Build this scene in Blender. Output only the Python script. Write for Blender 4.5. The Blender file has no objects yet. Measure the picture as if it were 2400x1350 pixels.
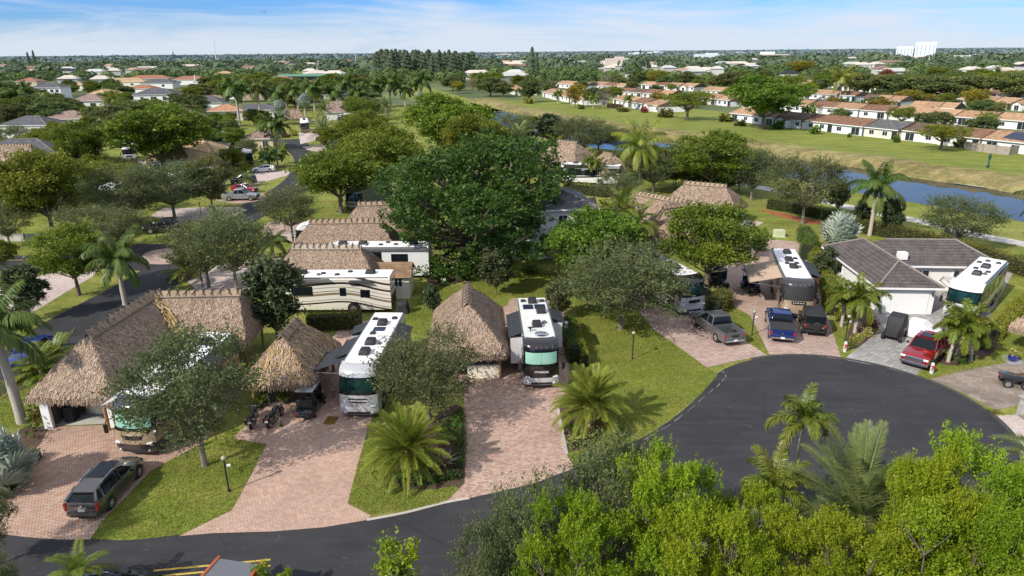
import bpy, bmesh, math, random
import numpy as np
from mathutils import Vector, Matrix
PI = math.pi
rad = math.radians
sc = bpy.context.scene
col = sc.collection
rng = np.random.default_rng(7)
random.seed(7)

# ------------------------------------------------------------------ camera
H, FPX, PITCH, ROLL = 23.0, 1600.0, rad(19.1), rad(-0.5)
def ray(px, py):
    u = (px-1200)/FPX; v = (py-675)/FPX
    c, s = math.cos(ROLL), math.sin(ROLL)
    u, v = u*c+v*s, -u*s+v*c
    return (u, math.cos(PITCH)-v*math.sin(PITCH), -math.sin(PITCH)-v*math.cos(PITCH))
def G(px, py, z=0.0):
    d = ray(px, py); t = (z-H)/d[2]
    return Vector((d[0]*t, d[1]*t, z))
def depth(p):
    return p[1]*math.cos(PITCH)-(p[2]-H)*math.sin(PITCH)
def height_at(p, py):
    """world height of the point straight above ground point p seen at row py"""
    lo, hi = 0.0, 60.0
    for _ in range(40):
        z = (lo+hi)/2
        dz = z-H
        dep = p[1]*math.cos(PITCH)-dz*math.sin(PITCH); up = p[1]*math.sin(PITCH)+dz*math.cos(PITCH)
        u, v = p[0]/dep, -up/dep
        c, s = math.cos(ROLL), math.sin(ROLL)
        yy = 675+(u*s+v*c)*FPX
        if yy > py: lo = z
        else: hi = z
    return lo
cam = bpy.data.cameras.new('camera'); camo = bpy.data.objects.new('camera', cam); col.objects.link(camo)
cam.sensor_width = 36; cam.lens = 36*FPX/2400; cam.clip_start = 0.5; cam.clip_end = 60000
camo.location = (0, 0, H)
camo.rotation_euler = (Matrix.Rotation(PI/2-PITCH, 3, 'X') @ Matrix.Rotation(ROLL, 3, 'Z')).to_euler()
sc.camera = camo
sc.view_settings.view_transform = 'Standard'; sc.view_settings.look = 'None'
sc.view_settings.exposure = 0; sc.view_settings.gamma = 1

# ------------------------------------------------------------------ node helpers
class NT:
    def __init__(s, name):
        s.m = bpy.data.materials.new(name); s.m.use_nodes = True
        s.t = s.m.node_tree; s.n = s.t.nodes; s.n.clear()
        s.out = s.n.new('ShaderNodeOutputMaterial')
    def add(s, typ, **kw):
        n = s.n.new('ShaderNode'+typ)
        for k, v in kw.items():
            if k in n.inputs: s.set(n.inputs[k], v)
            else: setattr(n, k, v)
        return n
    def set(s, inp, v):
        if hasattr(v, 'is_output') or isinstance(v, bpy.types.NodeSocket): s.t.links.new(v, inp)
        else: inp.default_value = v
    def math(s, op, a, b=0.0, c=None):
        n = s.n.new('ShaderNodeMath'); n.operation = op
        s.set(n.inputs[0], a); s.set(n.inputs[1], b)
        if c is not None: s.set(n.inputs[2], c)
        return n.outputs[0]
    def mix(s, fac, a, b, mode='MIX'):
        n = s.n.new('ShaderNodeMix'); n.data_type = 'RGBA'; n.blend_type = mode
        s.set(n.inputs[0], fac); s.set(n.inputs[6], C4(a) if isinstance(a, tuple) else a); s.set(n.inputs[7], C4(b) if isinstance(b, tuple) else b)
        return n.outputs[2]
    def ramp(s, fac, stops, interp='LINEAR'):
        n = s.n.new('ShaderNodeValToRGB'); cr = n.color_ramp; cr.interpolation = interp
        while len(cr.elements) < len(stops): cr.elements.new(0.5)
        for e, (p, c) in zip(cr.elements, stops):
            e.position = p; e.color = C4(c) if isinstance(c, tuple) else (c, c, c, 1)
        s.t.links.new(fac, n.inputs[0]); return n.outputs[0]
    def coord(s, kind='Object'):
        return s.n.new('ShaderNodeTexCoord').outputs[kind]
    def pos(s): return s.n.new('ShaderNodeNewGeometry').outputs['Position']
    def map(s, vec, scale=(1,1,1), rot=(0,0,0), loc=(0,0,0)):
        n = s.n.new('ShaderNodeMapping'); s.t.links.new(vec, n.inputs[0])
        n.inputs['Scale'].default_value = scale; n.inputs['Rotation'].default_value = rot; n.inputs['Location'].default_value = loc
        return n.outputs[0]
    def noise(s, vec, scale, detail=3, rough=.55, dist=0.0):
        n = s.add('TexNoise'); s.t.links.new(vec, n.inputs['Vector'])
        n.inputs['Scale'].default_value = scale; n.inputs['Detail'].default_value = detail
        n.inputs['Roughness'].default_value = rough; n.inputs['Distortion'].default_value = dist
        return n.outputs['Fac']
    def bsdf(s, color, rough=.6, metal=0.0, bump=None, bstr=.3, bdist=.02, **kw):
        b = s.n.new('ShaderNodeBsdfPrincipled')
        s.set(b.inputs['Base Color'], C4(color) if isinstance(color, tuple) else color)
        s.set(b.inputs['Roughness'], rough); s.set(b.inputs['Metallic'], metal)
        for k, v in kw.items(): s.set(b.inputs[k], v)
        if bump is not None:
            bn = s.n.new('ShaderNodeBump'); bn.inputs['Strength'].default_value = bstr; bn.inputs['Distance'].default_value = bdist
            s.t.links.new(bump, bn.inputs['Height']); s.t.links.new(bn.outputs[0], b.inputs['Normal'])
        return b.outputs[0]
    def done(s, sh):
        s.t.links.new(sh, s.out.inputs['Surface']); return s.m
def C4(c): return (c[0], c[1], c[2], 1.0)

def simple(name, c, rough=.6, metal=0.0, var=.25, scale=6.0, bump=0.0, coat=0.0, spec=None):
    t = NT(name); v = t.coord('Object')
    f = t.noise(v, scale, 4)
    g = t.noise(v, scale*.13, 2)
    fm = t.math('ADD', t.math('MULTIPLY', f, .6), t.math('MULTIPLY', g, .4))
    lo = tuple(max(0, x*(1-var)) for x in c); hi = tuple(min(1, x*(1+var)) for x in c)
    base = t.ramp(fm, [(.3, lo), (.7, hi)])
    kw = {}
    if coat: kw['Coat Weight'] = coat; kw['Coat Roughness'] = .05
    if spec is not None: kw['Specular IOR Level'] = spec
    rr = t.ramp(f, [(.2, max(0, rough-.08)), (.8, min(1, rough+.08))])
    return t.done(t.bsdf(base, rr, metal, bump=f if bump else None, bstr=bump, **kw))

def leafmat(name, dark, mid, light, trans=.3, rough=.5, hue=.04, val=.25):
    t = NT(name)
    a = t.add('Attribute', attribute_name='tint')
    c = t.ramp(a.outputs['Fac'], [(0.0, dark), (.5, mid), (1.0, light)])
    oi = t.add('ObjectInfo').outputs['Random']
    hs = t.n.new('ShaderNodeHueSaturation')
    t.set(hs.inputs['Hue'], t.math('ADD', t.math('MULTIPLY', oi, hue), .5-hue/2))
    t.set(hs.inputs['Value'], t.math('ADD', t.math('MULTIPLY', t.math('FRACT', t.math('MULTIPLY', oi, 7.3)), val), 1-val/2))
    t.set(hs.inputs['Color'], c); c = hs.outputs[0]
    b = t.bsdf(c, rough, 0.0, **{'Specular IOR Level': .35})
    tr = t.n.new('ShaderNodeBsdfTranslucent'); t.set(tr.inputs['Color'], c)
    mx = t.n.new('ShaderNodeMixShader'); mx.inputs[0].default_value = trans
    t.t.links.new(b, mx.inputs[1]); t.t.links.new(tr.outputs[0], mx.inputs[2])
    return t.done(mx.outputs[0])

# ------------------------------------------------------------------ object helpers
def tag(o, label=None, cat=None, group=None, kind=None):
    if label: o['label'] = label
    if cat: o['category'] = cat
    if group: o['group'] = group
    if kind: o['kind'] = kind
    return o
def empty(name, loc, rz=0.0, scale=1.0):
    o = bpy.data.objects.new(name, None); col.objects.link(o)
    o.location = loc; o.rotation_euler = (0, 0, rz); o.scale = (scale,)*3 if not isinstance(scale, tuple) else scale
    o.empty_display_size = .3
    return o
def thing(name, label, cat, loc, rz=0.0, group=None, scale=1.0):
    return tag(empty(name, loc, rz, scale), label, cat, group)
def link(name, me, parent=None):
    o = bpy.data.objects.new(name, me); col.objects.link(o)
    if parent is not None: o.parent = parent
    return o
def kids(o): return [c for c in bpy.data.objects if c.parent == o]
KIDS = {}
def copy_tree(o, parent=None):
    c = o.copy(); col.objects.link(c)
    if parent is not None: c.parent = parent
    for ch in list(o.children): copy_tree(ch, c)
    return c

class MB:
    """collects simple solids and makes ONE mesh object of them"""
    def __init__(s): s.v = []; s.f = []; s.mi = []; s.cur = 0
    def pts(s, P, F, M=None):
        b = len(s.v)
        for p in P:
            p = Vector(p)
            if M is not None: p = M @ p
            s.v.append(tuple(p))
        for f in F: s.f.append(tuple(i+b for i in f)); s.mi.append(s.cur)
        return s
    def box(s, c, d, rz=0.0, M=None, taper=1.0, tapy=None):
        x, y, z = d[0]/2, d[1]/2, d[2]/2
        ty = taper if tapy is None else tapy
        P = [(-x,-y,-z),(x,-y,-z),(x,y,-z),(-x,y,-z),(-x*taper,-y*ty,z),(x*taper,-y*ty,z),(x*taper,y*ty,z),(-x*taper,y*ty,z)]
        T = Matrix.Translation(c) @ Matrix.Rotation(rz, 4, 'Z')
        if M is not None: T = M @ T
        return s.pts(P, [(3,2,1,0),(4,5,6,7),(0,1,5,4),(1,2,6,5),(2,3,7,6),(3,0,4,7)], T)
    def prism(s, poly, a, b, axis='Z'):
        n = len(poly)
        def mk(p, h):
            return (p[0], p[1], h) if axis == 'Z' else ((h, p[0], p[1]) if axis == 'X' else (p[0], h, p[1]))
        P = [mk(p, a) for p in poly]+[mk(p, b) for p in poly]
        F = [tuple(range(n-1, -1, -1)), tuple(range(n, 2*n))]+[(i, (i+1) % n, n+(i+1) % n, n+i) for i in range(n)]
        return s.pts(P, F)
    def tube(s, P, R, n=8, cap=True):
        P = [Vector(p) for p in P]
        if not hasattr(R, '__len__'): R = [R]*len(P)
        V = []; 
        for i, p in enumerate(P):
            d = (P[min(i+1, len(P)-1)]-P[max(i-1, 0)])
            if d.length < 1e-9: d = Vector((0, 0, 1))
            d.normalize()
            a = d.orthogonal().normalized() if abs(d.z) < .99 else Vector((1, 0, 0))
            if abs(d.z) < .99:
                a = d.cross(Vector((0, 0, 1))).normalized()
            b = d.cross(a)
            for k in range(n):
                t = 2*PI*k/n
                V.append(p+(a*math.cos(t)+b*math.sin(t))*R[i])
        F = []
        for i in range(len(P)-1):
            for k in range(n):
                F.append((i*n+k, i*n+(k+1) % n, (i+1)*n+(k+1) % n, (i+1)*n+k))
        if cap:
            F.append(tuple(range(n-1, -1, -1))); F.append(tuple((len(P)-1)*n+k for k in range(n)))
        return s.pts(V, F)
    def cyl(s, p0, p1, r, n=12, r1=None): return s.tube([p0, p1], [r, r if r1 is None else r1], n)
    def ball(s, c, r, n=10, m=6, sq=(1,1,1)):
        V = [(c[0], c[1], c[2]-r*sq[2])]
        for j in range(1, m):
            t = -PI/2+PI*j/m
            for k in range(n):
                a = 2*PI*k/n
                V.append((c[0]+r*sq[0]*math.cos(t)*math.cos(a), c[1]+r*sq[1]*math.cos(t)*math.sin(a), c[2]+r*sq[2]*math.sin(t)))
        V.append((c[0], c[1], c[2]+r*sq[2])); L = len(V)-1
        F = [(0, 1+(k+1) % n, 1+k) for k in range(n)]
        for j in range(m-2):
            for k in range(n): F.append((1+j*n+k, 1+j*n+(k+1) % n, 1+(j+1)*n+(k+1) % n, 1+(j+1)*n+k))
        F += [(L, 1+(m-2)*n+k, 1+(m-2)*n+(k+1) % n) for k in range(n)]
        return s.pts(V, F)
    def build(s, name, mats, parent=None, bevel=0.0, smooth=False, seg=2, up=False):
        me = bpy.data.meshes.new(name); me.from_pydata(s.v, [], s.f)
        if not isinstance(mats, (list, tuple)): mats = [mats]
        for m in mats: me.materials.append(m)
        me.polygons.foreach_set('material_index', s.mi)
        bm = bmesh.new(); bm.from_mesh(me)
        if bevel:
            es = [e for e in bm.edges if len(e.link_faces) == 2 and e.calc_face_angle(0) > .45]
            bmesh.ops.bevel(bm, geom=es, offset=bevel, segments=seg, affect='EDGES', profile=.6, clamp_overlap=True)
        bmesh.ops.recalc_face_normals(bm, faces=bm.faces)
        if up:
            bm.normal_update(); bmesh.ops.reverse_faces(bm, faces=[f for f in bm.faces if f.normal.z < 0])
        bm.to_mesh(me); bm.free()
        if smooth:
            me.polygons.foreach_set('use_smooth', [True]*len(me.polygons))
            if hasattr(me, 'set_sharp_from_angle'): me.set_sharp_from_angle(angle=rad(40))
        return link(name, me, parent)

def soup_mesh(name, Q, tint, m, extra=None):
    """Q: (N,4,3) quads -> one mesh with a per-face 'tint'"""
    Q = np.asarray(Q, np.float32); N = len(Q)
    me = bpy.data.meshes.new(name)
    me.vertices.add(4*N); me.vertices.foreach_set('co', Q.reshape(-1))
    me.loops.add(4*N); me.loops.foreach_set('vertex_index', np.arange(4*N, dtype=np.int32))
    me.polygons.add(N); me.polygons.foreach_set('loop_start', np.arange(0, 4*N, 4, dtype=np.int32))
    me.polygons.foreach_set('loop_total', np.full(N, 4, np.int32))
    a = me.attributes.new('tint', 'FLOAT', 'FACE'); a.data.foreach_set('value', np.clip(tint, 0, 1).astype(np.float32))
    me.materials.append(m); me.update(); me.validate()
    return me

def text_mesh(s, size, name, mat, parent, loc, rot, extrude=.01, sx=1.0, align='CENTER', bold=0.0):
    cu = bpy.data.curves.new(name, 'FONT'); cu.body = s; cu.size = size; cu.extrude = extrude; cu.align_x = align; cu.align_y = 'CENTER'
    cu.offset = bold
    tmp = bpy.data.objects.new('tmp', cu); col.objects.link(tmp)
    dg = bpy.context.evaluated_depsgraph_get(); dg.update()
    me = bpy.data.meshes.new_from_object(tmp.evaluated_get(dg)); me.name = name
    bpy.data.objects.remove(tmp); bpy.data.curves.remove(cu)
    me.materials.clear(); me.materials.append(mat)
    o = link(name, me, parent); o.location = loc; o.rotation_euler = rot; o.scale = (sx, 1, 1)
    return o

# ------------------------------------------------------------------ sun and sky
SUN_AZ, SUN_EL = rad(220), rad(37)     # direction the sun stands in, seen from the ground (x,y plane)
S = Vector((math.cos(SUN_AZ)*math.cos(SUN_EL), math.sin(SUN_AZ)*math.cos(SUN_EL), math.sin(SUN_EL)))
ld = bpy.data.lights.new('sun', 'SUN'); ld.energy = 5.0; ld.angle = rad(.55); ld.color = (1, .94, .83)
lo = bpy.data.objects.new('sun', ld); col.objects.link(lo); lo.location = (0, 0, 80)
lo.rotation_euler = S.to_track_quat('Z', 'Y').to_euler()
w = bpy.data.worlds.new('World'); sc.world = w; w.use_nodes = True
wt = w.node_tree; wn = wt.nodes; wn.clear()
wo = wn.new('ShaderNodeOutputWorld'); bg = wn.new('ShaderNodeBackground'); bg.inputs[1].default_value = .15
sky = wn.new('ShaderNodeTexSky'); sky.sky_type = 'NISHITA'; sky.sun_disc = False
sky.sun_elevation = SUN_EL; sky.sun_rotation = PI/2-SUN_AZ   # rotation 0 = +Y, clockwise
sky.air_density = 1.0; sky.dust_density = .1; sky.ozone_density = 4.0; sky.altitude = 20
# thin high cloud, streaked across the sky
tc = wn.new('ShaderNodeTexCoord'); sep = wn.new('ShaderNodeSeparateXYZ'); wt.links.new(tc.outputs['Generated'], sep.inputs[0])
def wm(op, a, b=0.0):
    n = wn.new('ShaderNodeMath'); n.operation = op
    for i, v in enumerate((a, b)):
        if isinstance(v, (int, float)): n.inputs[i].default_value = v
        else: wt.links.new(v, n.inputs[i])
    return n.outputs[0]
cb = wn.new('ShaderNodeCombineXYZ'); wt.links.new(sep.outputs[0], cb.inputs[0]); wt.links.new(sep.outputs[1], cb.inputs[1])
wt.links.new(wm('ADD', wm('MULTIPLY', sep.outputs[2], 9.0), wm('MULTIPLY', sep.outputs[0], .22)), cb.inputs[2])
def wnoise(scale, detail, dist, off):
    mp = wn.new('ShaderNodeMapping'); wt.links.new(cb.outputs[0], mp.inputs[0]); mp.inputs['Location'].default_value = off
    n = wn.new('ShaderNodeTexNoise'); wt.links.new(mp.outputs[0], n.inputs[0]); n.inputs['Scale'].default_value = scale
    n.inputs['Detail'].default_value = detail; n.inputs['Distortion'].default_value = dist; n.inputs['Roughness'].default_value = .6
    return n.outputs[0]
n1 = wnoise(4.2, 8, .7, (1.3, 0, .35)); n2 = wnoise(1.7, 4, .4, (0, 2, .1))
hz = wn.new('ShaderNodeMapRange'); wt.links.new(sep.outputs[2], hz.inputs[0]); hz.inputs[1].default_value = 0; hz.inputs[2].default_value = .075; hz.inputs[3].default_value = .17; hz.inputs[4].default_value = -.03
cr = wn.new('ShaderNodeValToRGB'); cr.color_ramp.elements[0].position = .44; cr.color_ramp.elements[1].position = .70
wt.links.new(wm('ADD', wm('ADD', wm('MULTIPLY', n1, .6), wm('MULTIPLY', n2, .42)), hz.outputs[0]), cr.inputs[0])
mixc = wn.new('ShaderNodeMix'); mixc.data_type = 'RGBA'
wt.links.new(wm('MULTIPLY', cr.outputs[0], .9), mixc.inputs[0]); 
# pull the clear sky towards the pale blue of the photograph
tintn = wn.new('ShaderNodeMix'); tintn.data_type = 'RGBA'; tintn.blend_type = 'MULTIPLY'; tintn.inputs[0].default_value = 1.0
wt.links.new(sky.outputs[0], tintn.inputs[6]); tn2 = wn.new('ShaderNodeMix'); tn2.data_type = 'RGBA'; tn2.inputs[6].default_value = (.33, .56, 1.0, 1); tn2.inputs[7].default_value = (.66, .74, .90, 1)
tm = wn.new('ShaderNodeMapRange'); wt.links.new(sep.outputs[2], tm.inputs[0]); tm.inputs[1].default_value = .085; tm.inputs[2].default_value = .2; wt.links.new(tm.outputs[0], tn2.inputs[0]); wt.links.new(tn2.outputs[2], tintn.inputs[7])
wt.links.new(tintn.outputs[2], mixc.inputs[6]); mixc.inputs[7].default_value = (4.9, 5.35, 6.1, 1)
# bright layer added overhead, out of frame, to fill the shadows with light
fill_veil = wn.new('ShaderNodeMapRange'); wt.links.new(sep.outputs[2], fill_veil.inputs[0]); fill_veil.inputs[1].default_value = .10; fill_veil.inputs[2].default_value = .75; fill_veil.inputs[3].default_value = 0; fill_veil.inputs[4].default_value = .40
mixv = wn.new('ShaderNodeMix'); mixv.data_type = 'RGBA'; wt.links.new(fill_veil.outputs[0], mixv.inputs[0]); wt.links.new(mixc.outputs[2], mixv.inputs[6]); mixv.inputs[7].default_value = (9.5, 9.3, 9.0, 1)
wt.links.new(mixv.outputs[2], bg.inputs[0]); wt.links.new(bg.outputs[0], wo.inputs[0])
# ------------------------------------------------------------------ materials
M = {}
def grass_mat(name, g1, g2, dry, dryamt):
    t = NT(name); p = t.pos()
    big = t.noise(p, .05, 3); mid = t.noise(p, .45, 4, .6); fine = t.noise(t.map(p, (1, 1, 1)), 7.0, 4, .75); f2 = t.noise(p, 2.2, 3, .7)
    a = t.mix(t.ramp(fine, [(.32, 0), (.68, 1)]), g1, g2)
    a = t.mix(t.math('MULTIPLY', t.ramp(mid, [(.45, 0), (.72, 1)]), dryamt), a, dry)
    a = t.mix(t.math('MULTIPLY', t.ramp(big, [(.4, 0), (.65, 1)]), dryamt*.6), a, (dry[0]*.9, dry[1]*1.05, dry[2]))
    pt = t.noise(t.map(p, (.25, 1.0, 1), (0, 0, rad(63))), .35, 4, .65)
    a = t.mix(1.0, a, t.ramp(pt, [(.3, .74), (.7, 1.22)]), 'MULTIPLY')
    dk = t.ramp(f2, [(.25, .62), (.6, 1.12)])
    a = t.mix(1.0, a, dk, 'MULTIPLY')
    return t.done(t.bsdf(a, .9, 0, bump=fine, bstr=.7, bdist=.08, **{'Specular IOR Level': .15}))
M['grass'] = grass_mat('lawn_grass', (.10, .15, .018), (.22, .255, .045), (.34, .285, .09), .7)
M['meadow'] = grass_mat('meadow_grass', (.13, .175, .022), (.23, .265, .05), (.33, .30, .09), .5)
M['bank'] = grass_mat('bank_dry_grass', (.10, .10, .03), (.23, .195, .075), (.36, .27, .13), .9)
def ground_mat():
    t = NT('far_ground'); p = t.pos()
    a = t.mix(t.ramp(t.noise(p, .02, 4), [(.4, 0), (.6, 1)]), (.07, .10, .03), (.14, .165, .05))
    return t.done(t.bsdf(a, .95, 0))
M['ground'] = ground_mat()
def asphalt():
    t = NT('asphalt'); p = t.pos()
    f = t.noise(p, 25, 3, .7); b = t.noise(p, .22, 4); c = t.noise(t.map(p, (.5, 3, 1), (0, 0, .35)), .5, 3)
    a = t.mix(t.ramp(b, [(.3, 0), (.7, 1)]), (.027, .027, .031), (.046, .0455, .050))
    a = t.mix(t.math('MULTIPLY', t.ramp(f, [(.66, 0), (.76, 1)]), .55), a, (.13, .13, .13))
    a = t.mix(t.math('MULTIPLY', t.ramp(c, [(.48, 0), (.72, 1)]), .5), a, (.06, .059, .061))
    # pale scuffs and hairline cracks
    s = t.noise(p, 1.3, 6, .7, 1.5)
    a = t.mix(t.math('MULTIPLY', t.ramp(s, [(.62, 0), (.70, 1)]), .45), a, (.14, .137, .135))
    vz = t.add('TexVoronoi', feature='DISTANCE_TO_EDGE'); t.set(vz.inputs['Vector'], t.map(p, (1, 1, 1))); vz.inputs['Scale'].default_value = .12
    cr = t.ramp(vz.outputs[0], [(0.0, 1), (.004, 0)])
    a = t.mix(t.math('MULTIPLY', cr, .6), a, (.018, .018, .018))
    return t.done(t.bsdf(a, .82, 0, bump=f, bstr=.25, bdist=.01, **{'Specular IOR Level': .3}))
M['asphalt'] = asphalt()
def pavers(name, cols, mortar, rot, bw=.24, bh=.12, stain=.2, mort=.013):
    t = NT(name); p = t.map(t.pos(), (1, 1, 1), (0, 0, rot))
    b = t.add('TexBrick'); t.set(b.inputs['Vector'], p)
    b.inputs['Scale'].default_value = 1; b.inputs['Brick Width'].default_value = bw; b.inputs['Row Height'].default_value = bh
    b.inputs['Mortar Size'].default_value = mort; b.inputs['Color1'].default_value = (0, 0, 0, 1); b.inputs['Color2'].default_value = (1, 1, 1, 1)
    b.inputs['Mortar'].default_value = (.5, .5, .5, 1); b.inputs['Bias'].default_value = 0
    # one colour per brick
    c = t.ramp(b.outputs['Color'], [(0.0, cols[0]), (.5, cols[1]), (1.0, cols[2])])
    n = t.noise(p, .35, 5, .6); n2 = t.noise(p, 3.0, 3)
    c = t.mix(1.0, c, t.ramp(n, [(.3, 1-stain), (.65, 1.06)]), 'MULTIPLY')
    c = t.mix(1.0, c, t.ramp(n2, [(.3, .88), (.7, 1.08)]), 'MULTIPLY')
    c = t.mix(b.outputs['Fac'], c, mortar)
    return t.done(t.bsdf(c, .85, 0, bump=t.math('SUBTRACT', 1.0, b.outputs['Fac']), bstr=.4, bdist=.01, **{'Specular IOR Level': .25}))
RED = [(.47, .30, .22), (.53, .365, .28), (.58, .42, .335)]
PINK = [(.48, .325, .245), (.54, .385, .30), (.59, .44, .35)]
BLEND = [(.38, .235, .19), (.50, .345, .275), (.58, .44, .345)]
GREY = [(.30, .29, .28), (.38, .37, .355), (.45, .44, .42)]
M['pave_red'] = pavers('pavers_red', RED, (.20, .12, .09), rad(-30), .30, .15, .2, .014)
M['pave_pink'] = pavers('pavers_pink', PINK, (.33, .19, .16), rad(20))
M['pave_blend'] = pavers('pavers_blend', BLEND, (.30, .20, .16), rad(-8), .22, .15)
M['pave_tan'] = pavers('pavers_tan', [(.41, .285, .235), (.48, .35, .295), (.54, .41, .355)], (.24, .17, .14), rad(5), .4, .25, .2, .02)
M['pave_grey'] = pavers('pavers_grey', GREY, (.18, .17, .16), rad(12), .4, .28, .2, .022)
M['pave_stamp'] = pavers('stamped_concrete', [(.25, .20, .165), (.31, .25, .205), (.36, .30, .25)], (.2, .16, .13), rad(30), .7, .45, .45)
M['pave_light'] = pavers('pavers_light', [(.52, .42, .38), (.58, .48, .44), (.62, .53, .49)], (.4, .31, .27), rad(-10), .3, .2)
M['concrete'] = simple('concrete', (.45, .43, .39), .85, 0, .2, 1.2, .15)
M['path'] = simple('path_concrete', (.50, .48, .44), .85, 0, .18, .8, .1)
M['crackline'] = simple('crack_filler', (.20, .19, .18), .85, 0, .4, 5)
M['curb'] = simple('curb', (.46, .41, .37), .85, 0, .2, 3)
M['mulch'] = simple('mulch', (.085, .05, .035), .95, 0, .5, 9, .8)
M['mulch_red'] = simple('mulch_red', (.32, .10, .04), .95, 0, .35, 9, .8)
M['gravel'] = simple('gravel', (.30, .30, .32), .95, 0, .5, 18, .8)
M['linepaint'] = simple('line_paint', (.62, .56, .46), .8, 0, .35, 5)
M['yellow'] = simple('yellow_paint', (.52, .36, .07), .8, 0, .3, 5)
def water():
    t = NT('canal_water'); p = t.pos()
    n = t.noise(t.map(p, (1, 1, 1), (0, 0, rad(27))), 1.3, 3)
    b = t.bsdf((.02, .028, .034), .04, 0, bump=n, bstr=.05, bdist=.05, IOR=1.27)
    return t.done(b)
M['water'] = water()

# foliage
M['oak'] = leafmat('oak_leaves', (.06, .085, .028), (.115, .145, .052), (.20, .22, .085), .35, hue=.03)
M['oak_warm'] = leafmat('oak_leaves_warm', (.065, .08, .024), (.13, .135, .04), (.22, .19, .06), .35)
M['lime'] = leafmat('lime_leaves', (.075, .14, .005), (.205, .30, .012), (.39, .45, .03), .45, hue=.03, val=.2)
M['bright'] = leafmat('bright_leaves', (.06, .115, .012), (.13, .20, .018), (.24, .30, .03), .38)
M['ficus'] = leafmat('ficus_leaves', (.03, .075, .012), (.065, .135, .02), (.135, .21, .035), .35, .45, hue=.01, val=.1)
M['magnolia'] = leafmat('magnolia_leaves', (.028, .045, .02), (.062, .09, .034), (.16, .17, .075), .22, .38)
M['olive'] = leafmat('olive_leaves', (.075, .11, .010), (.155, .195, .018), (.27, .29, .032), .38)
M['far1'] = leafmat('wood_leaves', (.058, .088, .028), (.115, .152, .045), (.215, .24, .068), .3, .7, hue=.06, val=.4)
M['far2'] = leafmat('distant_leaves_hazed', (.075, .11, .065), (.12, .165, .09), (.18, .215, .115), .2, .8, hue=.04, val=.3)  # aerial haze is mixed into this leaf colour
M['far3'] = leafmat('horizon_leaves_hazed', (.13, .185, .20), (.165, .22, .23), (.20, .255, .25), .1, .9, hue=.03, val=.2)  # paler and bluer: thicker haze put into the leaf colour
M['pine'] = leafmat('pine_needles', (.09, .125, .08), (.14, .185, .11), (.20, .25, .145), .4, .7)
M['dry'] = leafmat('bare_twigs', (.12, .085, .06), (.19, .14, .10), (.26, .20, .15), .1)
M['rust'] = leafmat('rust_leaves', (.10, .035, .02), (.17, .06, .035), (.22, .10, .05), .2)
M['yellowtree'] = leafmat('yellow_leaves', (.13, .12, .012), (.25, .215, .02), (.36, .30, .035), .25)
M['date'] = leafmat('date_fronds', (.09, .145, .018), (.19, .25, .032), (.37, .385, .065), .35, hue=.02)
M['date_grey'] = leafmat('date_fronds_grey', (.085, .135, .045), (.155, .21, .07), (.31, .33, .12), .35, hue=.02)
M['royal'] = leafmat('royal_fronds', (.035, .08, .016), (.075, .14, .026), (.19, .22, .05), .32, .4)
M['foxtail'] = leafmat('foxtail_fronds', (.06, .11, .012), (.12, .175, .02), (.26, .27, .04), .25, .42)
M['silver'] = leafmat('silver_fronds', (.19, .25, .20), (.38, .45, .37), (.58, .62, .52), .3, .5, hue=.01, val=.1)
M['hedge'] = leafmat('hedge_leaves', (.045, .08, .012), (.09, .145, .022), (.18, .22, .04), .3)
M['hedge_lime'] = leafmat('hedge_leaves_lime', (.09, .12, .012), (.19, .215, .02), (.30, .30, .04), .25)
M['hedge_olive'] = leafmat('hedge_leaves_olive', (.065, .08, .014), (.13, .135, .024), (.23, .20, .045), .3)
M['croton'] = leafmat('croton_leaves', (.16, .17, .03), (.34, .34, .07), (.50, .48, .16), .2)
M['redplant'] = leafmat('red_leaves', (.10, .02, .015), (.20, .035, .025), (.33, .09, .04), .2)
M['cover'] = leafmat('ground_cover', (.03, .08, .008), (.07, .15, .014), (.13, .21, .025), .2)
M['hedgecore'] = simple('hedge_core', (.014, .02, .006), .95)
M['bark'] = simple('bark', (.17, .13, .10), .95, 0, .35, 7, .6)
M['bark_pale'] = simple('bark_pale', (.20, .17, .14), .95, 0, .3, 6, .5)
M['palm_grey'] = simple('palm_trunk_grey', (.42, .37, .31), .9, 0, .18, 5, .3)
M['crownshaft'] = simple('crownshaft', (.17, .21, .045), .5, 0, .2, 3)
M['frond_stem'] = simple('frond_stem', (.27, .25, .09), .6, 0, .2, 4)
def pineapple():
    t = NT('pineapple_trunk'); v = t.coord('Object')
    b = t.add('TexVoronoi'); t.set(b.inputs['Vector'], v); b.inputs['Scale'].default_value = 6.5
    c = t.ramp(b.outputs['Distance'], [(.1, (.62, .50, .32)), (.45, (.36, .25, .13)), (.75, (.14, .09, .05))])
    return t.done(t.bsdf(c, .9, 0, bump=b.outputs['Distance'], bstr=.8, bdist=.06))
M['pineapple'] = pineapple()

# thatch
def thatch(name, cols):
    t = NT(name); a = t.add('Attribute', attribute_name='tint'); p = t.coord('Object')
    n = t.noise(p, .9, 4)
    f = t.math('ADD', t.math('MULTIPLY', a.outputs['Fac'], .7), t.math('MULTIPLY', n, .3))
    c = t.ramp(f, [(.12, cols[0]), (.42, cols[1]), (.66, cols[2]), (.9, cols[3])])
    return t.done(t.bsdf(c, .9, 0, **{'Specular IOR Level': .2}))
M['thatch'] = thatch('thatch', [(.13, .085, .058), (.30, .212, .155), (.44, .332, .25), (.61, .485, .375)])
M['thatch_tan'] = thatch('thatch_fresh', [(.22, .13, .05), (.42, .28, .12), (.56, .39, .19), (.66, .50, .28)])
M['thatch_under'] = simple('thatch_under', (.07, .05, .04), .95, 0, .3, 4)
M['ridge_tan'] = simple('ridge_thatch', (.31, .225, .15), .85, 0, .4, 3, .4)
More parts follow.
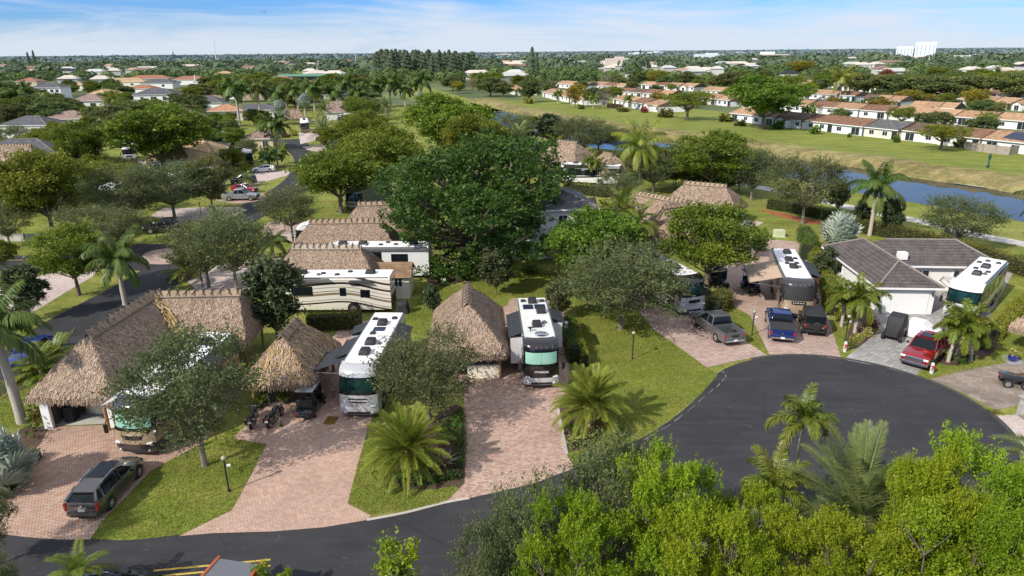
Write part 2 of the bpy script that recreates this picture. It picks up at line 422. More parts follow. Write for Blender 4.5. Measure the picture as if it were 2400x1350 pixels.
M['ridge_grey'] = simple('ridge_weathered', (.36, .30, .23), .85, 0, .3, 3, .3)
M['log'] = simple('ridge_pole', (.13, .105, .085), .9, 0, .35, 5)
M['post'] = simple('timber_post', (.30, .17, .08), .75, 0, .3, 3)
M['darkwood'] = simple('dark_boards', (.07, .062, .056), .85, 0, .3, 4)

# buildings
def tiles(name, c1, c2, pitch=.36, grime=.35):
    t = NT(name); uv = t.n.new('ShaderNodeUVMap').outputs[0]
    sp = t.n.new('ShaderNodeSeparateXYZ'); t.t.links.new(uv, sp.inputs[0])
    r = t.math('FRACT', t.math('DIVIDE', sp.outputs[1], pitch)); q = t.math('FRACT', t.math('DIVIDE', sp.outputs[0], .3))
    p = t.pos(); n = t.noise(p, 1.1, 4); n2 = t.noise(p, 6, 3)
    c = t.mix(t.ramp(n2, [(.35, 0), (.65, 1)]), c1, c2)
    c = t.mix(1.0, c, t.ramp(n, [(.3, 1-grime), (.6, 1.08)]), 'MULTIPLY')
    c = t.mix(1.0, c, t.ramp(r, [(0.0, .32), (.12, .75), (.3, 1.0), (1.0, 1.12)]), 'MULTIPLY')
    c = t.mix(1.0, c, t.ramp(q, [(0.0, .8), (.2, 1.0), (1.0, 1.0)]), 'MULTIPLY')
    return t.done(t.bsdf(c, .8, 0, bump=r, bstr=.6, bdist=.05, **{'Specular IOR Level': .3}))
M['tile_brown'] = tiles('tile_brown', (.085, .073, .07), (.13, .112, .106), .42)
M['tile_grey'] = tiles('tile_grey', (.085, .088, .098), (.135, .138, .15), .42)
M['tile_orange'] = tiles('tile_orange', (.42, .20, .10), (.55, .30, .17), .42)
M['tile_rust'] = tiles('tile_rust', (.30, .12, .07), (.42, .20, .12), .42)
M['tile_tan'] = tiles('tile_tan', (.46, .30, .15), (.58, .41, .23), .42)
M['tile_taupe'] = tiles('tile_taupe', (.26, .18, .15), (.34, .245, .205), .42)
ROOFS = [tiles('shingle_brown', (.20, .105, .065), (.29, .16, .10), .3, .5), tiles('shingle_orange', (.36, .21, .12), (.45, .28, .17), .3, .4),
         tiles('shingle_tan', (.43, .26, .15), (.53, .34, .205), .3, .4), tiles('shingle_dark', (.13, .088, .066), (.19, .125, .09), .3, .5),
         tiles('shingle_grey', (.11, .11, .115), (.155, .155, .16), .3, .5)]
M['roof_wood'] = tiles('shed_roof', (.22, .13, .075), (.30, .19, .115), .22)
M['wall_white'] = simple('stucco_white', (.80, .79, .77), .8, 0, .04, 2)
M['wall_cream'] = simple('stucco_cream', (.74, .69, .56), .8, 0, .06, 2)
M['wall_blue'] = simple('stucco_pale_blue', (.66, .74, .82), .8, 0, .05, 2)
M['wall_pale'] = simple('stucco_pale', (.76, .75, .68), .8, 0, .06, 2)
M['wall_tan'] = simple('stucco_tan', (.56, .47, .34), .8, 0, .08, 2)
M['parapet'] = simple('fire_wall', (.12, .08, .062), .9, 0, .3, 2)
M['trim'] = simple('white_trim', (.80, .80, .79), .55, 0, .04, 3)
M['glass'] = simple('window_glass', (.025, .032, .04), .12, 0, .3, 2)
M['glass_teal'] = simple('teal_glass', (.006, .032, .030), .1, 0, .6, 1.2, spec=.4)
M['glass_green'] = simple('green_shade_glass', (.27, .50, .41), .15, 0, .12, 1.2)
M['glass_dark'] = simple('dark_glass', (.007, .010, .013), .12, 0, .3, 2, spec=.35)
M['solar'] = simple('solar_cells', (.015, .02, .05), .15, 0, .3, 3)
def slats(name, c, pitch, ax=0, dark=.45):
    t = NT(name); sp = t.n.new('ShaderNodeSeparateXYZ'); t.t.links.new(t.coord('Object'), sp.inputs[0])
    r = t.math('FRACT', t.math('DIVIDE', sp.outputs[ax], pitch)); n = t.noise(t.pos(), 3, 4)
    cc = t.mix(1.0, t.ramp(n, [(.3, tuple(x*.75 for x in c)), (.7, tuple(x*1.2 for x in c))]), t.ramp(r, [(0.0, dark), (.1, 1.0), (.9, 1.0), (1.0, dark)]), 'MULTIPLY')
    return t.done(t.bsdf(cc, .85))
M['fence_wood'] = slats('weathered_fence', (.36, .31, .26), .16)
M['garage'] = simple('garage_panels', (.80, .80, .79), .6, 0, .03, 2)
M['boards'] = slats('dark_vertical_boards', (.10, .085, .075), .3)

M['blades'] = leafmat('grass_blades', (.12, .18, .02), (.26, .315, .045), (.48, .44, .12), .35, hue=0, val=0)
# vehicles
def paint(name, c, rough=.22, metal=.0, coat=1.0, var=.04):
    return simple(name, c, rough, metal, var, 1.5, coat=coat)
M['rv_white'] = paint('gel_white', (.74, .74, .74), .4, 0, .3)
M['rv_roof'] = simple('rv_roof_membrane', (.82, .82, .83), .6, 0, .06, 1.2)
M['rv_roof_grey'] = simple('rv_roof_weathered', (.66, .66, .64), .6, 0, .10, 1.0)
M['rv_silver'] = paint('silver_paint', (.52, .53, .54), .3, .25, 1, .03)
M['rv_pale'] = paint('pale_silver_paint', (.60, .60, .61), .35, .1, .6, .03)
M['rv_grey'] = paint('grey_paint', (.16, .165, .18), .3, .3)
M['rv_black'] = paint('black_paint', (.010, .010, .012), .18)
M['rv_tan'] = paint('tan_paint', (.42, .31, .20), .3, .2)
M['rv_brown'] = paint('brown_paint', (.10, .06, .04), .25, .2)
M['rv_bronze'] = paint('dark_bronze_paint', (.055, .05, .055), .22, .4)
M['rv_cream'] = paint('cream_paint', (.70, .64, .50), .35)
def swoosh(name, base, stops, amp, freq, sc_, ph=0.0):
    t = NT(name); sp = t.n.new('ShaderNodeSeparateXYZ'); t.t.links.new(t.coord('Object'), sp.inputs[0])
    y, z = sp.outputs[1], sp.outputs[2]
    s1 = t.math('MULTIPLY', t.math('SINE', t.math('ADD', t.math('MULTIPLY', y, freq), ph)), amp)
    s2 = t.math('MULTIPLY', t.math('SINE', t.math('ADD', t.math('MULTIPLY', y, freq*2.3), ph+1.0)), amp*.22)
    f = t.math('MULTIPLY', t.math('ADD', t.math('ADD', z, s1), s2), sc_)
    c = t.ramp(f, stops, 'CONSTANT')
    return t.done(t.bsdf(c, .25, .1, **{'Coat Weight': .7, 'Coat Roughness': .05}))
cr_, dk_, tn_ = (.74, .71, .63), (.035, .018, .018), (.25, .19, .13)
M['swoosh_cream'] = swoosh('cream_side_graphics', cr_, [(0.0, cr_), (.17, dk_), (.21, cr_), (.245, tn_), (.26, cr_), (.33, cr_), (.36, tn_), (.42, cr_), (.45, dk_), (.465, cr_), (.54, tn_), (.555, cr_), (.62, dk_), (.67, cr_), (.70, tn_), (.71, cr_), (.78, dk_), (.83, cr_)], .42, .42, .25, 2.2)
M['swoosh_tan'] = swoosh('tan_side_graphics', (.42, .31, .2), [(0.0, (.06, .045, .045)), (.16, (.40, .29, .18)), (.22, (.10, .05, .035)), (.25, (.42, .31, .2)), (.33, (.24, .13, .07)), (.36, (.42, .31, .2)), (.45, (.09, .08, .085))], .25, .5, .25)
M['swoosh_silver'] = swoosh('silver_side_graphics', (.5, .5, .5), [(0.0, (.48, .48, .49)), (.3, (.14, .14, .15)), (.36, (.5, .5, .51)), (.55, (.10, .10, .11)), (.7, (.42, .43, .44))], .25, .5, .25)
M['swoosh_black'] = swoosh('black_side_graphics', (.01, .01, .01), [(0.0, (.55, .54, .50)), (.22, (.012, .012, .014)), (.4, (.4, .4, .38)), (.43, (.012, .012, .014)), (.62, (.5, .49, .46))], .3, .45, .25)
M['swoosh_white'] = swoosh('white_side_graphics', (.72, .72, .72), [(0.0, (.70, .70, .70)), (.33, (.02, .02, .022)), (.40, (.72, .72, .72)), (.43, (.02, .02, .022)), (.66, (.30, .30, .31)), (.76, (.03, .03, .03))], .35, .35, .25, 1.0)
M['swoosh_red'] = swoosh('white_side_red_graphics', (.6, .6, .6), [(0.0, (.10, .10, .11)), (.25, (.42, .05, .04)), (.31, (.62, .62, .62)), (.45, (.2, .2, .2)), (.5, (.45, .20, .12)), (.58, (.6, .6, .6)), (.75, (.05, .05, .055))], .45, .35, .25, .5)
M['car_grey'] = paint('suv_paint', (.10, .095, .09), .2, .45)
M['truck_grey'] = paint('truck_grey_paint', (.16, .165, .175), .25, .5)
M['truck_blue'] = paint('truck_blue_paint', (.008, .03, .17), .2, .35)
M['truck_red'] = paint('truck_red_paint', (.30, .008, .012), .18, .3)
M['truck_silver'] = paint('truck_silver_paint', (.36, .38, .40), .25, .5)
M['car_black'] = paint('car_black_paint', (.012, .012, .014), .2)
M['car_red'] = paint('car_red_paint', (.28, .012, .03), .2)
M['car_blue'] = paint('car_blue_paint', (.01, .05, .28), .2, .3)
M['car_navy'] = paint('car_navy_paint', (.02, .028, .05), .2, .3)
M['car_white'] = paint('car_white_paint', (.74, .74, .74), .3)
M['car_orange'] = paint('car_orange_paint', (.40, .08, .012), .3)
M['tyre'] = simple('tyre_rubber', (.014, .014, .014), .85)
M['rim'] = simple('alloy', (.45, .45, .46), .3, .8)
M['chrome'] = simple('chrome', (.62, .62, .63), .12, 1.0)
M['plastic'] = simple('black_plastic', (.018, .018, .02), .55)
M['greyplastic'] = simple('grey_plastic', (.12, .12, .125), .55)
M['awning'] = simple('awning_fabric', (.028, .032, .038), .7, 0, .3, 3)
M['awning_tan'] = simple('awning_tan_fabric', (.50, .37, .27), .8, 0, .12, 1.5)
M['awning_grey'] = simple('awning_grey_fabric', (.46, .46, .43), .8, 0, .1, 1.5)
M['cloth_black'] = simple('black_cover', (.024, .024, .027), .75, 0, .35, 2.5, .6)
M['cloth_white'] = simple('white_cover', (.72, .72, .74), .7, 0, .08, 2)
M['cargo'] = simple('bed_liner', (.03, .03, .032), .8)
M['seat'] = simple('seat_vinyl', (.022, .022, .024), .5)
M['light_white'] = simple('headlamp_lens', (.75, .77, .80), .15, 0, .1, 4, coat=1)
M['light_red'] = simple('tail_lamp_lens', (.42, .01, .01), .2, 0, .15, 6, coat=1)
M['amber'] = simple('amber_lens', (.65, .25, .03), .3)
M['plate'] = simple('licence_plate', (.70, .72, .72), .5, 0, .1, 30)
M['white_text'] = simple('white_letters', (.66, .66, .66), .5)
M['black_text'] = simple('black_letters', (.012, .012, .012), .5)
M['post_black'] = simple('post_black', (.012, .013, .014), .5)
M['globe'] = simple('lamp_globe', (.40, .36, .26), .3, 0, .06, 4)
M['white_post'] = simple('white_post', (.78, .78, .76), .6)
M['bow'] = simple('red_ribbon', (.42, .02, .05), .6)
M['utility'] = simple('utility_cabinet', (.50, .55, .36), .7, 0, .1, 3)
M['pot_blue'] = simple('glazed_blue', (.01, .02, .20), .12, coat=1)
M['stone'] = simple('rough_stone', (.33, .31, .30), .9, 0, .35, 6, .6)
M['pink'] = simple('pink_plastic', (.45, .02, .15), .45); M['teal'] = simple('teal_plastic', (.03, .42, .36), .45)
M['steel'] = simple('stainless', (.42, .42, .43), .3, .8)
M['mat_brown'] = simple('door_mat', (.17, .085, .012), .95, 0, .35, 8)
M['green_sign'] = simple('dark_green_post', (.02, .07, .07), .6)
M['skin'] = simple('skin', (.50, .31, .22), .6); M['hivis'] = simple('lime_jersey', (.50, .62, .06), .8); M['shorts'] = simple('black_shorts', (.015, .015, .02), .8)
M['concrete_pole'] = simple('concrete_pole', (.55, .54, .52), .85); M['wood_pole'] = simple('wood_pole', (.26, .2, .16), .9)
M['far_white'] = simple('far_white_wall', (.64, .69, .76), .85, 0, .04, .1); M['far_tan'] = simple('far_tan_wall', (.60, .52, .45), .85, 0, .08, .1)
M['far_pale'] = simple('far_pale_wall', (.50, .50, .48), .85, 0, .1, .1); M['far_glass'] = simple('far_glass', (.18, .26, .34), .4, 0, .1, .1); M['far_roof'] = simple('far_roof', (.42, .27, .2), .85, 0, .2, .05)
M['far_brown'] = simple('far_brown', (.24, .15, .11), .85); M['green_roof'] = simple('green_metal_roof', (.10, .30, .22), .6, 0, .15, .3)
# ------------------------------------------------------------------ ground, roads, drives, water
def spline(P, n=6, closed=False):
    P = [Vector(p) for p in P]; out = []; L = len(P)
    for i in range(L if closed else L-1):
        a, b, c, d = (P[(i-1) % L], P[i], P[(i+1) % L], P[(i+2) % L]) if closed else (P[max(i-1, 0)], P[i], P[i+1], P[min(i+2, L-1)])
        for k in range(n):
            t = k/n
            out.append(.5*((2*b)+(c-a)*t+(2*a-5*b+4*c-d)*t*t+(3*b-a-3*c+d)*t**3))
    if not closed: out.append(P[-1])
    return out
def sheet(name, pts, z, mat):
    """flat polygon of world points"""
    bm = bmesh.new(); vs = [bm.verts.new((p[0], p[1], z)) for p in pts]
    f = bm.faces.new(vs); bmesh.ops.triangulate(bm, faces=[f], ngon_method='EAR_CLIP')
    bmesh.ops.recalc_face_normals(bm, faces=bm.faces)
    if sum(q.normal.z for q in bm.faces) < 0: bmesh.ops.reverse_faces(bm, faces=bm.faces)
    me = bpy.data.meshes.new(name); bm.to_mesh(me); bm.free(); me.materials.append(mat)
    return tag(link(name, me), kind='structure')
def psheet(name, px, z, mat, smooth=False):
    W = [G(*p) for p in px]
    return sheet(name, spline(W, 5, True) if smooth else W, z, mat)
def ribbon(name, line, width, z, mat, jitter=0.0):
    L = [Vector((p[0], p[1], 0)) for p in line]; bm = bmesh.new(); prev = None
    for i, p in enumerate(L):
        d = (L[min(i+1, len(L)-1)]-L[max(i-1, 0)]).normalized(); n = Vector((-d.y, d.x, 0))
        wd = (width if not hasattr(width, '__len__') else width[i])*(1+random.uniform(-jitter, jitter))
        a = bm.verts.new((*(p+n*wd/2).xy, z)); b = bm.verts.new((*(p-n*wd/2).xy, z))
        if prev: bm.faces.new((prev[0], prev[1], b, a))
        prev = (a, b)
    bmesh.ops.recalc_face_normals(bm, faces=bm.faces)
    if sum(q.normal.z for q in bm.faces) < 0: bmesh.ops.reverse_faces(bm, faces=bm.faces)
    me = bpy.data.meshes.new(name); bm.to_mesh(me); bm.free(); me.materials.append(mat)
    return tag(link(name, me), kind='structure')

sheet('ground', [(-30000, -200), (30000, -200), (30000, 40000), (-30000, 40000)], -.012, M['ground'])
sheet('lawn', [(-160, 8), (150, 8), (150, 60), (104, 92), (10, 292), (-40, 330), (-160, 330)], 0, M['grass'])
# canal with its sloping far bank and the mown meadow up to the houses
D = Vector((.447, -.894, 0)); N = Vector((.894, .447, 0))       # along the canal (towards the right of the photo), away from us
C0 = G(2125, 415)
def cn(s, n, z=0): return C0+D*s+N*n+Vector((0, 0, z))
near_px = [(1150, 285), (1300, 330), (1440, 352), (1600, 372), (1770, 402), (1922, 431), (1975, 445), (2112, 470), (2220, 487), (2360, 512), (2440, 530), (2560, 560)]
far_px = [(1100, 240), (1185, 261), (1235, 272), (1310, 287), (1400, 304), (1600, 333), (1780, 361), (1895, 380), (2025, 395), (2125, 415), (2237, 430), (2310, 441), (2400, 456), (2560, 482)]
nearW = [G(*p) for p in near_px]; farW = [G(*p) for p in far_px]
def resample(L, n):
    s = [0]
    for a, b in zip(L, L[1:]): s.append(s[-1]+(b-a).length)
    out = []
    for k in range(n+1):
        t = s[-1]*k/n; i = 0
        while i < len(L)-2 and s[i+1] < t: i += 1
        out.append(L[i].lerp(L[i+1], (t-s[i])/max(1e-6, s[i+1]-s[i])))
    return out
bm = bmesh.new(); prev = None
for a, b in zip(resample(spline(nearW, 3), 48), resample(spline(farW, 3), 48)):
    cur = (bm.verts.new((a.x, a.y, .006)), bm.verts.new((b.x, b.y, .006)))
    if prev: bm.faces.new((prev[0], cur[0], cur[1], prev[1]))
    prev = cur
me = bpy.data.meshes.new('canal_water'); bm.to_mesh(me); bm.free(); me.materials.append(M['water']); tag(link('canal_water', me), kind='structure')
fw = spline(farW, 6)
bm = bmesh.new(); prof = [(0, -.05), (.5, .35), (1.6, .9), (3.2, 1.5), (5.0, 1.75), (7.5, 1.8)]
rows = []
for i, p in enumerate(fw):
    t = (fw[min(i+1, len(fw)-1)]-fw[max(i-1, 0)]).normalized(); n = Vector((-t.y, t.x, 0))
    if n.dot(N) < 0: n = -n
    q = math.sin(i*1.7)*.35+math.sin(i*.61)*.4
    rows.append([bm.verts.new(p+n*(o+q*(0 if k == 5 else 1)*.8)+Vector((0, 0, z*(1+.12*math.sin(i*1.3+k)) if 0 < k < 5 else z))) for k, (o, z) in enumerate(prof)])
for a, b in zip(rows, rows[1:]):
    for k in range(len(prof)-1): bm.faces.new((a[k], a[k+1], b[k+1], b[k]))
bmesh.ops.recalc_face_normals(bm, faces=bm.faces)
if sum(f.normal.z for f in bm.faces) < 0: bmesh.ops.reverse_faces(bm, faces=bm.faces)
me = bpy.data.meshes.new('canal_bank'); bm.to_mesh(me); bm.free(); me.materials.append(M['bank'])
me.polygons.foreach_set('use_smooth', [True]*len(me.polygons)); tag(link('canal_bank', me), kind='structure')
top = [Vector(r[-1]) for r in []]
# meadow: from the bank top, level, then falling gently to the house plots
bm = bmesh.new(); rows = []
for i, p in enumerate(fw):
    t = (fw[min(i+1, len(fw)-1)]-fw[max(i-1, 0)]).normalized(); n = Vector((-t.y, t.x, 0))
    if n.dot(N) < 0: n = -n
    rows.append([bm.verts.new(p+n*o+Vector((0, 0, z))) for o, z in ((7.5, 1.8), (11, 1.6), (16, .9), (22, .25), (28, .02), (75, .004))])
for a, b in zip(rows, rows[1:]):
    for k in range(5): bm.faces.new((a[k], a[k+1], b[k+1], b[k]))
bmesh.ops.recalc_face_normals(bm, faces=bm.faces)
if sum(f.normal.z for f in bm.faces) < 0: bmesh.ops.reverse_faces(bm, faces=bm.faces)
me = bpy.data.meshes.new('meadow'); bm.to_mesh(me); bm.free(); me.materials.append(M['meadow'])
me.polygons.foreach_set('use_smooth', [True]*len(me.polygons)); tag(link('meadow', me), kind='structure')
psheet('meadow_far_end', [(900, 200), (1010, 206), (1130, 240), (1190, 260), (1080, 262), (960, 232)], .006, M['meadow'])
psheet('playing_field', [(650, 158), (690, 157), (760, 168), (775, 180), (700, 176)], .006, M['meadow'])

# asphalt: the cul-de-sac circle and the lane in front
CX, CY, CR = 22.28, 40.06, 9.34
lane_top = [(-200, 1230), (0, 1250), (60, 1256), (140, 1262), (210, 1262), (300, 1266), (414, 1254), (500, 1246), (640, 1241), (760, 1231), (860, 1217), (950, 1205), (1040, 1177), (1150, 1152), (1250, 1129), (1345, 1092), (1420, 1060), (1500, 1028), (1570, 985), (1625, 940), (1662, 902)]
W = [tuple(p[:2]) for p in spline([G(*p) for p in lane_top], 4)]
arc = [(CX+CR*math.cos(rad(a)), CY+CR*math.sin(rad(a))) for a in range(138, -60, -6)]
arc2 = [(CX+CR*math.cos(rad(a)), CY+CR*math.sin(rad(a))) for a in range(-60, -100, -8)]
lip = [tuple(G(*p)[:2]) for p in ((1681, 880), (1657, 862))]
road = W+lip[:1]+arc+arc2+[tuple(G(*p)[:2]) for p in ((2090, 1182), (1950, 1178), (1800, 1176), (1690, 1180), (1640, 1200), (1560, 1270), (1450, 1380), (1300, 1520), (1100, 1620), (700, 1660), (-300, 1640))]
sheet('road', road, .008, M['asphalt'])
# low asphalt lip and pale crack line that follow the outside of the circle
ribbon('road_lip', [(CX+(CR+.12)*math.cos(rad(a)), CY+(CR+.12)*math.sin(rad(a))) for a in range(112, -30, -4)], .34, .03, simple('asphalt_lip', (.05, .05, .05), .85, 0, .5, 4))
crack = spline([G(*p) for p in ((1350, 1098), (1420, 1065), (1505, 1027), (1575, 985), (1630, 940), (1672, 905), (1693, 884), (1686, 868))], 6)
for off in (.2,):
    L = []
    for i, p in enumerate(crack):
        t = (crack[min(i+1, len(crack)-1)]-crack[max(i-1, 0)]).normalized()
        L.append(p+Vector((t.y, -t.x, 0))*(off+random.uniform(-.05, .05)))
    for q in range(0, len(L)-2, 3): ribbon('road_crack', L[q:q+3], .05, .013, M['crackline'], .7)
ribbon('kerb_edge', spline([G(*p) for p in ((860, 1219), (950, 1202), (1040, 1179), (1100, 1168))], 5), .2, .03, M['curb'])
for dy in (0, 14):
    ribbon('centre_line', [G(360, 1338+dy), G(500, 1325+dy), G(634, 1312+dy)], .12, .014, M['yellow'])

# the lanes on the left, meeting at a junction
main = [(-700, 1160), (-300, 1010), (-60, 915), (70, 850), (170, 768), (265, 712), (350, 665), (410, 625), (448, 590), (500, 548), (580, 500), (650, 462), (700, 428), (724, 395), (722, 368), (700, 348), (688, 334), (690, 326)]
MW = spline([G(*p) for p in main], 5)
ribbon('side_road', MW, 6.6, .008, M['asphalt'])
ribbon('cross_road', spline([G(-400, 640), G(-100, 620), G(80, 616), G(200, 612), G(320, 612), G(400, 618)], 5), 6.4, .010, M['asphalt'])
ribbon('junction', [G(250, 616), G(330, 585), G(420, 590), G(440, 612)], 7, .012, M['asphalt'])
ribbon('centre_line', spline([G(-80, 614), G(0, 611), G(80, 609)], 4), .16, .018, M['yellow'])
for k in range(6):
    a = MW[-30+k*3]; b = MW[-30+k*3+1]
    ribbon('centre_line', [a, a+(b-a)*.55], .16, .014, M['linepaint'])
ribbon('centre_line', [G(0, 935), G(55, 893)], .13, .014, M['yellow'])
# paver drives
psheet('driveway', [(-120, 1240), (-60, 1160), (20, 1120), (95, 1040), (117, 1001), (262, 996), (430, 868), (530, 868), (560, 930), (470, 1040), (440, 1058), (395, 1080), (355, 1104), (300, 1160), (240, 1222), (211, 1265), (140, 1265), (60, 1259), (0, 1252)], .016, M['pave_red'])
psheet('garage_slab', [(130, 999), (258, 993), (330, 905), (200, 905)], .022, M['concrete'])
psheet('driveway', [(545, 1028), (600, 975), (585, 930), (720, 885), (800, 760), (930, 742), (955, 760), (915, 900), (862, 1000), (852, 1043), (838, 1090), (815, 1181), (869, 1209), (862, 1219), (760, 1236), (640, 1246), (500, 1250), (420, 1257), (470, 1232), (543, 1197), (553, 1180), (590, 1110), (625, 1042)], .016, M['pave_pink'])
psheet('driveway', [(1088, 965), (1086, 905), (1020, 880), (1040, 800), (1180, 720), (1200, 700), (1320, 700), (1335, 880), (1320, 935), (1308, 962), (1318, 1010), (1325, 1064), (1351, 1096), (1250, 1134), (1150, 1157), (1042, 1180), (1090, 1132)], .016, M['pave_blend'])
psheet('paver_border', [(1304, 958), (1311, 958), (1332, 1066), (1324, 1066)], .028, M['curb'])
psheet('driveway', [(1657, 862), (1600, 820), (1535, 775), (1470, 700), (1440, 640), (1540, 600), (1600, 660), (1665, 735), (1690, 752), (1745, 798), (1798, 833), (1720, 847)], .016, M['pave_tan'])
psheet('driveway', [(1803, 832), (1758, 740), (1700, 708), (1690, 682), (1680, 640), (1700, 590), (1800, 560), (1900, 570), (1925, 640), (1940, 735), (1951, 776), (1972, 842), (1900, 834), (1850, 831)], .016, M['pave_tan'])
psheet('driveway', [(1977, 843), (2062, 775), (2045, 735), (2060, 700), (2180, 690), (2200, 640), (2320, 590), (2390, 610), (2320, 740), (2208, 808), (2196, 831), (2145, 882), (2060, 858)], .016, M['pave_grey'])
psheet('driveway', [(2180, 889), (2260, 866), (2357, 851), (2420, 835), (2600, 800), (2600, 900), (2400, 948), (2333, 961), (2260, 922)], .016, M['pave_stamp'])
psheet('driveway', [(2338, 975), (2420, 969), (2600, 960), (2600, 1120), (2420, 1110), (2392, 1058), (2374, 1020)], .016, M['pave_light'])
psheet('driveway', [(1640, 1206), (1690, 1186), (1800, 1182), (1790, 1260), (1700, 1330), (1560, 1330)], .016, M['pave_light'])
psheet('driveway', [(-100, 700), (0, 668), (90, 648), (170, 625), (232, 602), (240, 622), (215, 650), (150, 688), (85, 728), (0, 742), (-100, 770)], .016, M['pave_light'])
psheet('driveway', [(330, 606), (345, 592), (385, 583), (430, 586), (450, 604), (425, 616), (370, 620), (338, 616)], .020, M['pave_tan'], True)
psheet('driveway', [(350, 508), (380, 488), (560, 485), (580, 492), (535, 512), (430, 520)], .016, M['pave_light'])
psheet('driveway', [(500, 470), (540, 455), (640, 452), (625, 468), (560, 478)], .016, M['pave_tan'])
psheet('driveway', [(440, 660), (520, 618), (700, 600), (690, 570), (640, 545), (600, 560), (720, 540), (720, 660), (600, 690), (470, 690)], .014, M['pave_light'])
psheet('driveway', [(610, 540), (630, 520), (705, 516), (700, 545), (640, 552)], .016, M['pave_tan'])
psheet('driveway', [(560, 425), (600, 405), (690, 398), (672, 412), (600, 432)], .016, M['pave_light'])
psheet('driveway', [(704, 338), (700, 312), (735, 300), (752, 318), (736, 330)], .016, M['pave_light'])
psheet('driveway', [(708, 344), (775, 338), (780, 350), (752, 362), (722, 352)], .016, M['pave_light'])
psheet('driveway', [(1320, 470), (1395, 462), (1405, 500), (1330, 505)], .016, M['asphalt'])
psheet('patio', [(1720, 545), (1745, 515), (1790, 521), (1755, 542)], .016, M['pave_light'])
psheet('patio', [(180, 405), (300, 372), (350, 378), (330, 392)], .016, M['pave_tan'])
ribbon('path', spline([G(*p) for p in ((1560, 395), (1700, 424), (1820, 447), (1900, 464), (1988, 485), (2112, 510), (2188, 525), (2275, 548), (2400, 572), (2600, 612))], 5), 2.9, .012, M['path'])
# planting beds
psheet('planting_bed', [(912, 1120), (935, 1085), (980, 1030), (1040, 960), (1086, 962), (1088, 1128), (1060, 1140), (990, 1148), (940, 1142)], .012, M['mulch'], True)
psheet('planting_bed', [(1308, 965), (1330, 955), (1380, 960), (1400, 1000), (1392, 1040), (1340, 1058), (1328, 1050)], .012, M['mulch'], True)
psheet('planting_bed', [(-40, 1060), (60, 1000), (115, 1000), (90, 1060), (40, 1120), (0, 1160), (-60, 1180)], .012, M['mulch'])
psheet('planting_bed', [(1985, 815), (1995, 760), (2040, 700), (2058, 770), (2020, 810)], .012, M['mulch'], True)
psheet('planting_bed', [(2195, 845), (2212, 815), (2320, 790), (2330, 825), (2240, 856)], .012, M['mulch'], True)
psheet('planting_bed', [(1990, 665), (1960, 620), (1905, 590), (1880, 600), (1930, 640), (1960, 700)], .012, M['mulch'], True)
psheet('planting_bed', [(1780, 490), (1830, 499), (1925, 520), (1905, 526), (1870, 519), (1810, 502)], .012, M['mulch_red'], True)
psheet('planting_bed', [(2250, 610), (2280, 608), (2420, 640), (2420, 660), (2370, 640)], .012, M['mulch_red'], True)
psheet('gravel_bed', [(2346, 838), (2362, 832), (2400, 850), (2382, 856), (2362, 853)], .022, M['gravel'], True)
psheet('planting_bed', [(1000, 652), (1040, 640), (1090, 648), (1080, 662), (1020, 668)], .012, M['mulch'], True)
# ------------------------------------------------------------------ foliage
def unit(n, r=rng):
    v = r.normal(size=(n, 3)); return v/np.linalg.norm(v, axis=1, keepdims=True)
def leaves(P, out, size, r, aspect=.42, up=.25, jitter=.5):
    """diamond leaves at points P, roughly facing out; returns quads"""
    n = len(P)
    a = unit(n, r)+out*.5+np.array([0, 0, up]); a /= np.linalg.norm(a, axis=1, keepdims=True)
    b = np.cross(a, unit(n, r)); b /= np.linalg.norm(b, axis=1, keepdims=True)+1e-9
    s = size*(1+r.uniform(-jitter, jitter, n))[:, None]
    return np.stack([P-a*s*.5, P-b*s*aspect*.5, P+a*s*.5, P+b*s*aspect*.5], 1)
def lobes_for(r, n, R, Hc, zc, spread=.62, rad_=(.34, .52), jit=.07):
    """lobe centres on an ellipsoid of radius R and height Hc around height zc"""
    L = []
    for i in range(n):
        u = 1-2*(i+.5)/n; th = i*2.399963+r.uniform(-.4, .4)
        rr = math.sqrt(max(0, 1-u*u))
        c = np.array([R*spread*rr*math.cos(th), R*spread*rr*math.sin(th), zc+Hc/2*spread*u*1.05])+r.normal(size=3)*R*jit
        L.append((c, R*r.uniform(*rad_)))
    L.append((np.array([0, 0, zc]), R*.5))
    return L
def surf_leaves(P, out, size, r, aspect=.8, rough=.45):
    """leaf sprays lying on the crown surface, so that a distant crown shades as a body"""
    n = len(P); o = out+unit(n, r)*rough; o /= np.linalg.norm(o, axis=1, keepdims=True)
    a = np.cross(o, unit(n, r)); a /= np.linalg.norm(a, axis=1, keepdims=True)+1e-9; b = np.cross(o, a)
    s = size*(1+r.uniform(-.35, .35, n))[:, None]
    return np.stack([P-a*s*.5, P-b*s*aspect*.5, P+a*s*.5, P+b*s*aspect*.5], 1)
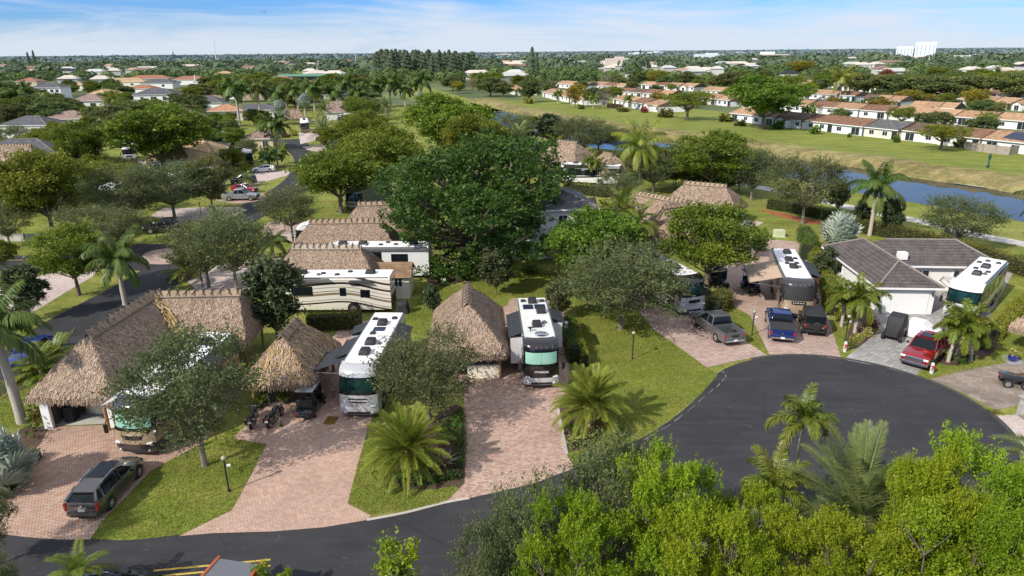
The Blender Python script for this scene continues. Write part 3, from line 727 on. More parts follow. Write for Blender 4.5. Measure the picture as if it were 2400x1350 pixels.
def crown_soup(seed, R, Hc, zc, nl=12, clumps=26, per=26, leaf=.16, clump_r=.38, flat=.8, spread=.62, rad_=(.34, .52), twig=0.0, aspect=.42, shell=.55, drop_low=True, jit=.07):
    r = np.random.default_rng(seed); Q = []; T = []
    L = lobes_for(r, nl, R, Hc, zc, spread, rad_, jit)
    for c, lr in L:
        lt = r.uniform(.0, .42)
        m = max(4, int(clumps*(lr/(R*.43))**2))
        d = unit(m, r)
        if drop_low: d[:, 2] = np.where(d[:, 2] < -.45, -d[:, 2], d[:, 2])
        rr = lr*(shell+(1-shell)*r.random(m))[:, None]
        cc = c+d*rr*np.array([1, 1, flat*Hc/(2*R) if Hc < 2*R else 1])
        for k in range(m):
            q = max(3, int(per*r.uniform(.5, 1.5)))
            o = cc[k]-np.array([0, 0, zc-.1*Hc]); o = o/(np.linalg.norm(o)+1e-6)
            g = r.normal(size=(q, 3))*clump_r*.5*r.uniform(.6, 1.3)
            if twig:
                t = r.random(q)[:, None]; dd = o*.8+unit(1, r)[0]*.5+np.array([0, 0, .25])
                g = g*(.35+.4*(1-t))+dd*t*twig*r.uniform(.5, 1.5)
            P = cc[k]+g
            Q.append(leaves(P, np.tile(o, (q, 1)), leaf, r, aspect))
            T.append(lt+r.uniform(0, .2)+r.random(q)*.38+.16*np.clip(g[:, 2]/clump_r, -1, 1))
    return np.concatenate(Q), np.concatenate(T), L
def trunk_mb(seed, L, base_r, fork, lean=0.0, sides=7, every=1, thin=.035):
    r = np.random.default_rng(seed+99); mb = MB()
    top = Vector((r.normal()*lean, r.normal()*lean, fork))
    mb.tube([(0, 0, -.1), (0, 0, .25), top*.55+Vector((0, 0, 0)), top], [base_r*1.35, base_r, base_r*.82, base_r*.7], sides)
    for i, (c, lr) in enumerate(L):
        if i % every: continue
        c = Vector(c); mid = top*.45+c*.55+Vector((r.normal()*.3, r.normal()*.3, -.12*(c-top).length))
        br = max(thin, base_r*.42)
        mb.tube([top-Vector((0, 0, .3)), mid, c], [br, br*.6, thin*.6], 5, False)
        for k in range(3):
            e = c+Vector(unit(1, r)[0])*lr*.85; e.z = max(e.z, c.z-.2*lr)
            mb.tube([mid*.4+c*.6, e], [br*.4, thin*.4], 4, False)
    return mb
class Proto:
    """a tree model of unit height; copied by tree()"""
    def __init__(s, key, name, seed, leafm, barkm, Hh=8., R=3.5, Hc=5.5, trunk_r=.16, fork=None, **kw):
        zc = Hh-Hc/2
        Q, T, L = crown_soup(seed, R, Hc, zc, **kw)
        # settle the model to exactly Hh tall and 2R wide
        P = Q.reshape(-1, 3)
        s.H = float(np.percentile(P[:, 2], 99.7)); s.W = float(np.percentile(P[:, 0], 99.3)-np.percentile(P[:, 0], .7))
        s.name = name
        s.crown = soup_mesh(name+'_crown', Q, T, leafm)
        t = trunk_mb(seed, L, trunk_r, fork or (Hh-Hc)*1.02).build('trunk', barkm, smooth=True)
        s.trunk = t.data; bpy.data.objects.remove(t)
TREES = {}
def proto(key, *a, **k):
    TREES.setdefault(key, []).append(Proto(key, *a, **k))
# airy live oaks: fine grey-green leaves on long twigs
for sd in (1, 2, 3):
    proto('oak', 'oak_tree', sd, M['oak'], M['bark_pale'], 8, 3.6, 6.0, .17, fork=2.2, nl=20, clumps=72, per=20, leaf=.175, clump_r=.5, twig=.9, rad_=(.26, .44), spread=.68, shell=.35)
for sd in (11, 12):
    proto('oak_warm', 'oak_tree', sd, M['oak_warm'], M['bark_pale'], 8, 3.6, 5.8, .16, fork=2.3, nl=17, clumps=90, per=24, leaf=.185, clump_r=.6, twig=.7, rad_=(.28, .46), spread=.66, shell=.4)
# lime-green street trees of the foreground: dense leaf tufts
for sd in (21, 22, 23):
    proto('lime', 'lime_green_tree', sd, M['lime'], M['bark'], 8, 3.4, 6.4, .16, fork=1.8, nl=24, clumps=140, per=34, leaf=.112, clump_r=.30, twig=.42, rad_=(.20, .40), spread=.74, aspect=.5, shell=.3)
for sd in (31, 32):
    proto('bright', 'leafy_tree', sd, M['bright'], M['bark'], 8, 3.6, 6.0, .18, nl=16, clumps=80, per=26, leaf=.22, clump_r=.55, twig=.3, rad_=(.30, .46), aspect=.5)
for sd in (36, 37):
    proto('olive', 'leafy_tree', sd, M['olive'], M['bark'], 8, 3.6, 5.8, .18, nl=16, clumps=85, per=26, leaf=.2, clump_r=.6, twig=.4, rad_=(.28, .46), aspect=.5, shell=.4)
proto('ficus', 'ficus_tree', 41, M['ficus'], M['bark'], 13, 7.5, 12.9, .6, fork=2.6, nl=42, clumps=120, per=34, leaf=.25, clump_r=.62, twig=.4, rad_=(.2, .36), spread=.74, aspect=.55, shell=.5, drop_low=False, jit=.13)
for sd in (51, 52):
    proto('magnolia', 'magnolia_tree', sd, M['magnolia'], M['bark'], 6, 1.6, 5.0, .07, fork=1.2, nl=16, clumps=30, per=18, leaf=.26, clump_r=.32, rad_=(.3, .5), spread=.72, aspect=.5, shell=.4)
for sd in (61, 62, 63):
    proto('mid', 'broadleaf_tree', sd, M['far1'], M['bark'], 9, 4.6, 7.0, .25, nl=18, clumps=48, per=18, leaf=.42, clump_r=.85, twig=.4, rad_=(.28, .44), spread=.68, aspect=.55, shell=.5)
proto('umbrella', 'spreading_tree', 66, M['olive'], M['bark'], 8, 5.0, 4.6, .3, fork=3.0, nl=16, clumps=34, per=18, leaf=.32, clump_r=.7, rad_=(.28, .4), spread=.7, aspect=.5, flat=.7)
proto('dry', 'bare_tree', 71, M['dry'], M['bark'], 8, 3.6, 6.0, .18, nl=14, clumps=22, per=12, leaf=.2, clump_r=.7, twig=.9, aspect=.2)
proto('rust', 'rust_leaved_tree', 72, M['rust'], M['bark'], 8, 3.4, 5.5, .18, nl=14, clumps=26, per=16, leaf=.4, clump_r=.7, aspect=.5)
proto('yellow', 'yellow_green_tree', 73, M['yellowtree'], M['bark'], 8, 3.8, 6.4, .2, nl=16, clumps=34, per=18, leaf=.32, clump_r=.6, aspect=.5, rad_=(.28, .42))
proto('sapling', 'young_tree', 74, M['lime'], M['bark_pale'], 5, .75, 3.4, .04, fork=1.6, nl=9, clumps=9, per=14, leaf=.16, clump_r=.25, aspect=.5, rad_=(.35, .6), shell=.2)

def tree(key, label, base, height, width, cat='tree', group=None, rz=None, name=None, small=False):
    pr = random.choice(TREES[key])
    sx = width/pr.W; sz = height/pr.H
    t = thing(name or pr.name, label, cat, (base[0], base[1], base[2] if len(base) > 2 else 0), random.uniform(0, 2*PI) if rz is None else rz, group, (sx, sx, sz))
    link('trunk', pr.trunk, t); link('crown', pr.crown, t)
    return t
def ptree(key, label, bx, by, top, wpx, **k):
    b = G(bx, by); h = height_at(b, top); d = depth((b[0], b[1], h*.6))
    return tree(key, label, b, h, wpx/FPX*d, **k)

# ---- palms
def frond_soup(L, droop, npair, ll, lw, rise=.6, vee=.5, hang=.3, seed=0, tipw=.35, plume=0.0):
    """a feather frond growing from the origin towards +X"""
    r = np.random.default_rng(seed); n = npair
    s = np.linspace(0, 1, n)
    ang = rise-droop*s**1.4                            # slope along the frond
    dx = np.cos(ang)*L/n; dz = np.sin(ang)*L/n
    X = np.concatenate([[0], np.cumsum(dx)[:-1]]); Z = np.concatenate([[0], np.cumsum(dz)[:-1]])
    Q = []; T = []
    for i in range(1, n):
        p = np.array([X[i], 0, Z[i]]); t = np.array([np.cos(ang[i]), 0, np.sin(ang[i])]); nrm = np.array([-np.sin(ang[i]), 0, np.cos(ang[i])])
        q = s[i]
        if q < .10: continue
        l = ll*(math.sin(PI*min(1, (q*.86+.14)))**.6*(1-tipw)+tipw)*r.uniform(.85, 1.12)
        for sd in (-1, 1):
            for rep in range(2 if plume else 1):
                ph = vee+(r.uniform(-plume, plume) if plume else 0)
                d = t*(.55+.45*q)+np.array([0, sd*math.cos(ph), 0])+nrm*math.sin(ph)-np.array([0, 0, hang*r.uniform(.7, 1.3)])
                d /= np.linalg.norm(d)
                b = np.cross(d, nrm); b /= np.linalg.norm(b)+1e-6
                mid = p+d*l*.45; tip = p+d*l-np.array([0, 0, hang*l*.35])
                Q.append([p, mid-b*lw, tip, mid+b*lw]); T.append(.35+.3*r.random()+.25*q)
    # midrib
    w = L*.010
    for i in range(n-1):
        a = np.array([X[i], 0, Z[i]]); b = np.array([X[i+1], 0, Z[i+1]]); ww = w*(1-.8*s[i])
        Q.append([a+[0, -ww, .0], b+[0, -ww, 0], b+[0, ww, 0], a+[0, ww, 0]]); T.append(.95)
        Q.append([a+[0, 0, -ww], b+[0, 0, -ww], b+[0, 0, ww], a+[0, 0, ww]]); T.append(.95)
    return np.array(Q, float), np.array(T)
def fan_soup(L, petiole, nseg=22, seed=0, rise=.5, cup=.25):
    r = np.random.default_rng(seed); Q = []; T = []
    c = np.array([petiole*math.cos(rise), 0, petiole*math.sin(rise)]); tl = rise*.45+.75; t = np.array([math.cos(tl), 0, math.sin(tl)]); nrm = np.array([-t[2], 0, t[0]])
    for w_ in (0, 1):
        wv = np.array([0, .035, 0]) if w_ == 0 else np.array([0, 0, .03])
        Q.append([-wv, c-wv*.6, c+wv*.6, wv]); T.append(.75)
    for k in range(nseg):
        a = (k+.5)/nseg*2*2.45-2.45
        d = t*math.cos(a)+np.array([0, math.sin(a), 0])+nrm*cup*(1+.5*math.cos(a)); d /= np.linalg.norm(d)
        b = np.cross(d, nrm); b /= np.linalg.norm(b)
        l = L*r.uniform(.86, 1.08); tw = .55 if k % 2 else -.55
        bb = b*math.cos(tw)+nrm*math.sin(tw)
        tip = c+d*l-np.array([0, 0, .12*l]); mid = c+d*l*.6; wd = l*.6*math.tan(2.45/nseg)*1.15
        Q.append([c, mid-bb*wd, tip, mid+bb*wd]); T.append((.08 if k % 2 else .78)+.2*r.random())
    return np.array(Q, float), np.array(T)
FR = {}
def frond_set(key, mat, specs):
    FR[key] = [soup_mesh(key+'_frond', *f, mat) for f in specs]
frond_set('date', M['date'], [frond_soup(3.0, d, 66, .5, .02, ri, .45, .1, i, .35, .4) for i, (d, ri) in enumerate(((.45, 1.25), (.75, .9), (.95, .5), (1.0, .05)))])
frond_set('dateg', M['date_grey'], [frond_soup(3.4, d, 62, .55, .017, ri, .6, .10, i, .3, .35) for i, (d, ri) in enumerate(((.5, 1.3), (.8, .95), (1.0, .55), (1.0, .1)))])
frond_set('royal', M['royal'], [frond_soup(3.2, d, 40, .85, .045, ri, .1, .85, i, .4, .35) for i, (d, ri) in enumerate(((.9, 1.2), (1.5, .85), (1.7, .45), (1.6, 0.0)))])
frond_set('foxtail', M['foxtail'], [frond_soup(2.2, d, 40, .5, .034, ri, .1, .45, i, .5, .9) for i, (d, ri) in enumerate(((1.3, 1.25), (2.0, .95), (2.2, .6), (2.0, .2)))])
frond_set('coconut', M['date'], [frond_soup(4.2, d, 44, .95, .045, ri, 0, .9, i, .35) for i, (d, ri) in enumerate(((.8, 1.25), (1.4, .85), (1.7, .45), (1.5, -.1)))])
frond_set('silver', M['silver'], [fan_soup(1.2, .95, 24, i, ri, .22) for i, ri in enumerate((1.25, .85, .45, .05))])
frond_set('areca', M['foxtail'], [frond_soup(2.1, d, 34, .55, .032, ri, .35, .4, i+4, .4) for i, (d, ri) in enumerate(((.9, 1.3), (1.5, 1.05), (1.8, .8), (1.7, .5)))])
def crown_angles(n, hi, seed):
    r = random.Random(seed); out = []
    for i in range(n):
        q = (i+.5)/n
        out.append((i*2.39996+r.uniform(-.25, .25), min(3, int(q*4)), r.uniform(-.18, .18), r.uniform(.85, 1.12)))
    return out
def merged_crown(key, n, seed, soups, mat, nm):
    Q = []; T = []
    for a, c, tilt, s in crown_angles(n, 0, seed):
        q, t = soups[c]; R_ = np.array((Matrix.Rotation(a, 3, 'Z') @ Matrix.Rotation(tilt, 3, 'Y')))
        Q.append((q*s) @ R_.T); T.append(t)
    return soup_mesh(nm, np.concatenate(Q), np.concatenate(T), mat)
def palm(key, label, base, trunk_h, scale, n=22, tr=.16, mat='palm_grey', shaft=0.0, bulge=1.15, lean=(0, 0), name='palm_tree', seed=None, group=None, pine=False):
    """a palm whose fronds are parts of their own"""
    seed = seed if seed is not None else random.randint(0, 9999)
    t = thing(name, label, 'palm', (base[0], base[1], 0), random.uniform(0, 6.28), group)
    top = Vector((lean[0], lean[1], trunk_h)); mb = MB()
    K = 7; P = [Vector((lean[0]*(q/K)**2, lean[1]*(q/K)**2, trunk_h*q/K)) for q in range(K+1)]; P[0].z = -.1
    R_ = [tr*(1.3 if q == 0 else (bulge if 1 <= q <= 3 else 1.0)) for q in range(K+1)]
    if pine: R_ = [tr*.92, tr, tr*1.05, tr*1.1, tr*1.12, tr*1.1, tr*1.05, tr*.8]
    mb.tube(P, R_, 12); mb.build('trunk', M[mat], t, smooth=True)
    if shaft:
        m2 = MB(); m2.tube([top+Vector((0, 0, -.05)), top+Vector((0, 0, shaft*.3)), top+Vector((0, 0, shaft))], [tr*1.05, tr*.95, tr*.35], 10)
        m2.build('crownshaft', M['crownshaft'], t, smooth=True); top = top+Vector((0, 0, shaft*.92))
    for a, c, tilt, s in crown_angles(n, 0, seed):
        f = link('frond', FR[key][c], t)
        f.location = top+Vector((math.cos(a), math.sin(a), 0))*tr*.5+Vector((0, 0, -.10*c*scale))
        f.rotation_euler = (0, tilt, a); f.scale = (scale*s,)*3
    return t
# distant palms: trunk and one crown each
FAR_PALM = {}
def far_palm_mesh(key, mat, soups, n):
    FAR_PALM[key] = [merged_crown(key, n, s, soups, mat, key+'_crown') for s in (3, 4)]
far_palm_mesh('royal', M['royal'], [frond_soup(3.2, d, 13, 1.0, .12, ri, .1, .8, i, .4, .3) for i, (d, ri) in enumerate(((.9, 1.2), (1.5, .85), (1.7, .45), (1.6, 0.0)))], 18)
far_palm_mesh('date', M['date_grey'], [frond_soup(3.0, d, 14, .6, .09, ri, .5, .1, i, .3) for i, (d, ri) in enumerate(((.6, 1.3), (.9, .9), (1.1, .5), (1.0, 0)))], 30)
far_palm_mesh('silver', M['silver'], [fan_soup(1.2, 1.0, 14, i, ri) for i, ri in enumerate((1.25, .85, .45, .0))], 30)
far_palm_mesh('coconut', M['foxtail'], [frond_soup(3.6, d, 14, 1.0, .11, ri, 0, .8, i, .35) for i, (d, ri) in enumerate(((.8, 1.25), (1.4, .85), (1.7, .4), (1.5, -.1)))], 20)
_t = MB(); _t.tube([(0, 0, -.1), (0, 0, .35), (0, 0, .7), (0, 0, 1)], [.2, .17, .15, .12], 8); _o = _t.build('trunk', M['palm_grey'], smooth=True); PALM_TRUNK = _o.data; bpy.data.objects.remove(_o)
def far_palm(key, label, base, height, scale, group=None, name='palm_tree'):
    t = thing(name, label, 'palm', (base[0], base[1], 0), random.uniform(0, 6.28), group)
    tk = link('trunk', PALM_TRUNK, t); tk.scale = (scale*1.1, scale*1.1, height)
    c = link('crown', random.choice(FAR_PALM[key]), t); c.location = (0, 0, height*.98); c.scale = (scale,)*3
    return t
def pfar_palm(key, label, bx, by, top, wpx, group=None, name='palm_tree'):
    b = G(bx, by); h = height_at(b, top); d = depth((b[0], b[1], h*.8)); w_ = wpx/FPX*d
    span = {'royal': 5.0, 'date': 4.8, 'silver': 4.3, 'coconut': 5.6}[key]; s = w_/span
    return far_palm(key, label, b, max(.8, h-1.6*s), s, group, name)

# ---- hedges, shrubs, ground cover
def hedge(name, label, line, width, height, mat='hedge', leaf=.14, dens=150, cat='hedge', group=None, round_=True, kind=None):
    L = [Vector((p[0], p[1], 0)) for p in line]; c0 = sum(L, Vector())/len(L)
    t = thing(name, label, cat, c0, 0, group)
    Q = []; T = []; core = MB(); r = np.random.default_rng(abs(hash(label)) % 9999 if False else len(label)*7+int(abs(c0.x)*10))
    for a, b in zip(L, L[1:]):
        d = b-a; ln = d.length
        if ln < .01: continue
        u = d/ln; nn = Vector((-u.y, u.x, 0)); rz = math.atan2(u.y, u.x)
        m = (a+b)/2-c0
        core.box((m.x, m.y, height*.42), (ln, width*.72, height*.84), rz)
        area = ln*(2*height+width)
        k = int(area*dens)
        s = r.random(k)*ln; face = r.random(k)*(2*height+width)
        off = np.where(face < height, -width/2, np.where(face < 2*height, width/2, (face-2*height)-width/2))
        z = np.where(face < height, face, np.where(face < 2*height, face-height, height))
        if round_: off = off*(1-.25*(z/height)**4)
        jit = r.normal(size=(k, 3))*.07*(1+width*.3)
        wob = (.06*np.sin(s*3.1)+.05*np.sin(s*7.3+1))*min(1, height)
        P = np.array(a-c0)+np.outer(s, np.array(u))+np.outer(off, np.array(nn)); P[:, 2] = z*(1+wob)
        P += jit; P[:, 2] = np.maximum(P[:, 2], .03)
        out = np.outer(np.sign(off)*(z < height*.97), np.array(nn)); out[:, 2] = (z >= height*.97)
        Q.append(leaves(P, out, leaf, r, .5, .3)); T.append(.2+.5*r.random(k)+.2*np.sin(s*1.7)*.5+.15*(z/height))
    core.build('branches', M['hedgecore'], t)
    link('foliage', soup_mesh('hedge_foliage', np.concatenate(Q), np.concatenate(T), M[mat]), t)
    return t
def shrub_soup(seed, n, leaf, aspect=.45, up=.6):
    r = np.random.default_rng(seed); d = unit(n, r); d[:, 2] = abs(d[:, 2])
    lob = 1+.22*np.sin(d[:, 0]*5+seed)*np.cos(d[:, 1]*4)+.1*r.normal(size=n)
    P = d*(r.random(n)**.4)[:, None]*lob[:, None]*.5; P[:, 2] = P[:, 2]*2+.04
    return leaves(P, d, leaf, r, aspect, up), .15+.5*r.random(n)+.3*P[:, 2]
SHRUB = {}
def shrub(label, base, w_, h, mat='hedge', leaf=.16, n=420, name='shrub', cat='shrub', group=None):
    key = (mat, leaf, n)
    if key not in SHRUB: SHRUB[key] = [soup_mesh('shrub_foliage', *shrub_soup(s, n, leaf), M[mat]) for s in (5, 6)]
    o = link(name, random.choice(SHRUB[key])); o.location = (base[0], base[1], 0); o.rotation_euler = (0, 0, random.uniform(0, 6.28)); o.scale = (w_, w_, h)
    return tag(o, label, cat, group)
def cover(label, pts, h, mat, dens, leaf, name='ground_cover', cat='ground cover'):
    """low planting filling a polygon of world points: nobody could count it"""
    P = [Vector((p[0], p[1])) for p in pts]; xs = [p.x for p in P]; ys = [p.y for p in P]
    r = np.random.default_rng(len(pts)*31+int(abs(xs[0])*100)); out = []
    area = (max(xs)-min(xs))*(max(ys)-min(ys)); k = int(area*dens)
    X = r.uniform(min(xs), max(xs), k); Y = r.uniform(min(ys), max(ys), k); ins = np.zeros(k, bool); j = len(P)-1
    for i in range(len(P)):
        xi, yi, xj, yj = P[i].x, P[i].y, P[j].x, P[j].y
        c = ((yi > Y) != (yj > Y)) & (X < (xj-xi)*(Y-yi)/(yj-yi+1e-12)+xi); ins ^= c; j = i
    X, Y = X[ins], Y[ins]; k = len(X); Z = h*r.random(k)**.5*(1+.3*np.sin(X*4)*np.cos(Y*3))+.02
    q = leaves(np.stack([X, Y, Z], 1), np.tile([0, 0, 1.0], (k, 1)), leaf, r, .5, .5)
    o = link(name, soup_mesh(name, q, .2+.6*r.random(k), M[mat])); return tag(o, label, cat, None, 'stuff')
# ------------------------------------------------------------------ roofs, huts and houses
def roof_mesh(faces, thick=.12):
    """faces: list of polygons (lists of Vector), first two points along the eave; UVs in metres (u along eave, v up the slope)"""
    bm = bmesh.new(); uvl = bm.loops.layers.uv.new('UVMap')
    for P in faces:
        P = [Vector(p) for p in P]; n = (P[1]-P[0]).cross(P[2]-P[0])
        if n.z < 0: P = [P[1], P[0]]+P[2:][::-1]
        u = (P[1]-P[0]).normalized(); n = (P[1]-P[0]).cross(P[2]-P[0]).normalized(); v = n.cross(u)
        vs = [bm.verts.new(p) for p in P]; f = bm.faces.new(vs)
        for lp, p in zip(f.loops, P): lp[uvl].uv = ((p-P[0]).dot(u), (p-P[0]).dot(v))
    return bm
def hip_faces(x0, x1, y0, y1, ze, zr, ridge_axis='X', gable=False):
    """local hip (or gable) roof over a rectangle"""
    if ridge_axis == 'X':
        h = 0 if gable else (y1-y0)/2; ym = (y0+y1)/2
        a, b = Vector((x0+h, ym, zr)), Vector((x1-h, ym, zr))
        c = [Vector((x0, y0, ze)), Vector((x1, y0, ze)), Vector((x1, y1, ze)), Vector((x0, y1, ze))]
        F = [[c[0], c[1], b, a], [c[2], c[3], a, b]]
        if not gable: F += [[c[1], c[2], b], [c[3], c[0], a]]
        return F, (a, b), c
    h = 0 if gable else (x1-x0)/2; xm = (x0+x1)/2
    a, b = Vector((xm, y0+h, zr)), Vector((xm, y1-h, zr))
    c = [Vector((x0, y0, ze)), Vector((x1, y0, ze)), Vector((x1, y1, ze)), Vector((x0, y1, ze))]
    F = [[c[1], c[2], b, a], [c[3], c[0], a, b]]
    if not gable: F += [[c[0], c[1], a], [c[2], c[3], b]]
    return F, (a, b), c
def add_roof(faces, mat, parent, name='roof', extra=None, under=.1):
    bm = roof_mesh(faces)
    # a thin underside so that the roof is a solid slab
    me = bpy.data.meshes.new(name); bm.to_mesh(me); bm.free(); me.materials.append(mat)
    o = link(name, me, parent)
    s = o.modifiers.new('slab', 'SOLIDIFY'); s.thickness = under; s.offset = -1
    return o
def ridge_tiles(segs, mat, parent, r=.11):
    mb = MB()
    for a, b in segs:
        a, b = Vector(a), Vector(b); mb.tube([a+(b-a)*.01+Vector((0, 0, .03)), b+Vector((0, 0, .03))], r, 6)
    return mb.build('ridge_tiles', mat, parent, smooth=True)
M['ridge_brown'] = simple('ridge_tile_brown', (.22, .19, .17), .8, 0, .25, 4)
M['ridge_orange'] = simple('ridge_tile_orange', (.5, .3, .18), .8, 0, .25, 4)

def strands(faces, dens, length, width, r, lift=.05, droop=.25):
    """thatch: leaf strips lying down the slopes of the given faces, and a ragged fringe at the eaves"""
    Q = []; T = []
    for P in faces:
        P = [np.array(p, float) for p in P]
        n = np.cross(P[1]-P[0], P[2]-P[0]); n /= np.linalg.norm(n)
        if n[2] < 0: n = -n
        dn = -np.array([0, 0, 1.0])+n*n[2]; dn = dn/np.linalg.norm(dn); sd = np.cross(n, dn)
        tri = [(P[0], P[i], P[i+1]) for i in range(1, len(P)-1)]
        for a, b, c in tri:
            A = np.linalg.norm(np.cross(b-a, c-a))/2; k = int(A*dens)
            u = r.random(k); v = r.random(k); m = u+v > 1; u[m] = 1-u[m]; v[m] = 1-v[m]
            p = a+np.outer(u, b-a)+np.outer(v, c-a)
            ang = r.normal(size=k)*.38
            d = np.outer(np.cos(ang), dn)+np.outer(np.sin(ang), sd)+np.outer(r.uniform(-.02, .22, k), n); d /= np.linalg.norm(d, axis=1, keepdims=True)
            s = np.cross(d, n); L = length*r.uniform(.6, 1.3, k)[:, None]; w_ = width*r.uniform(.6, 1.4, k)[:, None]
            p = p+np.outer(r.uniform(0, lift, k), n)
            e = p+d*L*.6; e[:, 2] += .0
            Q.append(np.stack([p-d*L*.4-s*w_*.3, e-s*w_*.5, e+s*w_*.5-np.array([0, 0, .0]), p-d*L*.4+s*w_*.3], 1)); T.append(.1+.8*r.random(k))
        # fringe along the eave edge P0-P1
        ln = np.linalg.norm(P[1]-P[0]); k = int(ln*dens*.75)
        p = P[0]+np.outer(r.random(k), P[1]-P[0])+np.outer(r.uniform(-.25, .05, k), dn)
        d = dn*.55+np.array([0, 0, -.6])+r.normal(size=(k, 3))*.22; d /= np.linalg.norm(d, axis=1, keepdims=True)
        s = np.cross(d, n); s /= np.linalg.norm(s, axis=1, keepdims=True)
        L = r.uniform(.25, .65, k)[:, None]; w_ = width*r.uniform(.5, 1.2, k)[:, None]
        Q.append(np.stack([p-s*w_*.5, p+d*L-s*w_*.2, p+d*L+s*w_*.2, p+s*w_*.5], 1)); T.append(.05+.7*r.random(k))
    return np.concatenate(Q), np.concatenate(T)
def bowed(faces, sag=.12):
    return faces
def ridge_cap(a, b, mat, parent, step=.62, w_=.46, zoff=.10):
    w_ = .36
    """weathered ridge: two sloping boards of fronds with short poles pushed through"""
    a, b = Vector(a), Vector(b); d = (b-a); L = d.length; u = d/L; s = Vector((-u.y, u.x, 0)); mb = MB()
    for sg in (-1, 1):
        q = [a-u*.25+Vector((0, 0, zoff+.14)), b+u*.25+Vector((0, 0, zoff+.14)), b+u*.25+s*sg*w_+Vector((0, 0, zoff-.34)), a-u*.25+s*sg*w_+Vector((0, 0, zoff-.34))]
        lo_ = [p-Vector((0, 0, .07)) for p in q]
        mb.pts(q+lo_, [(0, 1, 2, 3), (7, 6, 5, 4), (0, 4, 5, 1), (1, 5, 6, 2), (2, 6, 7, 3), (3, 7, 4, 0)])
    cap = mb.build('ridge_cap', mat, parent)
    k = max(2, int(L/step)); lg = MB()
    for i in range(k+1):
        p = a+u*(L*i/k)
        t = random.uniform(-.12, .12)
        lg.tube([p-s*.40+u*t+Vector((0, 0, zoff-.10)), p+s*.20-u*t+Vector((0, 0, zoff+.27))], .05, 6)
        lg.tube([p+s*.40+u*t+Vector((0, 0, zoff-.10)), p-s*.20-u*t+Vector((0, 0, zoff+.27))], .05, 6)
    for sg in (-1, 1):
        lg.tube([a-u*.2+s*sg*(w_+.02)+Vector((0, 0, zoff-.30)), b+u*.2+s*sg*(w_+.02)+Vector((0, 0, zoff-.30))], .045, 6)
    lg.build('ridge_pole', M['log'], cap)
    tuft = MB()
    return cap
def wing(a, b, hw, ext0, ext1, ze, zr):
    """hip wing in world coords: ridge a->b, half width, eave overhang past each ridge end"""
    a, b = Vector((a[0], a[1], 0)), Vector((b[0], b[1], 0)); u = (b-a).normalized(); s = Vector((-u.y, u.x, 0))
    Z = Vector((0, 0, ze)); A = a+Vector((0, 0, zr)); B = b+Vector((0, 0, zr))
    c0 = a-u*ext0-s*hw+Z; c1 = b+u*ext1-s*hw+Z; c2 = b+u*ext1+s*hw+Z; c3 = a-u*ext0+s*hw+Z
    # slopes bulge a little, as thick thatch does
    return [[c0, c1, B, A], [c2, c3, A, B], [c1, c2, B], [c3, c0, A]], (A, B), (c0, c1, c2, c3)
def subdivide_bow(faces, bow):
    """split each slope into an upper and a lower part with the middle pushed outwards"""
    out = []
    for P in faces:
        P = [Vector(p) for p in P]; n = (P[1]-P[0]).cross(P[2]-P[0]).normalized()
        if n.z < 0: n = -n
        if len(P) == 4:
            m1 = (P[1]+P[2])/2; m0 = (P[0]+P[3])/2
            up = Vector((0, 0, bow))
            out += [[P[0], P[1], m1+up, m0+up], [m0+up, m1+up, P[2], P[3]]]
        else:
            m1 = (P[1]+P[2])/2+Vector((0, 0, bow)); m0 = (P[0]+P[2])/2+Vector((0, 0, bow))
            out += [[P[0], P[1], m1, m0], [m0, m1, P[2]]]
    return out
def thatch_hut(label, wings, ze, zr, posts, dens=130, name='thatched_hut', ridge='ridge_tan', posth=None, floor=None, tan=0.0, length=.36, width=.05, ridges=True, group=None):
    """wings: list of (a, b, half width, ext0, ext1); posts: list of points"""
    ctr = sum((Vector((w_[0][0]+w_[1][0], w_[0][1]+w_[1][1], 0))/2 for w_ in wings), Vector())/len(wings)
    t = thing(name, label, 'thatched hut', ctr, 0, group)
    allf = []; rid = []; eav = []
    for (a, b, hw, e0, e1) in wings:
        f, r_, c = wing((a[0]-ctr.x, a[1]-ctr.y), (b[0]-ctr.x, b[1]-ctr.y), hw, e0, e1, ze, zr)
        allf += f; rid.append(r_); eav.append(c)
    ff = subdivide_bow(allf, .16)
    r = np.random.default_rng(int(abs(ctr.x*13+ctr.y*7)))
    mb = MB()
    for P in ff: mb.pts([p for p in P], [tuple(range(len(P)))])
    core = mb.build('roof', M['thatch_under'], t, up=True)
    s = core.modifiers.new('slab', 'SOLIDIFY'); s.thickness = .22; s.offset = -1
    q, tt = strands([[p for p in P] for P in ff], dens*(2.1 if dens > 70 else 1.2), length, width, r)
    # only the true eaves keep their long fringe: drop fringe pieces of the upper halves (they read as a second course)
    link('thatch', soup_mesh('thatch', q, tt, M['thatch']), core)
    if tan:
        k = r.random(len(q)) < .0
        q2, t2 = strands([[p for p in P] for P in ff if r.random() < tan], dens*.16, length*1.5, width*1.2, r, .12)
        link('fresh_thatch', soup_mesh('fresh_thatch', q2, t2, M['thatch_tan']), core)
    if ridges:
        for (A, B) in rid: ridge_cap(A, B, M[ridge], core)
    for p in posts:
        mbp = MB(); mbp.tube([(p[0]-ctr.x, p[1]-ctr.y, -.05), (p[0]-ctr.x, p[1]-ctr.y, (posth or ze)+.35)], .11, 8); mbp.build('post', M['post'], t, smooth=True)
    return t, ctr
def local_box(parent, ctr, name, mat, c, d, rz=0.0, bevel=0.0):
    return MB().box((c[0]-ctr.x, c[1]-ctr.y, c[2]), d, rz).build(name, mat, parent, bevel)

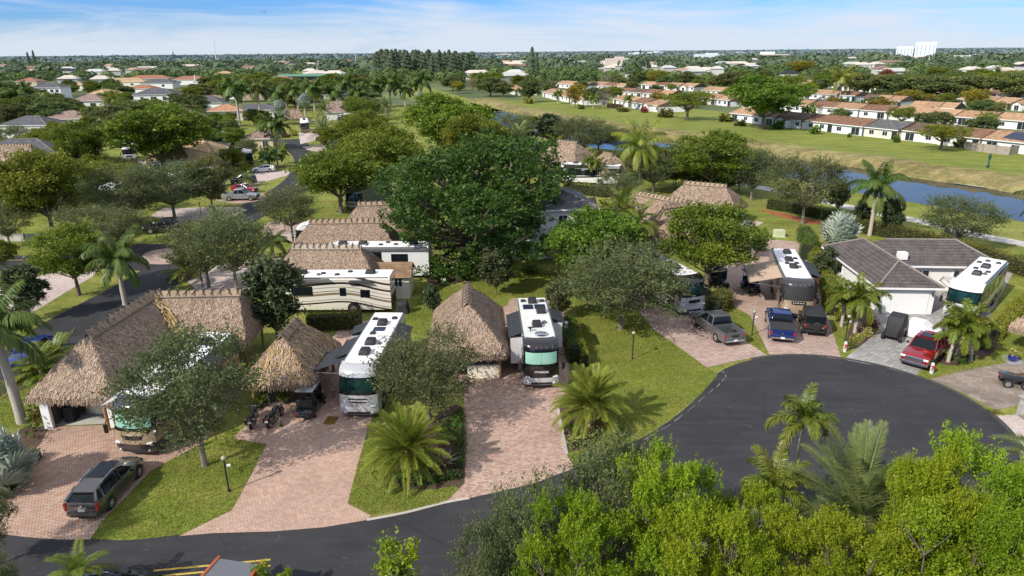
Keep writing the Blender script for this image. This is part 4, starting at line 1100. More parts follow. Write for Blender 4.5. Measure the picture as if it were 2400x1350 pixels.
def win(parent, name, x, y, z, w_, h, rz=0.0, frame='trim', glass='glass', bars=1):
    """window set on a wall facing -Y (local), rz turns it"""
    R_ = Matrix.Translation((x, y, z)) @ Matrix.Rotation(rz, 4, 'Z')
    f = MB()
    for sx in (-1, 1): f.box((sx*w_/2, -.03, 0), (.08, .08, h+.08), M=R_)
    for sz in (-1, 1): f.box((0, -.03, sz*h/2), (w_-.08, .075, .08), M=R_)
    for k in range(bars): f.box((-w_/2+w_*(k+1)/(bars+1), -.025, 0), (.05, .06, h-.08), M=R_)
    fo = f.build(name, M[frame], parent)
    MB().box((0, -.012, 0), (w_-.06, .03, h-.06), M=R_).build('pane', M[glass], fo)
    return fo
def hip_house(label, base, rz, w_, d, h, rh, wall='wall_white', roof='tile_grey', over=.45, wins=(), axis='X', cat='house', name='house', group=None, ridge='ridge_brown', floors=1, gable=False, doors=()):
    t = thing(name, label, cat, (base[0], base[1], 0), rz, group)
    MB().box((0, 0, h/2-.1), (w_, d, h+.2)).build('wall', M[wall], t)
    F, (a, b), c = hip_faces(-w_/2-over, w_/2+over, -d/2-over, d/2+over, h-.02, h+rh, axis, gable)
    ro = add_roof(F, M[roof], t)
    segs = [(a, b)]
    if not gable: segs += [(c[0], a), (c[3], a if axis == 'X' else b), (c[1], b if axis == 'X' else a), (c[2], b)]
    ridge_tiles(segs, M[ridge], ro, .1)
    fb = MB()
    for p, q in ((0, 1), (1, 2), (2, 3), (3, 0)):
        m = (c[p]+c[q])/2; l = (c[q]-c[p]).length; fb.box((m.x*.998, m.y*.998, h-.10), (l, .06, .16), math.atan2(c[q].y-c[p].y, c[q].x-c[p].x))
    fb.build('fascia', M['trim'], t)
    for (x, z, ww, hh) in wins: win(t, 'window', x, -d/2, z, ww, hh)
    for (x, ww, hh) in doors: MB().box((x, -d/2-.02, hh/2), (ww, .06, hh)).build('door', M['glass'], t)
    return t

# ---- townhouses across the canal
def townhouse(label, base, rz, w_, roof, wall, kind, group):
    t = thing('townhouse', label, 'townhouse', (base[0], base[1], 0), rz, group)
    d = 11.0; h = 2.55; rh = 1.75
    MB().box((0, d/2, h/2-.1), (w_-.02, d, h+.2)).build('wall', M[wall], t)
    F, (a, b), c = hip_faces(-w_/2+.01, w_/2-.01, -.55, d+.55, h, h+rh, 'X', True)
    add_roof(F, ROOFS[roof], t)
    g = MB(); g.prism([(0, h-.05), (d, h-.05), (d/2, h+rh-.2)], -w_/2+.02, w_/2-.02, 'X'); g.build('gable', M[wall], t)
    p = MB(); p.prism([(-.7, -.1), (-.7, h+.12), (d/2, h+rh+.2), (d+.6, h+.1), (d+.6, h-.4), (-.45, h-.4), (-.45, -.1)], w_/2-.12, w_/2+.12, 'X'); p.build('party_wall', M['parapet'], t)
    MB().box((0, -.56, h-.05), (w_-.3, .08, .2)).build('fascia', M['trim'], t)
    if kind == 0:
        win(t, 'sliding_door', -w_*.28, 0, 1.05, 2.4, 2.0); win(t, 'window', w_*.2, 0, 1.3, 1.5, 1.15)
    elif kind == 1:
        win(t, 'window', -w_*.27, 0, 1.3, 1.6, 1.2); win(t, 'sliding_door', w_*.24, 0, 1.05, 2.6, 2.0)
    elif kind == 2:
        win(t, 'window', -w_*.28, 0, 1.35, 1.5, 1.2); win(t, 'window', 0.1*w_, 0, 1.35, 1.5, 1.2); MB().box((w_*.36, -.02, 1.05), (1.5, .06, 2.1)).build('patio_screen', M['glass'], t)
    else:
        # a gabled room standing forward of the wall
        MB().box((-w_*.1, -1.3, 1.2), (3.6, 2.6, 2.6)).build('porch_wall', M[wall], t)
        FF, _, _ = hip_faces(-w_*.1-2.1, -w_*.1+2.1, -2.95, 3.0, h-.1, h+1.0, 'Y', True); add_roof(FF, ROOFS[roof], t, 'porch_roof')
        MB().prism([(-w_*.1-1.75, h-.15), (-w_*.1+1.75, h-.15), (-w_*.1, h+.8)], -2.6, -2.5, 'Y').build('porch_gable', M[wall], t)
        win(t, 'sliding_door', -w_*.1, -2.6, 1.05, 2.0, 2.0); win(t, 'window', w_*.32, 0, 1.3, 1.5, 1.15)
    return t
def far_box_building(label, base, rz, parts, cat='building', name='building'):
    t = thing(name, label, cat, (base[0], base[1], 0), rz)
    for nm, mat, c, d in parts: MB().box(c, d).build(nm, M[mat], t)
    return t
# ------------------------------------------------------------------ vehicles (they face -Y, front at y = 0)
def wheel(parent, x, y, r, w_=.24, rim=True, sgn=None):
    sg = (1 if x > 0 else -1) if sgn is None else sgn
    m = MB(); m.tube([(x-w_/2, y, r), (x-w_/2+.03, y, r), (x+w_/2-.03, y, r), (x+w_/2, y, r)], [r*.86, r, r, r*.86], 18)
    k = m.build('wheel', M['tyre'], parent, smooth=True)
    if rim:
        m = MB(); xo = x+sg*(w_/2+.004)
        m.tube([(xo-sg*.05, y, r), (xo, y, r)], [r*.62, r*.6], 16)
        m.tube([(xo, y, r), (xo+sg*.03, y, r)], [r*.2, r*.16], 10)
        m.build('rim', M['rim'], k)
    return k
def front_shell(W, rows, bulge, side_y, n=11):
    """curved RV nose: rows = [(z, yoff)]; returns grid points[row][col]"""
    g = []
    for z, yo in rows:
        L = []
        for i in range(n):
            s = -1+2*i/(n-1); a = abs(s)
            L.append(Vector((s*W/2*(1-.0*a), yo+bulge*a**3.2, z)))
        L = [Vector((-W/2, side_y, z))]+L+[Vector((W/2, side_y, z))]
        g.append(L)
    return g
def grid_part(name, g, mat, parent, off=0.0, smooth=True):
    mb = MB(); V = []; n = len(g[0])
    for row in g: V += [Vector(p)+Vector((0, -off, 0)) for p in row]
    F = [(j*n+i, j*n+i+1, (j+1)*n+i+1, (j+1)*n+i) for j in range(len(g)-1) for i in range(n-1)]
    mb.pts(V, F); return mb.build(name, mat, parent, smooth=smooth)
def ac_unit(parent, x, y, z, mat='plastic', sx=.75, sy=.95, h=.34):
    return MB().box((x, y, z+h/2), (sx, sy, h), taper=.8).build('air_conditioner', M[mat], parent, .07, True)
def motorhome(label, pos, rz, L=11.4, side='rv_white', cap='rv_white', nose='rv_silver', bumper='rv_silver', shade='glass_teal', roofm='rv_roof',
              acs=(), vents=(), solar=(), slides=(), text=None, windows=(), awn=None, headl=1.04, group=None, Wd=2.55, door=None, name='motorhome', mirrors=True, nosetext_z=1.42, extras=None, wheels=True, curtain=False):
    t = thing(name, label, 'motorhome', (pos[0], pos[1], 0), rz, group)
    h0, h1 = .38, 3.52; sy = 1.25
    # main body: slightly tucked under, rounded roof edge
    prof = [(-Wd/2+.04, h0), (-Wd/2, .75), (-Wd/2, h1-.16), (-Wd/2+.14, h1), (Wd/2-.14, h1), (Wd/2, h1-.16), (Wd/2, .75), (Wd/2-.04, h0)]
    MB().prism(prof, sy, L, 'Y').build('body', M[side], t, 0)
    # nose, in bands
    rows = [(.33, .16), (.42, .05), (.64, 0), (.98, -.01)]
    grid_part('bumper', front_shell(Wd, rows, .30, sy), M[bumper], t)
    rows = [(.98, -.01), (1.25, .0), (1.55, .02), (1.80, .045)]
    no = grid_part('nose', front_shell(Wd, rows, .30, sy), M[nose], t)
    rows = [(1.80, .045), (1.87, .053)]
    grid_part('nose_trim', front_shell(Wd, rows, .30, sy), M['rv_black'], t)
    rows = [(1.87, .053), (2.2, .10), (2.6, .18), (2.98, .27)]
    g = front_shell(Wd-.04, rows, .42, sy); ws = grid_part('windshield', g, M['glass_dark'], t)
    g = [r_[1:-1] for r_ in front_shell(Wd*.88, [(2.02, .075), (2.2, .10), (2.6, .18), (2.84, .23)], .30, sy)]; grid_part('inner_shade', g, M[shade], ws, .02)
    m = MB(); m.tube([(0, .03, 1.87), (0, .25, 2.98)], .018, 5)
    for sg in (-1, 1): m.tube([(sg*.25, .03, 1.9), (sg*.95, .2, 1.96)], .015, 4)
    m.build('wiper', M['plastic'], ws)
    if curtain:
        g2 = front_shell(Wd+.03, [(1.82, .04), (2.2, .09), (2.6, .17), (3.02, .27)], .40, sy); grid_part('sunshade', g2, M['cloth_black'], ws, .02)
    rows = [(2.98, .27), (3.14, .31), (3.36, .45), (3.5, .75), (3.57, 1.2), (3.57, 1.28)]
    cp = grid_part('front_cap', front_shell(Wd, rows, .42, sy), M[cap], t)
    m = MB()
    for x in (-.8, -.35, 0, .35, .8): m.ball((x, .36+.42*abs(x/1.27)**3.2, 3.18), .045, 6, 4)
    m.build('marker_light', M['amber'], cp)
    # roof membrane
    MB().box((0, (sy+L)/2+.02, h1+.02), (Wd-.34, L-sy-.12, .05)).build('roof', M[roofm], t, .015)
    for sg in (-1, 1): MB().box((sg*(Wd/2-.10), (sy+L)/2, h1-.02), (.10, L-sy-.3, .07)).build('awning_rail', M['greyplastic'], t, .02)
    for (x, y) in acs: ac_unit(t, x, y, h1+.04)
    for (x, y) in vents: MB().box((x, y, h1+.10), (.42, .42, .14), taper=.85).build('roof_vent', M['plastic'], t, .03)
    for (x, y, a, b) in solar: MB().box((x, y, h1+.08), (a, b, .05)).build('solar_panel', M['solar'], t)
    m = MB(); m.ball((.55, L*.42, h1+.12), .2, 10, 5, (1, 1, .6)); m.build('antenna_dome', M['greyplastic'], t, smooth=True)
    # lamps and mirrors
    for sg in (-1, 1):
        m = MB(); yy = .13
        m.prism([(sg*.80, headl-.05), (sg*1.12, headl-.02), (sg*1.16, headl+.06), (sg*.84, headl+.04)], .03, .5, 'Y'); m.build('headlight', M['light_white'], t)
        MB().ball((sg*.92, .10, .55), .07, 8, 5).build('fog_light', M['light_white'], t)
        if mirrors:
            m = MB(); m.tube([(sg*1.2, .5, 2.5), (sg*1.5, .12, 2.45), (sg*1.55, .05, 2.2)], .035, 6); m.box((sg*1.55, .05, 1.95), (.2, .14, .55)); m.build('mirror', M['rv_black'], t, .02)
    if text: text_mesh(text[0], text[1], 'lettering', M[text[2]], no, (0, -.025, nosetext_z), (PI/2, 0, 0), .012, text[3] if len(text) > 3 else 1.0, bold=.004)
    m = MB(); m.prism([(-.62, nosetext_z+.14), (.62, nosetext_z+.14), (.56, nosetext_z-.13), (0, nosetext_z-.2), (-.56, nosetext_z-.13)], -.012, .1, 'Y'); m.build('front_panel', M['rv_black'], t)
    m = MB(); m.box((0, .0, .55), (1.5, .06, .16)); m.build('lower_grille', M['plastic'], t, .02)
    # windows along the sides
    for (sg, y0, y1, z0, z1) in windows:
        MB().box((sg*(Wd/2+.004), (y0+y1)/2, (z0+z1)/2), (.03, y1-y0, z1-z0)).build('window', M['glass_dark'], t, .012)
    if door:
        sg, y0 = door; dd = MB().box((sg*(Wd/2+.012), y0+.35, 1.55), (.03, .72, 2.1)).build('door', M[side], t, .01)
        MB().box((sg*(Wd/2+.03), y0+.35, 2.0), (.02, .5, .7)).build('door_window', M['glass_dark'], dd)
        MB().box((sg*(Wd/2+.2), y0+.35, .36), (.4, .6, .05)).build('step', M['plastic'], t)
    for (sg, y0, y1, z0, z1, dp, top, sm) in slides:
        x = sg*(Wd/2+dp/2-.02)
        so = MB().box((x, (y0+y1)/2, (z0+z1)/2), (dp+.04, y1-y0, z1-z0)).build('slide_out', M[sm], t, .02)
        if top:
            P = [(sg*(Wd/2-.06), y0-.05, h1-.0), (sg*(Wd/2+dp+.1), y0-.05, z1+.12), (sg*(Wd/2+dp+.1), y1+.05, z1+.12), (sg*(Wd/2-.06), y1+.05, h1-.0)]
            m = MB(); m.pts(P+[(p[0], p[1], p[2]-.05) for p in P], [(0, 1, 2, 3), (7, 6, 5, 4), (0, 4, 5, 1), (1, 5, 6, 2), (2, 6, 7, 3), (3, 7, 4, 0)])
            m.tube([(sg*(Wd/2+dp+.1), y0-.05, z1+.1), (sg*(Wd/2+dp+.1), y1+.05, z1+.1)], .06, 8); m.build('slide_topper', M[top], so)
        MB().box((sg*(Wd/2+dp+.005), y0+(y1-y0)*.5, (z0+z1)/2+.3), (.02, (y1-y0)*.45, .7)).build('slide_window', M['glass_dark'], so)
    if awn:
        sg, y0, y1, dp, drop, mt = awn
        P = [(sg*(Wd/2), y0, 3.3), (sg*(Wd/2+dp), y0, 3.3-drop), (sg*(Wd/2+dp), y1, 3.3-drop), (sg*(Wd/2), y1, 3.3)]
        m = MB(); m.pts(P+[(p[0], p[1], p[2]-.03) for p in P], [(0, 1, 2, 3), (7, 6, 5, 4), (0, 4, 5, 1), (1, 5, 6, 2), (2, 6, 7, 3), (3, 7, 4, 0)]); a = m.build('awning', M[mt], t)
        m = MB(); m.tube([(sg*(Wd/2+dp), y0, 3.28-drop), (sg*(Wd/2+dp), y1, 3.28-drop)], .07, 8)
        for y in (y0+.05, y1-.05): m.tube([(sg*Wd/2, y, 2.3), (sg*(Wd/2+dp), y, 3.26-drop)], .03, 6)
        m.build('awning_arm', M['greyplastic'], a)
    if wheels:
        for sg in (-1, 1):
            for y in (1.9, L*.70): wheel(t, sg*(Wd/2-.13), y, .5, .28)
        for y in (1.9, L*.70):
            for sg in (-1, 1):
                m = MB(); m.tube([(sg*(Wd/2-.2), y, .52), (sg*(Wd/2+.006), y, .52)], .62, 16); m.build('wheel_arch', M['plastic'], t)
    m = MB(); m.box((0, L+.03, 1.1), (1.9, .06, 1.0)); m.build('engine_grille', M['plastic'], t)
    for sg in (-1, 1): MB().box((sg*1.05, L+.03, 1.35), (.16, .06, .6)).build('tail_light', M['light_red'], t)
    if extras: extras(t)
    return t

def loft(name, st, mat, parent, bevel=.0, smooth=True):
    """st: list of (y, half-width low, half-width high, z low, z high)"""
    mb = MB(); V = []
    for (y, a, b, z0, z1) in st:
        zm = z0+(z1-z0)*.55
        V += [(-a*.94, y, z0), (-a, y, z0+(z1-z0)*.18), (-(a*.5+b*.5)*1.01, y, zm), (-b, y, z1-(z1-z0)*.08), (-b*.92, y, z1), (b*.92, y, z1), (b, y, z1-(z1-z0)*.08), ((a*.5+b*.5)*1.01, y, zm), (a, y, z0+(z1-z0)*.18), (a*.94, y, z0)]
    n = 10; F = []
    for j in range(len(st)-1):
        for i in range(n): F.append((j*n+i, j*n+(i+1) % n, (j+1)*n+(i+1) % n, (j+1)*n+i))
    F.append(tuple(range(n))); F.append(tuple((len(st)-1)*n+i for i in range(n-1, -1, -1)))
    mb.pts(V, F); return mb.build(name, mat, parent, bevel, smooth)
def common_car(t, Wd, L, wr, axles, plate=True, headz=.85, tailz=.95, tail=(.16, .26), head=(.36, .16), mirrors_y=None, mz=1.15):
    for y in axles:
        for sg in (-1, 1):
            m = MB(); m.tube([(sg*(Wd/2-.3), y, wr+.02), (sg*(Wd/2-.015), y, wr+.02)], wr*1.17, 18); m.build('wheel_arch', M['plastic'], t)
            wheel(t, sg*(Wd/2-.10), y, wr, .23)
    for sg in (-1, 1):
        MB().box((sg*(Wd/2-.24), .10, headz), (head[0], .22, head[1])).build('headlight', M['light_white'], t, .03)
        MB().box((sg*(Wd/2-.12), L-.05, tailz), (tail[0], .14, tail[1])).build('tail_light', M['light_red'], t, .02)
        if mirrors_y: MB().box((sg*(Wd/2+.12), mirrors_y, mz), (.2, .12, .16)).build('mirror', M['plastic'], t, .03)
def greenhouse(t, name, st, glassm, roofm, pillar=.06):
    """cabin: dark glass body with a painted roof on top; st = loft stations"""
    g = loft(name, st, glassm, t, .02)
    return g
def pickup(label, pos, rz, col_, L=5.85, Wd=2.02, lift=0.0, cover=False, name='pickup_truck', group=None, flare=False, text=None, emblem=None, front=False, sunroof=False, chromeg=False):
    t = thing(name, label, 'pickup truck', (pos[0], pos[1], 0), rz, group); c = M[col_]; z = lift; hw = Wd/2; wr = .41+lift*.25
    # lower body up to the belt line: hood, doors; the bed is separate
    loft('body', [(.0, hw*.86, hw*.84, .55+z, .98+z), (.12, hw*.95, hw*.93, .45+z, 1.06+z), (.5, hw, hw*.95, .42+z, 1.12+z), (1.55, hw, hw*.96, .42+z, 1.2+z), (2.0, hw, hw*.97, .42+z, 1.2+z), (L*.655, hw, hw*.97, .42+z, 1.2+z)], c, t)
    b0 = L*.655; b1 = L-.03
    m = MB()
    for sg in (-1, 1): m.box((sg*(hw-.09), (b0+b1)/2, .82+z), (.16, b1-b0, .80))
    m.box((0, b0+.05, .85+z), (Wd-.3, .1, .72)); m.box((0, (b0+b1)/2, .6+z), (Wd-.32, b1-b0-.1, .1))
    bd = m.build('cargo_bed', c, t, .03, True)
    tg = MB().box((0, b1-.02, .86+z), (Wd-.36, .09, .70)).build('tailgate', c, t, .025, True)
    MB().box((0, (b0+b1)/2, .68+z if not cover else 1.235+z), (Wd-.34 if not cover else Wd-.16, b1-b0-.22, .04)).build('tonneau_cover' if cover else 'bed_liner', M['cargo'], bd)
    # cab
    cy0, cy1 = L*.285, L*.66
    gh = loft('windows', [(cy0, hw*.90, hw*.88, 1.15+z, 1.20+z), (cy0+.72, hw*.91, hw*.74, 1.15+z, 1.86+z), (cy1-.25, hw*.91, hw*.74, 1.15+z, 1.86+z), (cy1, hw*.90, hw*.78, 1.15+z, 1.5+z)], M['glass_dark'], t)
    rf = loft('cab_roof', [(cy0+.66, hw*.745, hw*.70, 1.82+z, 1.885+z), (cy0+1.1, hw*.77, hw*.72, 1.82+z, 1.93+z), (cy1-.45, hw*.77, hw*.72, 1.82+z, 1.92+z), (cy1-.2, hw*.75, hw*.70, 1.80+z, 1.875+z)], c, t)
    for sg in (-1, 1):
        for q, rr in (([(sg*hw*.885, cy0, 1.19+z), (sg*hw*.755, cy0+.72, 1.85+z)], .045), ([(sg*hw*.91, (cy0+cy1)/2+.22, 1.18+z), (sg*hw*.765, (cy0+cy1)/2+.18, 1.87+z)], .045), ([(sg*hw*.91, cy1-.08, 1.18+z), (sg*hw*.76, cy1-.2, 1.86+z)], .06)):
            MB().tube(q, rr, 6).build('pillar', c, rf)
    if sunroof: MB().box((0, (cy0+cy1)/2+.1, 1.935+z), (Wd*.5, 1.0, .03)).build('sunroof', M['glass_dark'], rf, .01)
    gr = MB().box((0, .0, .84+z), (Wd*.62, .09, .34)).build('grille', M['chrome' if chromeg else 'plastic'], t, .03)
    if chromeg:
        m = MB()
        for k in range(4): m.box((0, -.05, .72+z+.075*k), (Wd*.54, .03, .03))
        m.build('grille_bar', M['plastic'], gr)
        MB().box((0, -.06, .86+z), (.16, .03, .11)).build('emblem', M['chrome'], gr, .02)
    MB().box((0, .03, .52+z), (Wd*.94, .2, .2)).build('bumper', M['chrome' if chromeg else 'plastic'], t, .04)
    MB().box((0, L+.04, .56+z), (Wd*.9, .18, .16)).build('bumper', M['chrome'], t, .03)
    MB().box((0, L+.14, .60+z), (.32, .03, .16)).build('licence_plate', M['plate'], t)
    common_car(t, Wd, L-.02, wr, (L*.165, L*.785), headz=.92+z, tailz=.95+z, tail=(.14, .34), mirrors_y=cy0+.3, mz=1.3+z)
    if text: text_mesh(text[0], text[1], 'lettering', M[text[2]], tg, (0, L+.03, .93+z), (PI/2, 0, PI), .012, 1.25, bold=.012)
    if emblem:
        m = MB(); m.tube([(0, L+.00, .95+z), (0, L+.035, .95+z)], .1, 16); e = m.build('emblem', M['chrome'], tg); e.scale = (1.0, 1, 1)
    return t
def suv(label, pos, rz, col_, L=4.83, Wd=1.9, hgt=1.66, name='suv', cat='car', group=None, rails=True, glass_roof=False, box=False, rearslope=.42, badge=False):
    t = thing(name, label, cat, (pos[0], pos[1], 0), rz, group); c = M[col_]; hw = Wd/2; bz = 1.0 if not box else 1.12
    body = loft('body', [(0, hw*.78, hw*.74, .45, .72), (.15, hw*.92, hw*.86, .30, .82), (.6, hw*.99, hw*.92, .24, .94), (1.3, hw, hw*.95, .24, bz), (L*.5, hw, hw*.96, .24, bz+.02), (L-.7, hw, hw*.95, .26, bz+.09), (L-.28, hw*.98, hw*.91, .30, bz+.13), (L-.06, hw*.88, hw*.84, .36, bz+.11), (L, hw*.80, hw*.76, .44, bz+.02)], c, t)
    y0 = L*.27; y1 = L-.1
    loft('windows', [(y0, hw*.86, hw*.84, bz-.05, bz), (y0+.9, hw*.91, hw*.68, bz-.05, hgt-.06), (L*.62, hw*.92, hw*.69, bz-.02, hgt-.03), (L*.8, hw*.91, hw*.65, bz, hgt-.08), (y1-rearslope, hw*.89, hw*.61, bz, hgt-.15), (y1, hw*.80, hw*.72, bz, bz+.13)], M['glass_dark'], t)
    rf = loft('roof', [(y0+.85, hw*.69, hw*.64, hgt-.09, hgt-.035), (y0+1.3, hw*.71, hw*.66, hgt-.09, hgt), (L*.62, hw*.70, hw*.65, hgt-.08, hgt-.005), (L*.8, hw*.67, hw*.60, hgt-.11, hgt-.05), (y1-rearslope+.16, hw*.63, hw*.55, hgt-.17, hgt-.11)], c, t)
    for sg in (-1, 1):
        MB().tube([(sg*hw*.86, y0+.05, bz), (sg*hw*.70, y0+.88, hgt-.07)], .04, 6).build('pillar', c, rf)
        MB().tube([(sg*hw*.93, L*.52, bz), (sg*hw*.73, L*.52, hgt-.06)], .035, 6).build('pillar', c, rf)
        MB().tube([(sg*hw*.85, y1-.02, bz+.12), (sg*hw*.62, y1-rearslope, hgt-.16), (sg*hw*.65, y1-rearslope-.25, hgt-.11), (sg*hw*.9, y1-.55, bz)], .10, 6).build('pillar', c, rf)
    if glass_roof: MB().box((0, L*.53, hgt+.005), (Wd*.5, 1.5, .02)).build('sunroof', M['glass_dark'], rf, .008)
    if rails:
        m = MB()
        for sg in (-1, 1): m.tube([(sg*hw*.66, y0+1.1, hgt-.01), (sg*hw*.66, y0+1.3, hgt+.04), (sg*hw*.62, y1-1.2, hgt+.0), (sg*hw*.61, y1-1.0, hgt-.05)], .025, 6)
        m.build('roof_rail', M['chrome'], rf)
    MB().box((0, .03, .66), (Wd*.5, .1, .26)).build('grille', M['plastic'], t, .03)
    MB().box((0, L-.0, .46), (Wd*.84, .16, .22)).build('bumper', c, t, .06, True); MB().box((0, L+.0, .33), (Wd*.7, .12, .1)).build('lower_valance', M['plastic'], t, .02)
    MB().box((0, L-.02, bz+.08), (Wd*.72, .07, .05)).build('chrome_strip', M['chrome'], t, .01)
    bar = MB().box((0, L+.005, .83), (.62, .04, .06)).build('trim_bar', M['chrome'], t, .01)
    MB().box((0, L+.005, .68), (.36, .03, .17)).build('licence_plate', M['plate'], t)
    if badge:
        m = MB(); m.prism([(-.07, .93), (.07, .93), (.05, .82), (0, .78), (-.05, .82)], L-.03, L+.035, 'Y'); m.build('emblem', M['chrome'], t)
    common_car(t, Wd, L, .37, (L*.19, L*.785), headz=.60, tailz=.86, tail=(.13, .46), head=(.34, .12), mirrors_y=y0+.45, mz=1.06)
    return t
def offroader(label, pos, rz):
    t = thing('off_road_vehicle', label, 'car', (pos[0], pos[1], 0), rz); c = M['car_black']; L = 4.6
    loft('body', [(.25, .62, .6, .62, 1.05), (.3, .74, .72, .55, 1.12), (1.5, .80, .78, .55, 1.16), (1.55, .86, .82, .52, 1.16), (L-.35, .86, .83, .55, 1.18)], c, t)
    MB().box((0, 3.0, 1.48), (1.62, 2.5, .66), taper=.93).build('windows', M['glass_dark'], t, .03)
    rf = MB().box((0, 3.0, 1.84), (1.58, 2.56, .12)).build('hard_top', M['plastic'], t, .05, True)
    for sg in (-1, 1):
        for y in (1.8, 2.75, 3.55, 4.2): MB().box((sg*.78, y, 1.47), (.07, .12, .62)).build('pillar', M['plastic'], rf)
    for sg in (-1, 1):
        for y in (.85, 3.6): MB().box((sg*.84, y, .92), (.36, 1.0, .1), taper=.85).build('fender', M['plastic'], t, .03); wheel(t, sg*.84, y, .42, .28)
        MB().box((sg*.78, L-.33, 1.0), (.14, .08, .22)).build('tail_light', M['light_red'], t, .01)
    k = wheel(t, 0, 0, .4, .26); k.name = 'spare_wheel'; k.rotation_euler = (0, 0, PI/2); k.location = (-.12, L-.12, .62)
    MB().box((0, L-.2, .55), (1.6, .2, .18)).build('bumper', M['plastic'], t, .03)
    MB().box((-.5, L-.3, .85), (.32, .04, .17)).build('licence_plate', M['plate'], t)
    return t
def golf_cart(label, pos, rz, body='car_black', cat='golf cart', rear=True):
    t = thing('golf_cart', label, cat, (pos[0], pos[1], 0), rz); L = 2.9 if rear else 2.5
    loft('body', [(0, .42, .38, .35, .68), (.2, .58, .5, .28, .85), (.65, .60, .52, .26, .92), (.75, .60, .58, .26, .42), (1.4, .60, .58, .26, .42), (1.45, .60, .58, .26, .72), (L-.1, .60, .56, .30, .75), (L, .55, .5, .34, .6)], M[body], t)
    for y, z in ((1.65, .8),)+(((2.35, .82),) if rear else ()):
        MB().box((0, y, z), (1.1, .5, .16)).build('seat', M['seat'], t, .05, True); MB().box((0, y+.25, z+.32), (1.1, .12, .48)).build('backrest', M['seat'], t, .05, True)
    MB().box((0, 1.5, 1.93), (1.22, L*.72, .09)).build('canopy', M['rv_grey' if rear else 'plastic'], t, .04, True)
    m = MB()
    for sg in (-1, 1):
        m.tube([(sg*.5, .6, .85), (sg*.52, .85, 1.9)], .025, 6); m.tube([(sg*.55, L-.55, .7), (sg*.54, L-.65, 1.9)], .025, 6)
    m.build('canopy_post', M['plastic'], t)
    MB().box((0, .62, 1.38), (1.0, .03, .9)).build('windscreen', M['glass'], t)
    m = MB(); m.tube([(-.25, 1.2, 1.05), (-.25, .95, .88)], .02, 6); m.tube([(-.42, 1.2, 1.1), (-.25, 1.22, 1.2), (-.08, 1.2, 1.1), (-.25, 1.18, 1.0), (-.42, 1.2, 1.1)], .018, 6); m.build('steering_wheel', M['plastic'], t)
    for sg in (-1, 1):
        for y in (.42, L-.55): wheel(t, sg*.55, y, .25, .2)
        MB().ball((sg*.36, .06, .62), .07, 8, 5).build('headlight', M['light_white'], t); MB().box((sg*.46, L-.01, .55), (.12, .05, .1)).build('tail_light', M['light_red'], t)
    if rear: MB().box((0, L+.12, .42), (.95, .3, .06)).build('footrest', M['plastic'], t)
    return t
def motorcycle(label, pos, rz):
    t = thing('motorcycle', label, 'motorcycle', (pos[0], pos[1], 0), rz)
    for y in (.35, 1.95):
        k = wheel(t, 0, y, .33, .15, False); m = MB(); m.tube([(-.08, y, .33), (.08, y, .33)], .2, 14); m.build('rim', M['rim'], k)
    m = MB(); m.tube([(0, .62, .85), (0, .9, .98), (0, 1.2, .92), (0, 1.32, .8)], [.08, .17, .17, .08], 10); m.build('fuel_tank', M['car_black'], t, smooth=True)
    m = MB(); m.tube([(0, 1.25, .8), (0, 1.5, .74), (0, 1.75, .8), (0, 1.95, .84)], [.1, .17, .15, .06], 8); m.build('saddle', M['seat'], t, smooth=True)
    m = MB(); m.box((0, 1.08, .5), (.34, .5, .36)); m.build('engine', M['steel'], t, .06)
    m = MB()
    for sg in (-1, 1): m.tube([(sg*.09, .35, .33), (sg*.1, .72, 1.05)], .03, 6)
    m.tube([(-.42, .95, 1.08), (-.3, .75, 1.1), (.3, .75, 1.1), (.42, .95, 1.08)], .02, 6); m.build('handlebar', M['chrome'], t)
    m = MB(); m.tube([(0, .05, .62), (0, .3, .72), (0, .6, .64)], [.03, .11, .04], 8); m.build('fender', M['car_black'], t, smooth=True)
    m = MB(); m.tube([(0, 1.6, .66), (0, 1.98, .74), (0, 2.25, .55)], [.05, .13, .06], 8); m.build('fender', M['car_black'], t, smooth=True)
    MB().ball((0, .56, .92), .1, 10, 6).build('headlight', M['light_white'], t, smooth=True)
    for sg in (-1, 1):
        MB().box((sg*.26, 1.9, .6), (.2, .55, .34)).build('saddlebag', M['car_black'], t, .06, True)
        MB().tube([(sg*.2, 1.1, .3), (sg*.24, 2.1, .3)], .05, 8).build('exhaust', M['chrome'], t)
        MB().tube([(sg*.4, .93, 1.1), (sg*.45, .9, 1.25)], [.015, .06], 6).build('mirror', M['chrome'], t)
    MB().box((0, 2.26, .62), (.2, .04, .12)).build('licence_plate', M['plate'], t); MB().box((0, 2.24, .75), (.14, .05, .07)).build('tail_light', M['light_red'], t)
    return t
def covered_buggy(label, pos, rz):
    t = thing('covered_buggy', label, 'buggy', (pos[0], pos[1], 0), rz)
    mb = MB(); st = [(.1, .45, .42, .5, .95), (.45, .66, .55, .35, 1.15), (.95, .70, .58, .32, 1.5), (1.15, .70, .62, .32, 1.92), (1.7, .72, .64, .30, 1.98), (2.4, .72, .62, .32, 1.94), (2.55, .70, .58, .38, 1.7), (2.75, .66, .5, .45, 1.2)]
    loft('cover', st, M['cloth_black'], t, .0)
    st2 = [(y-.001, a+.012, (a+b)/2+.02, 1.0, 1.06) for (y, a, b, _, _) in st[2:7]]
    m = MB()
    for sg in (-1, 1): m.tube([(sg*.715, .95, .98), (sg*.735, 1.7, .95), (sg*.73, 2.55, .98)], .022, 5)
    m.tube([(-.7, 2.70, .98), (.7, 2.70, .98)], .022, 5); m.build('strap', M['yellow'], t)
    for sg in (-1, 1):
        for y in (.55, 2.4): wheel(t, sg*.66, y, .32, .26)
    return t
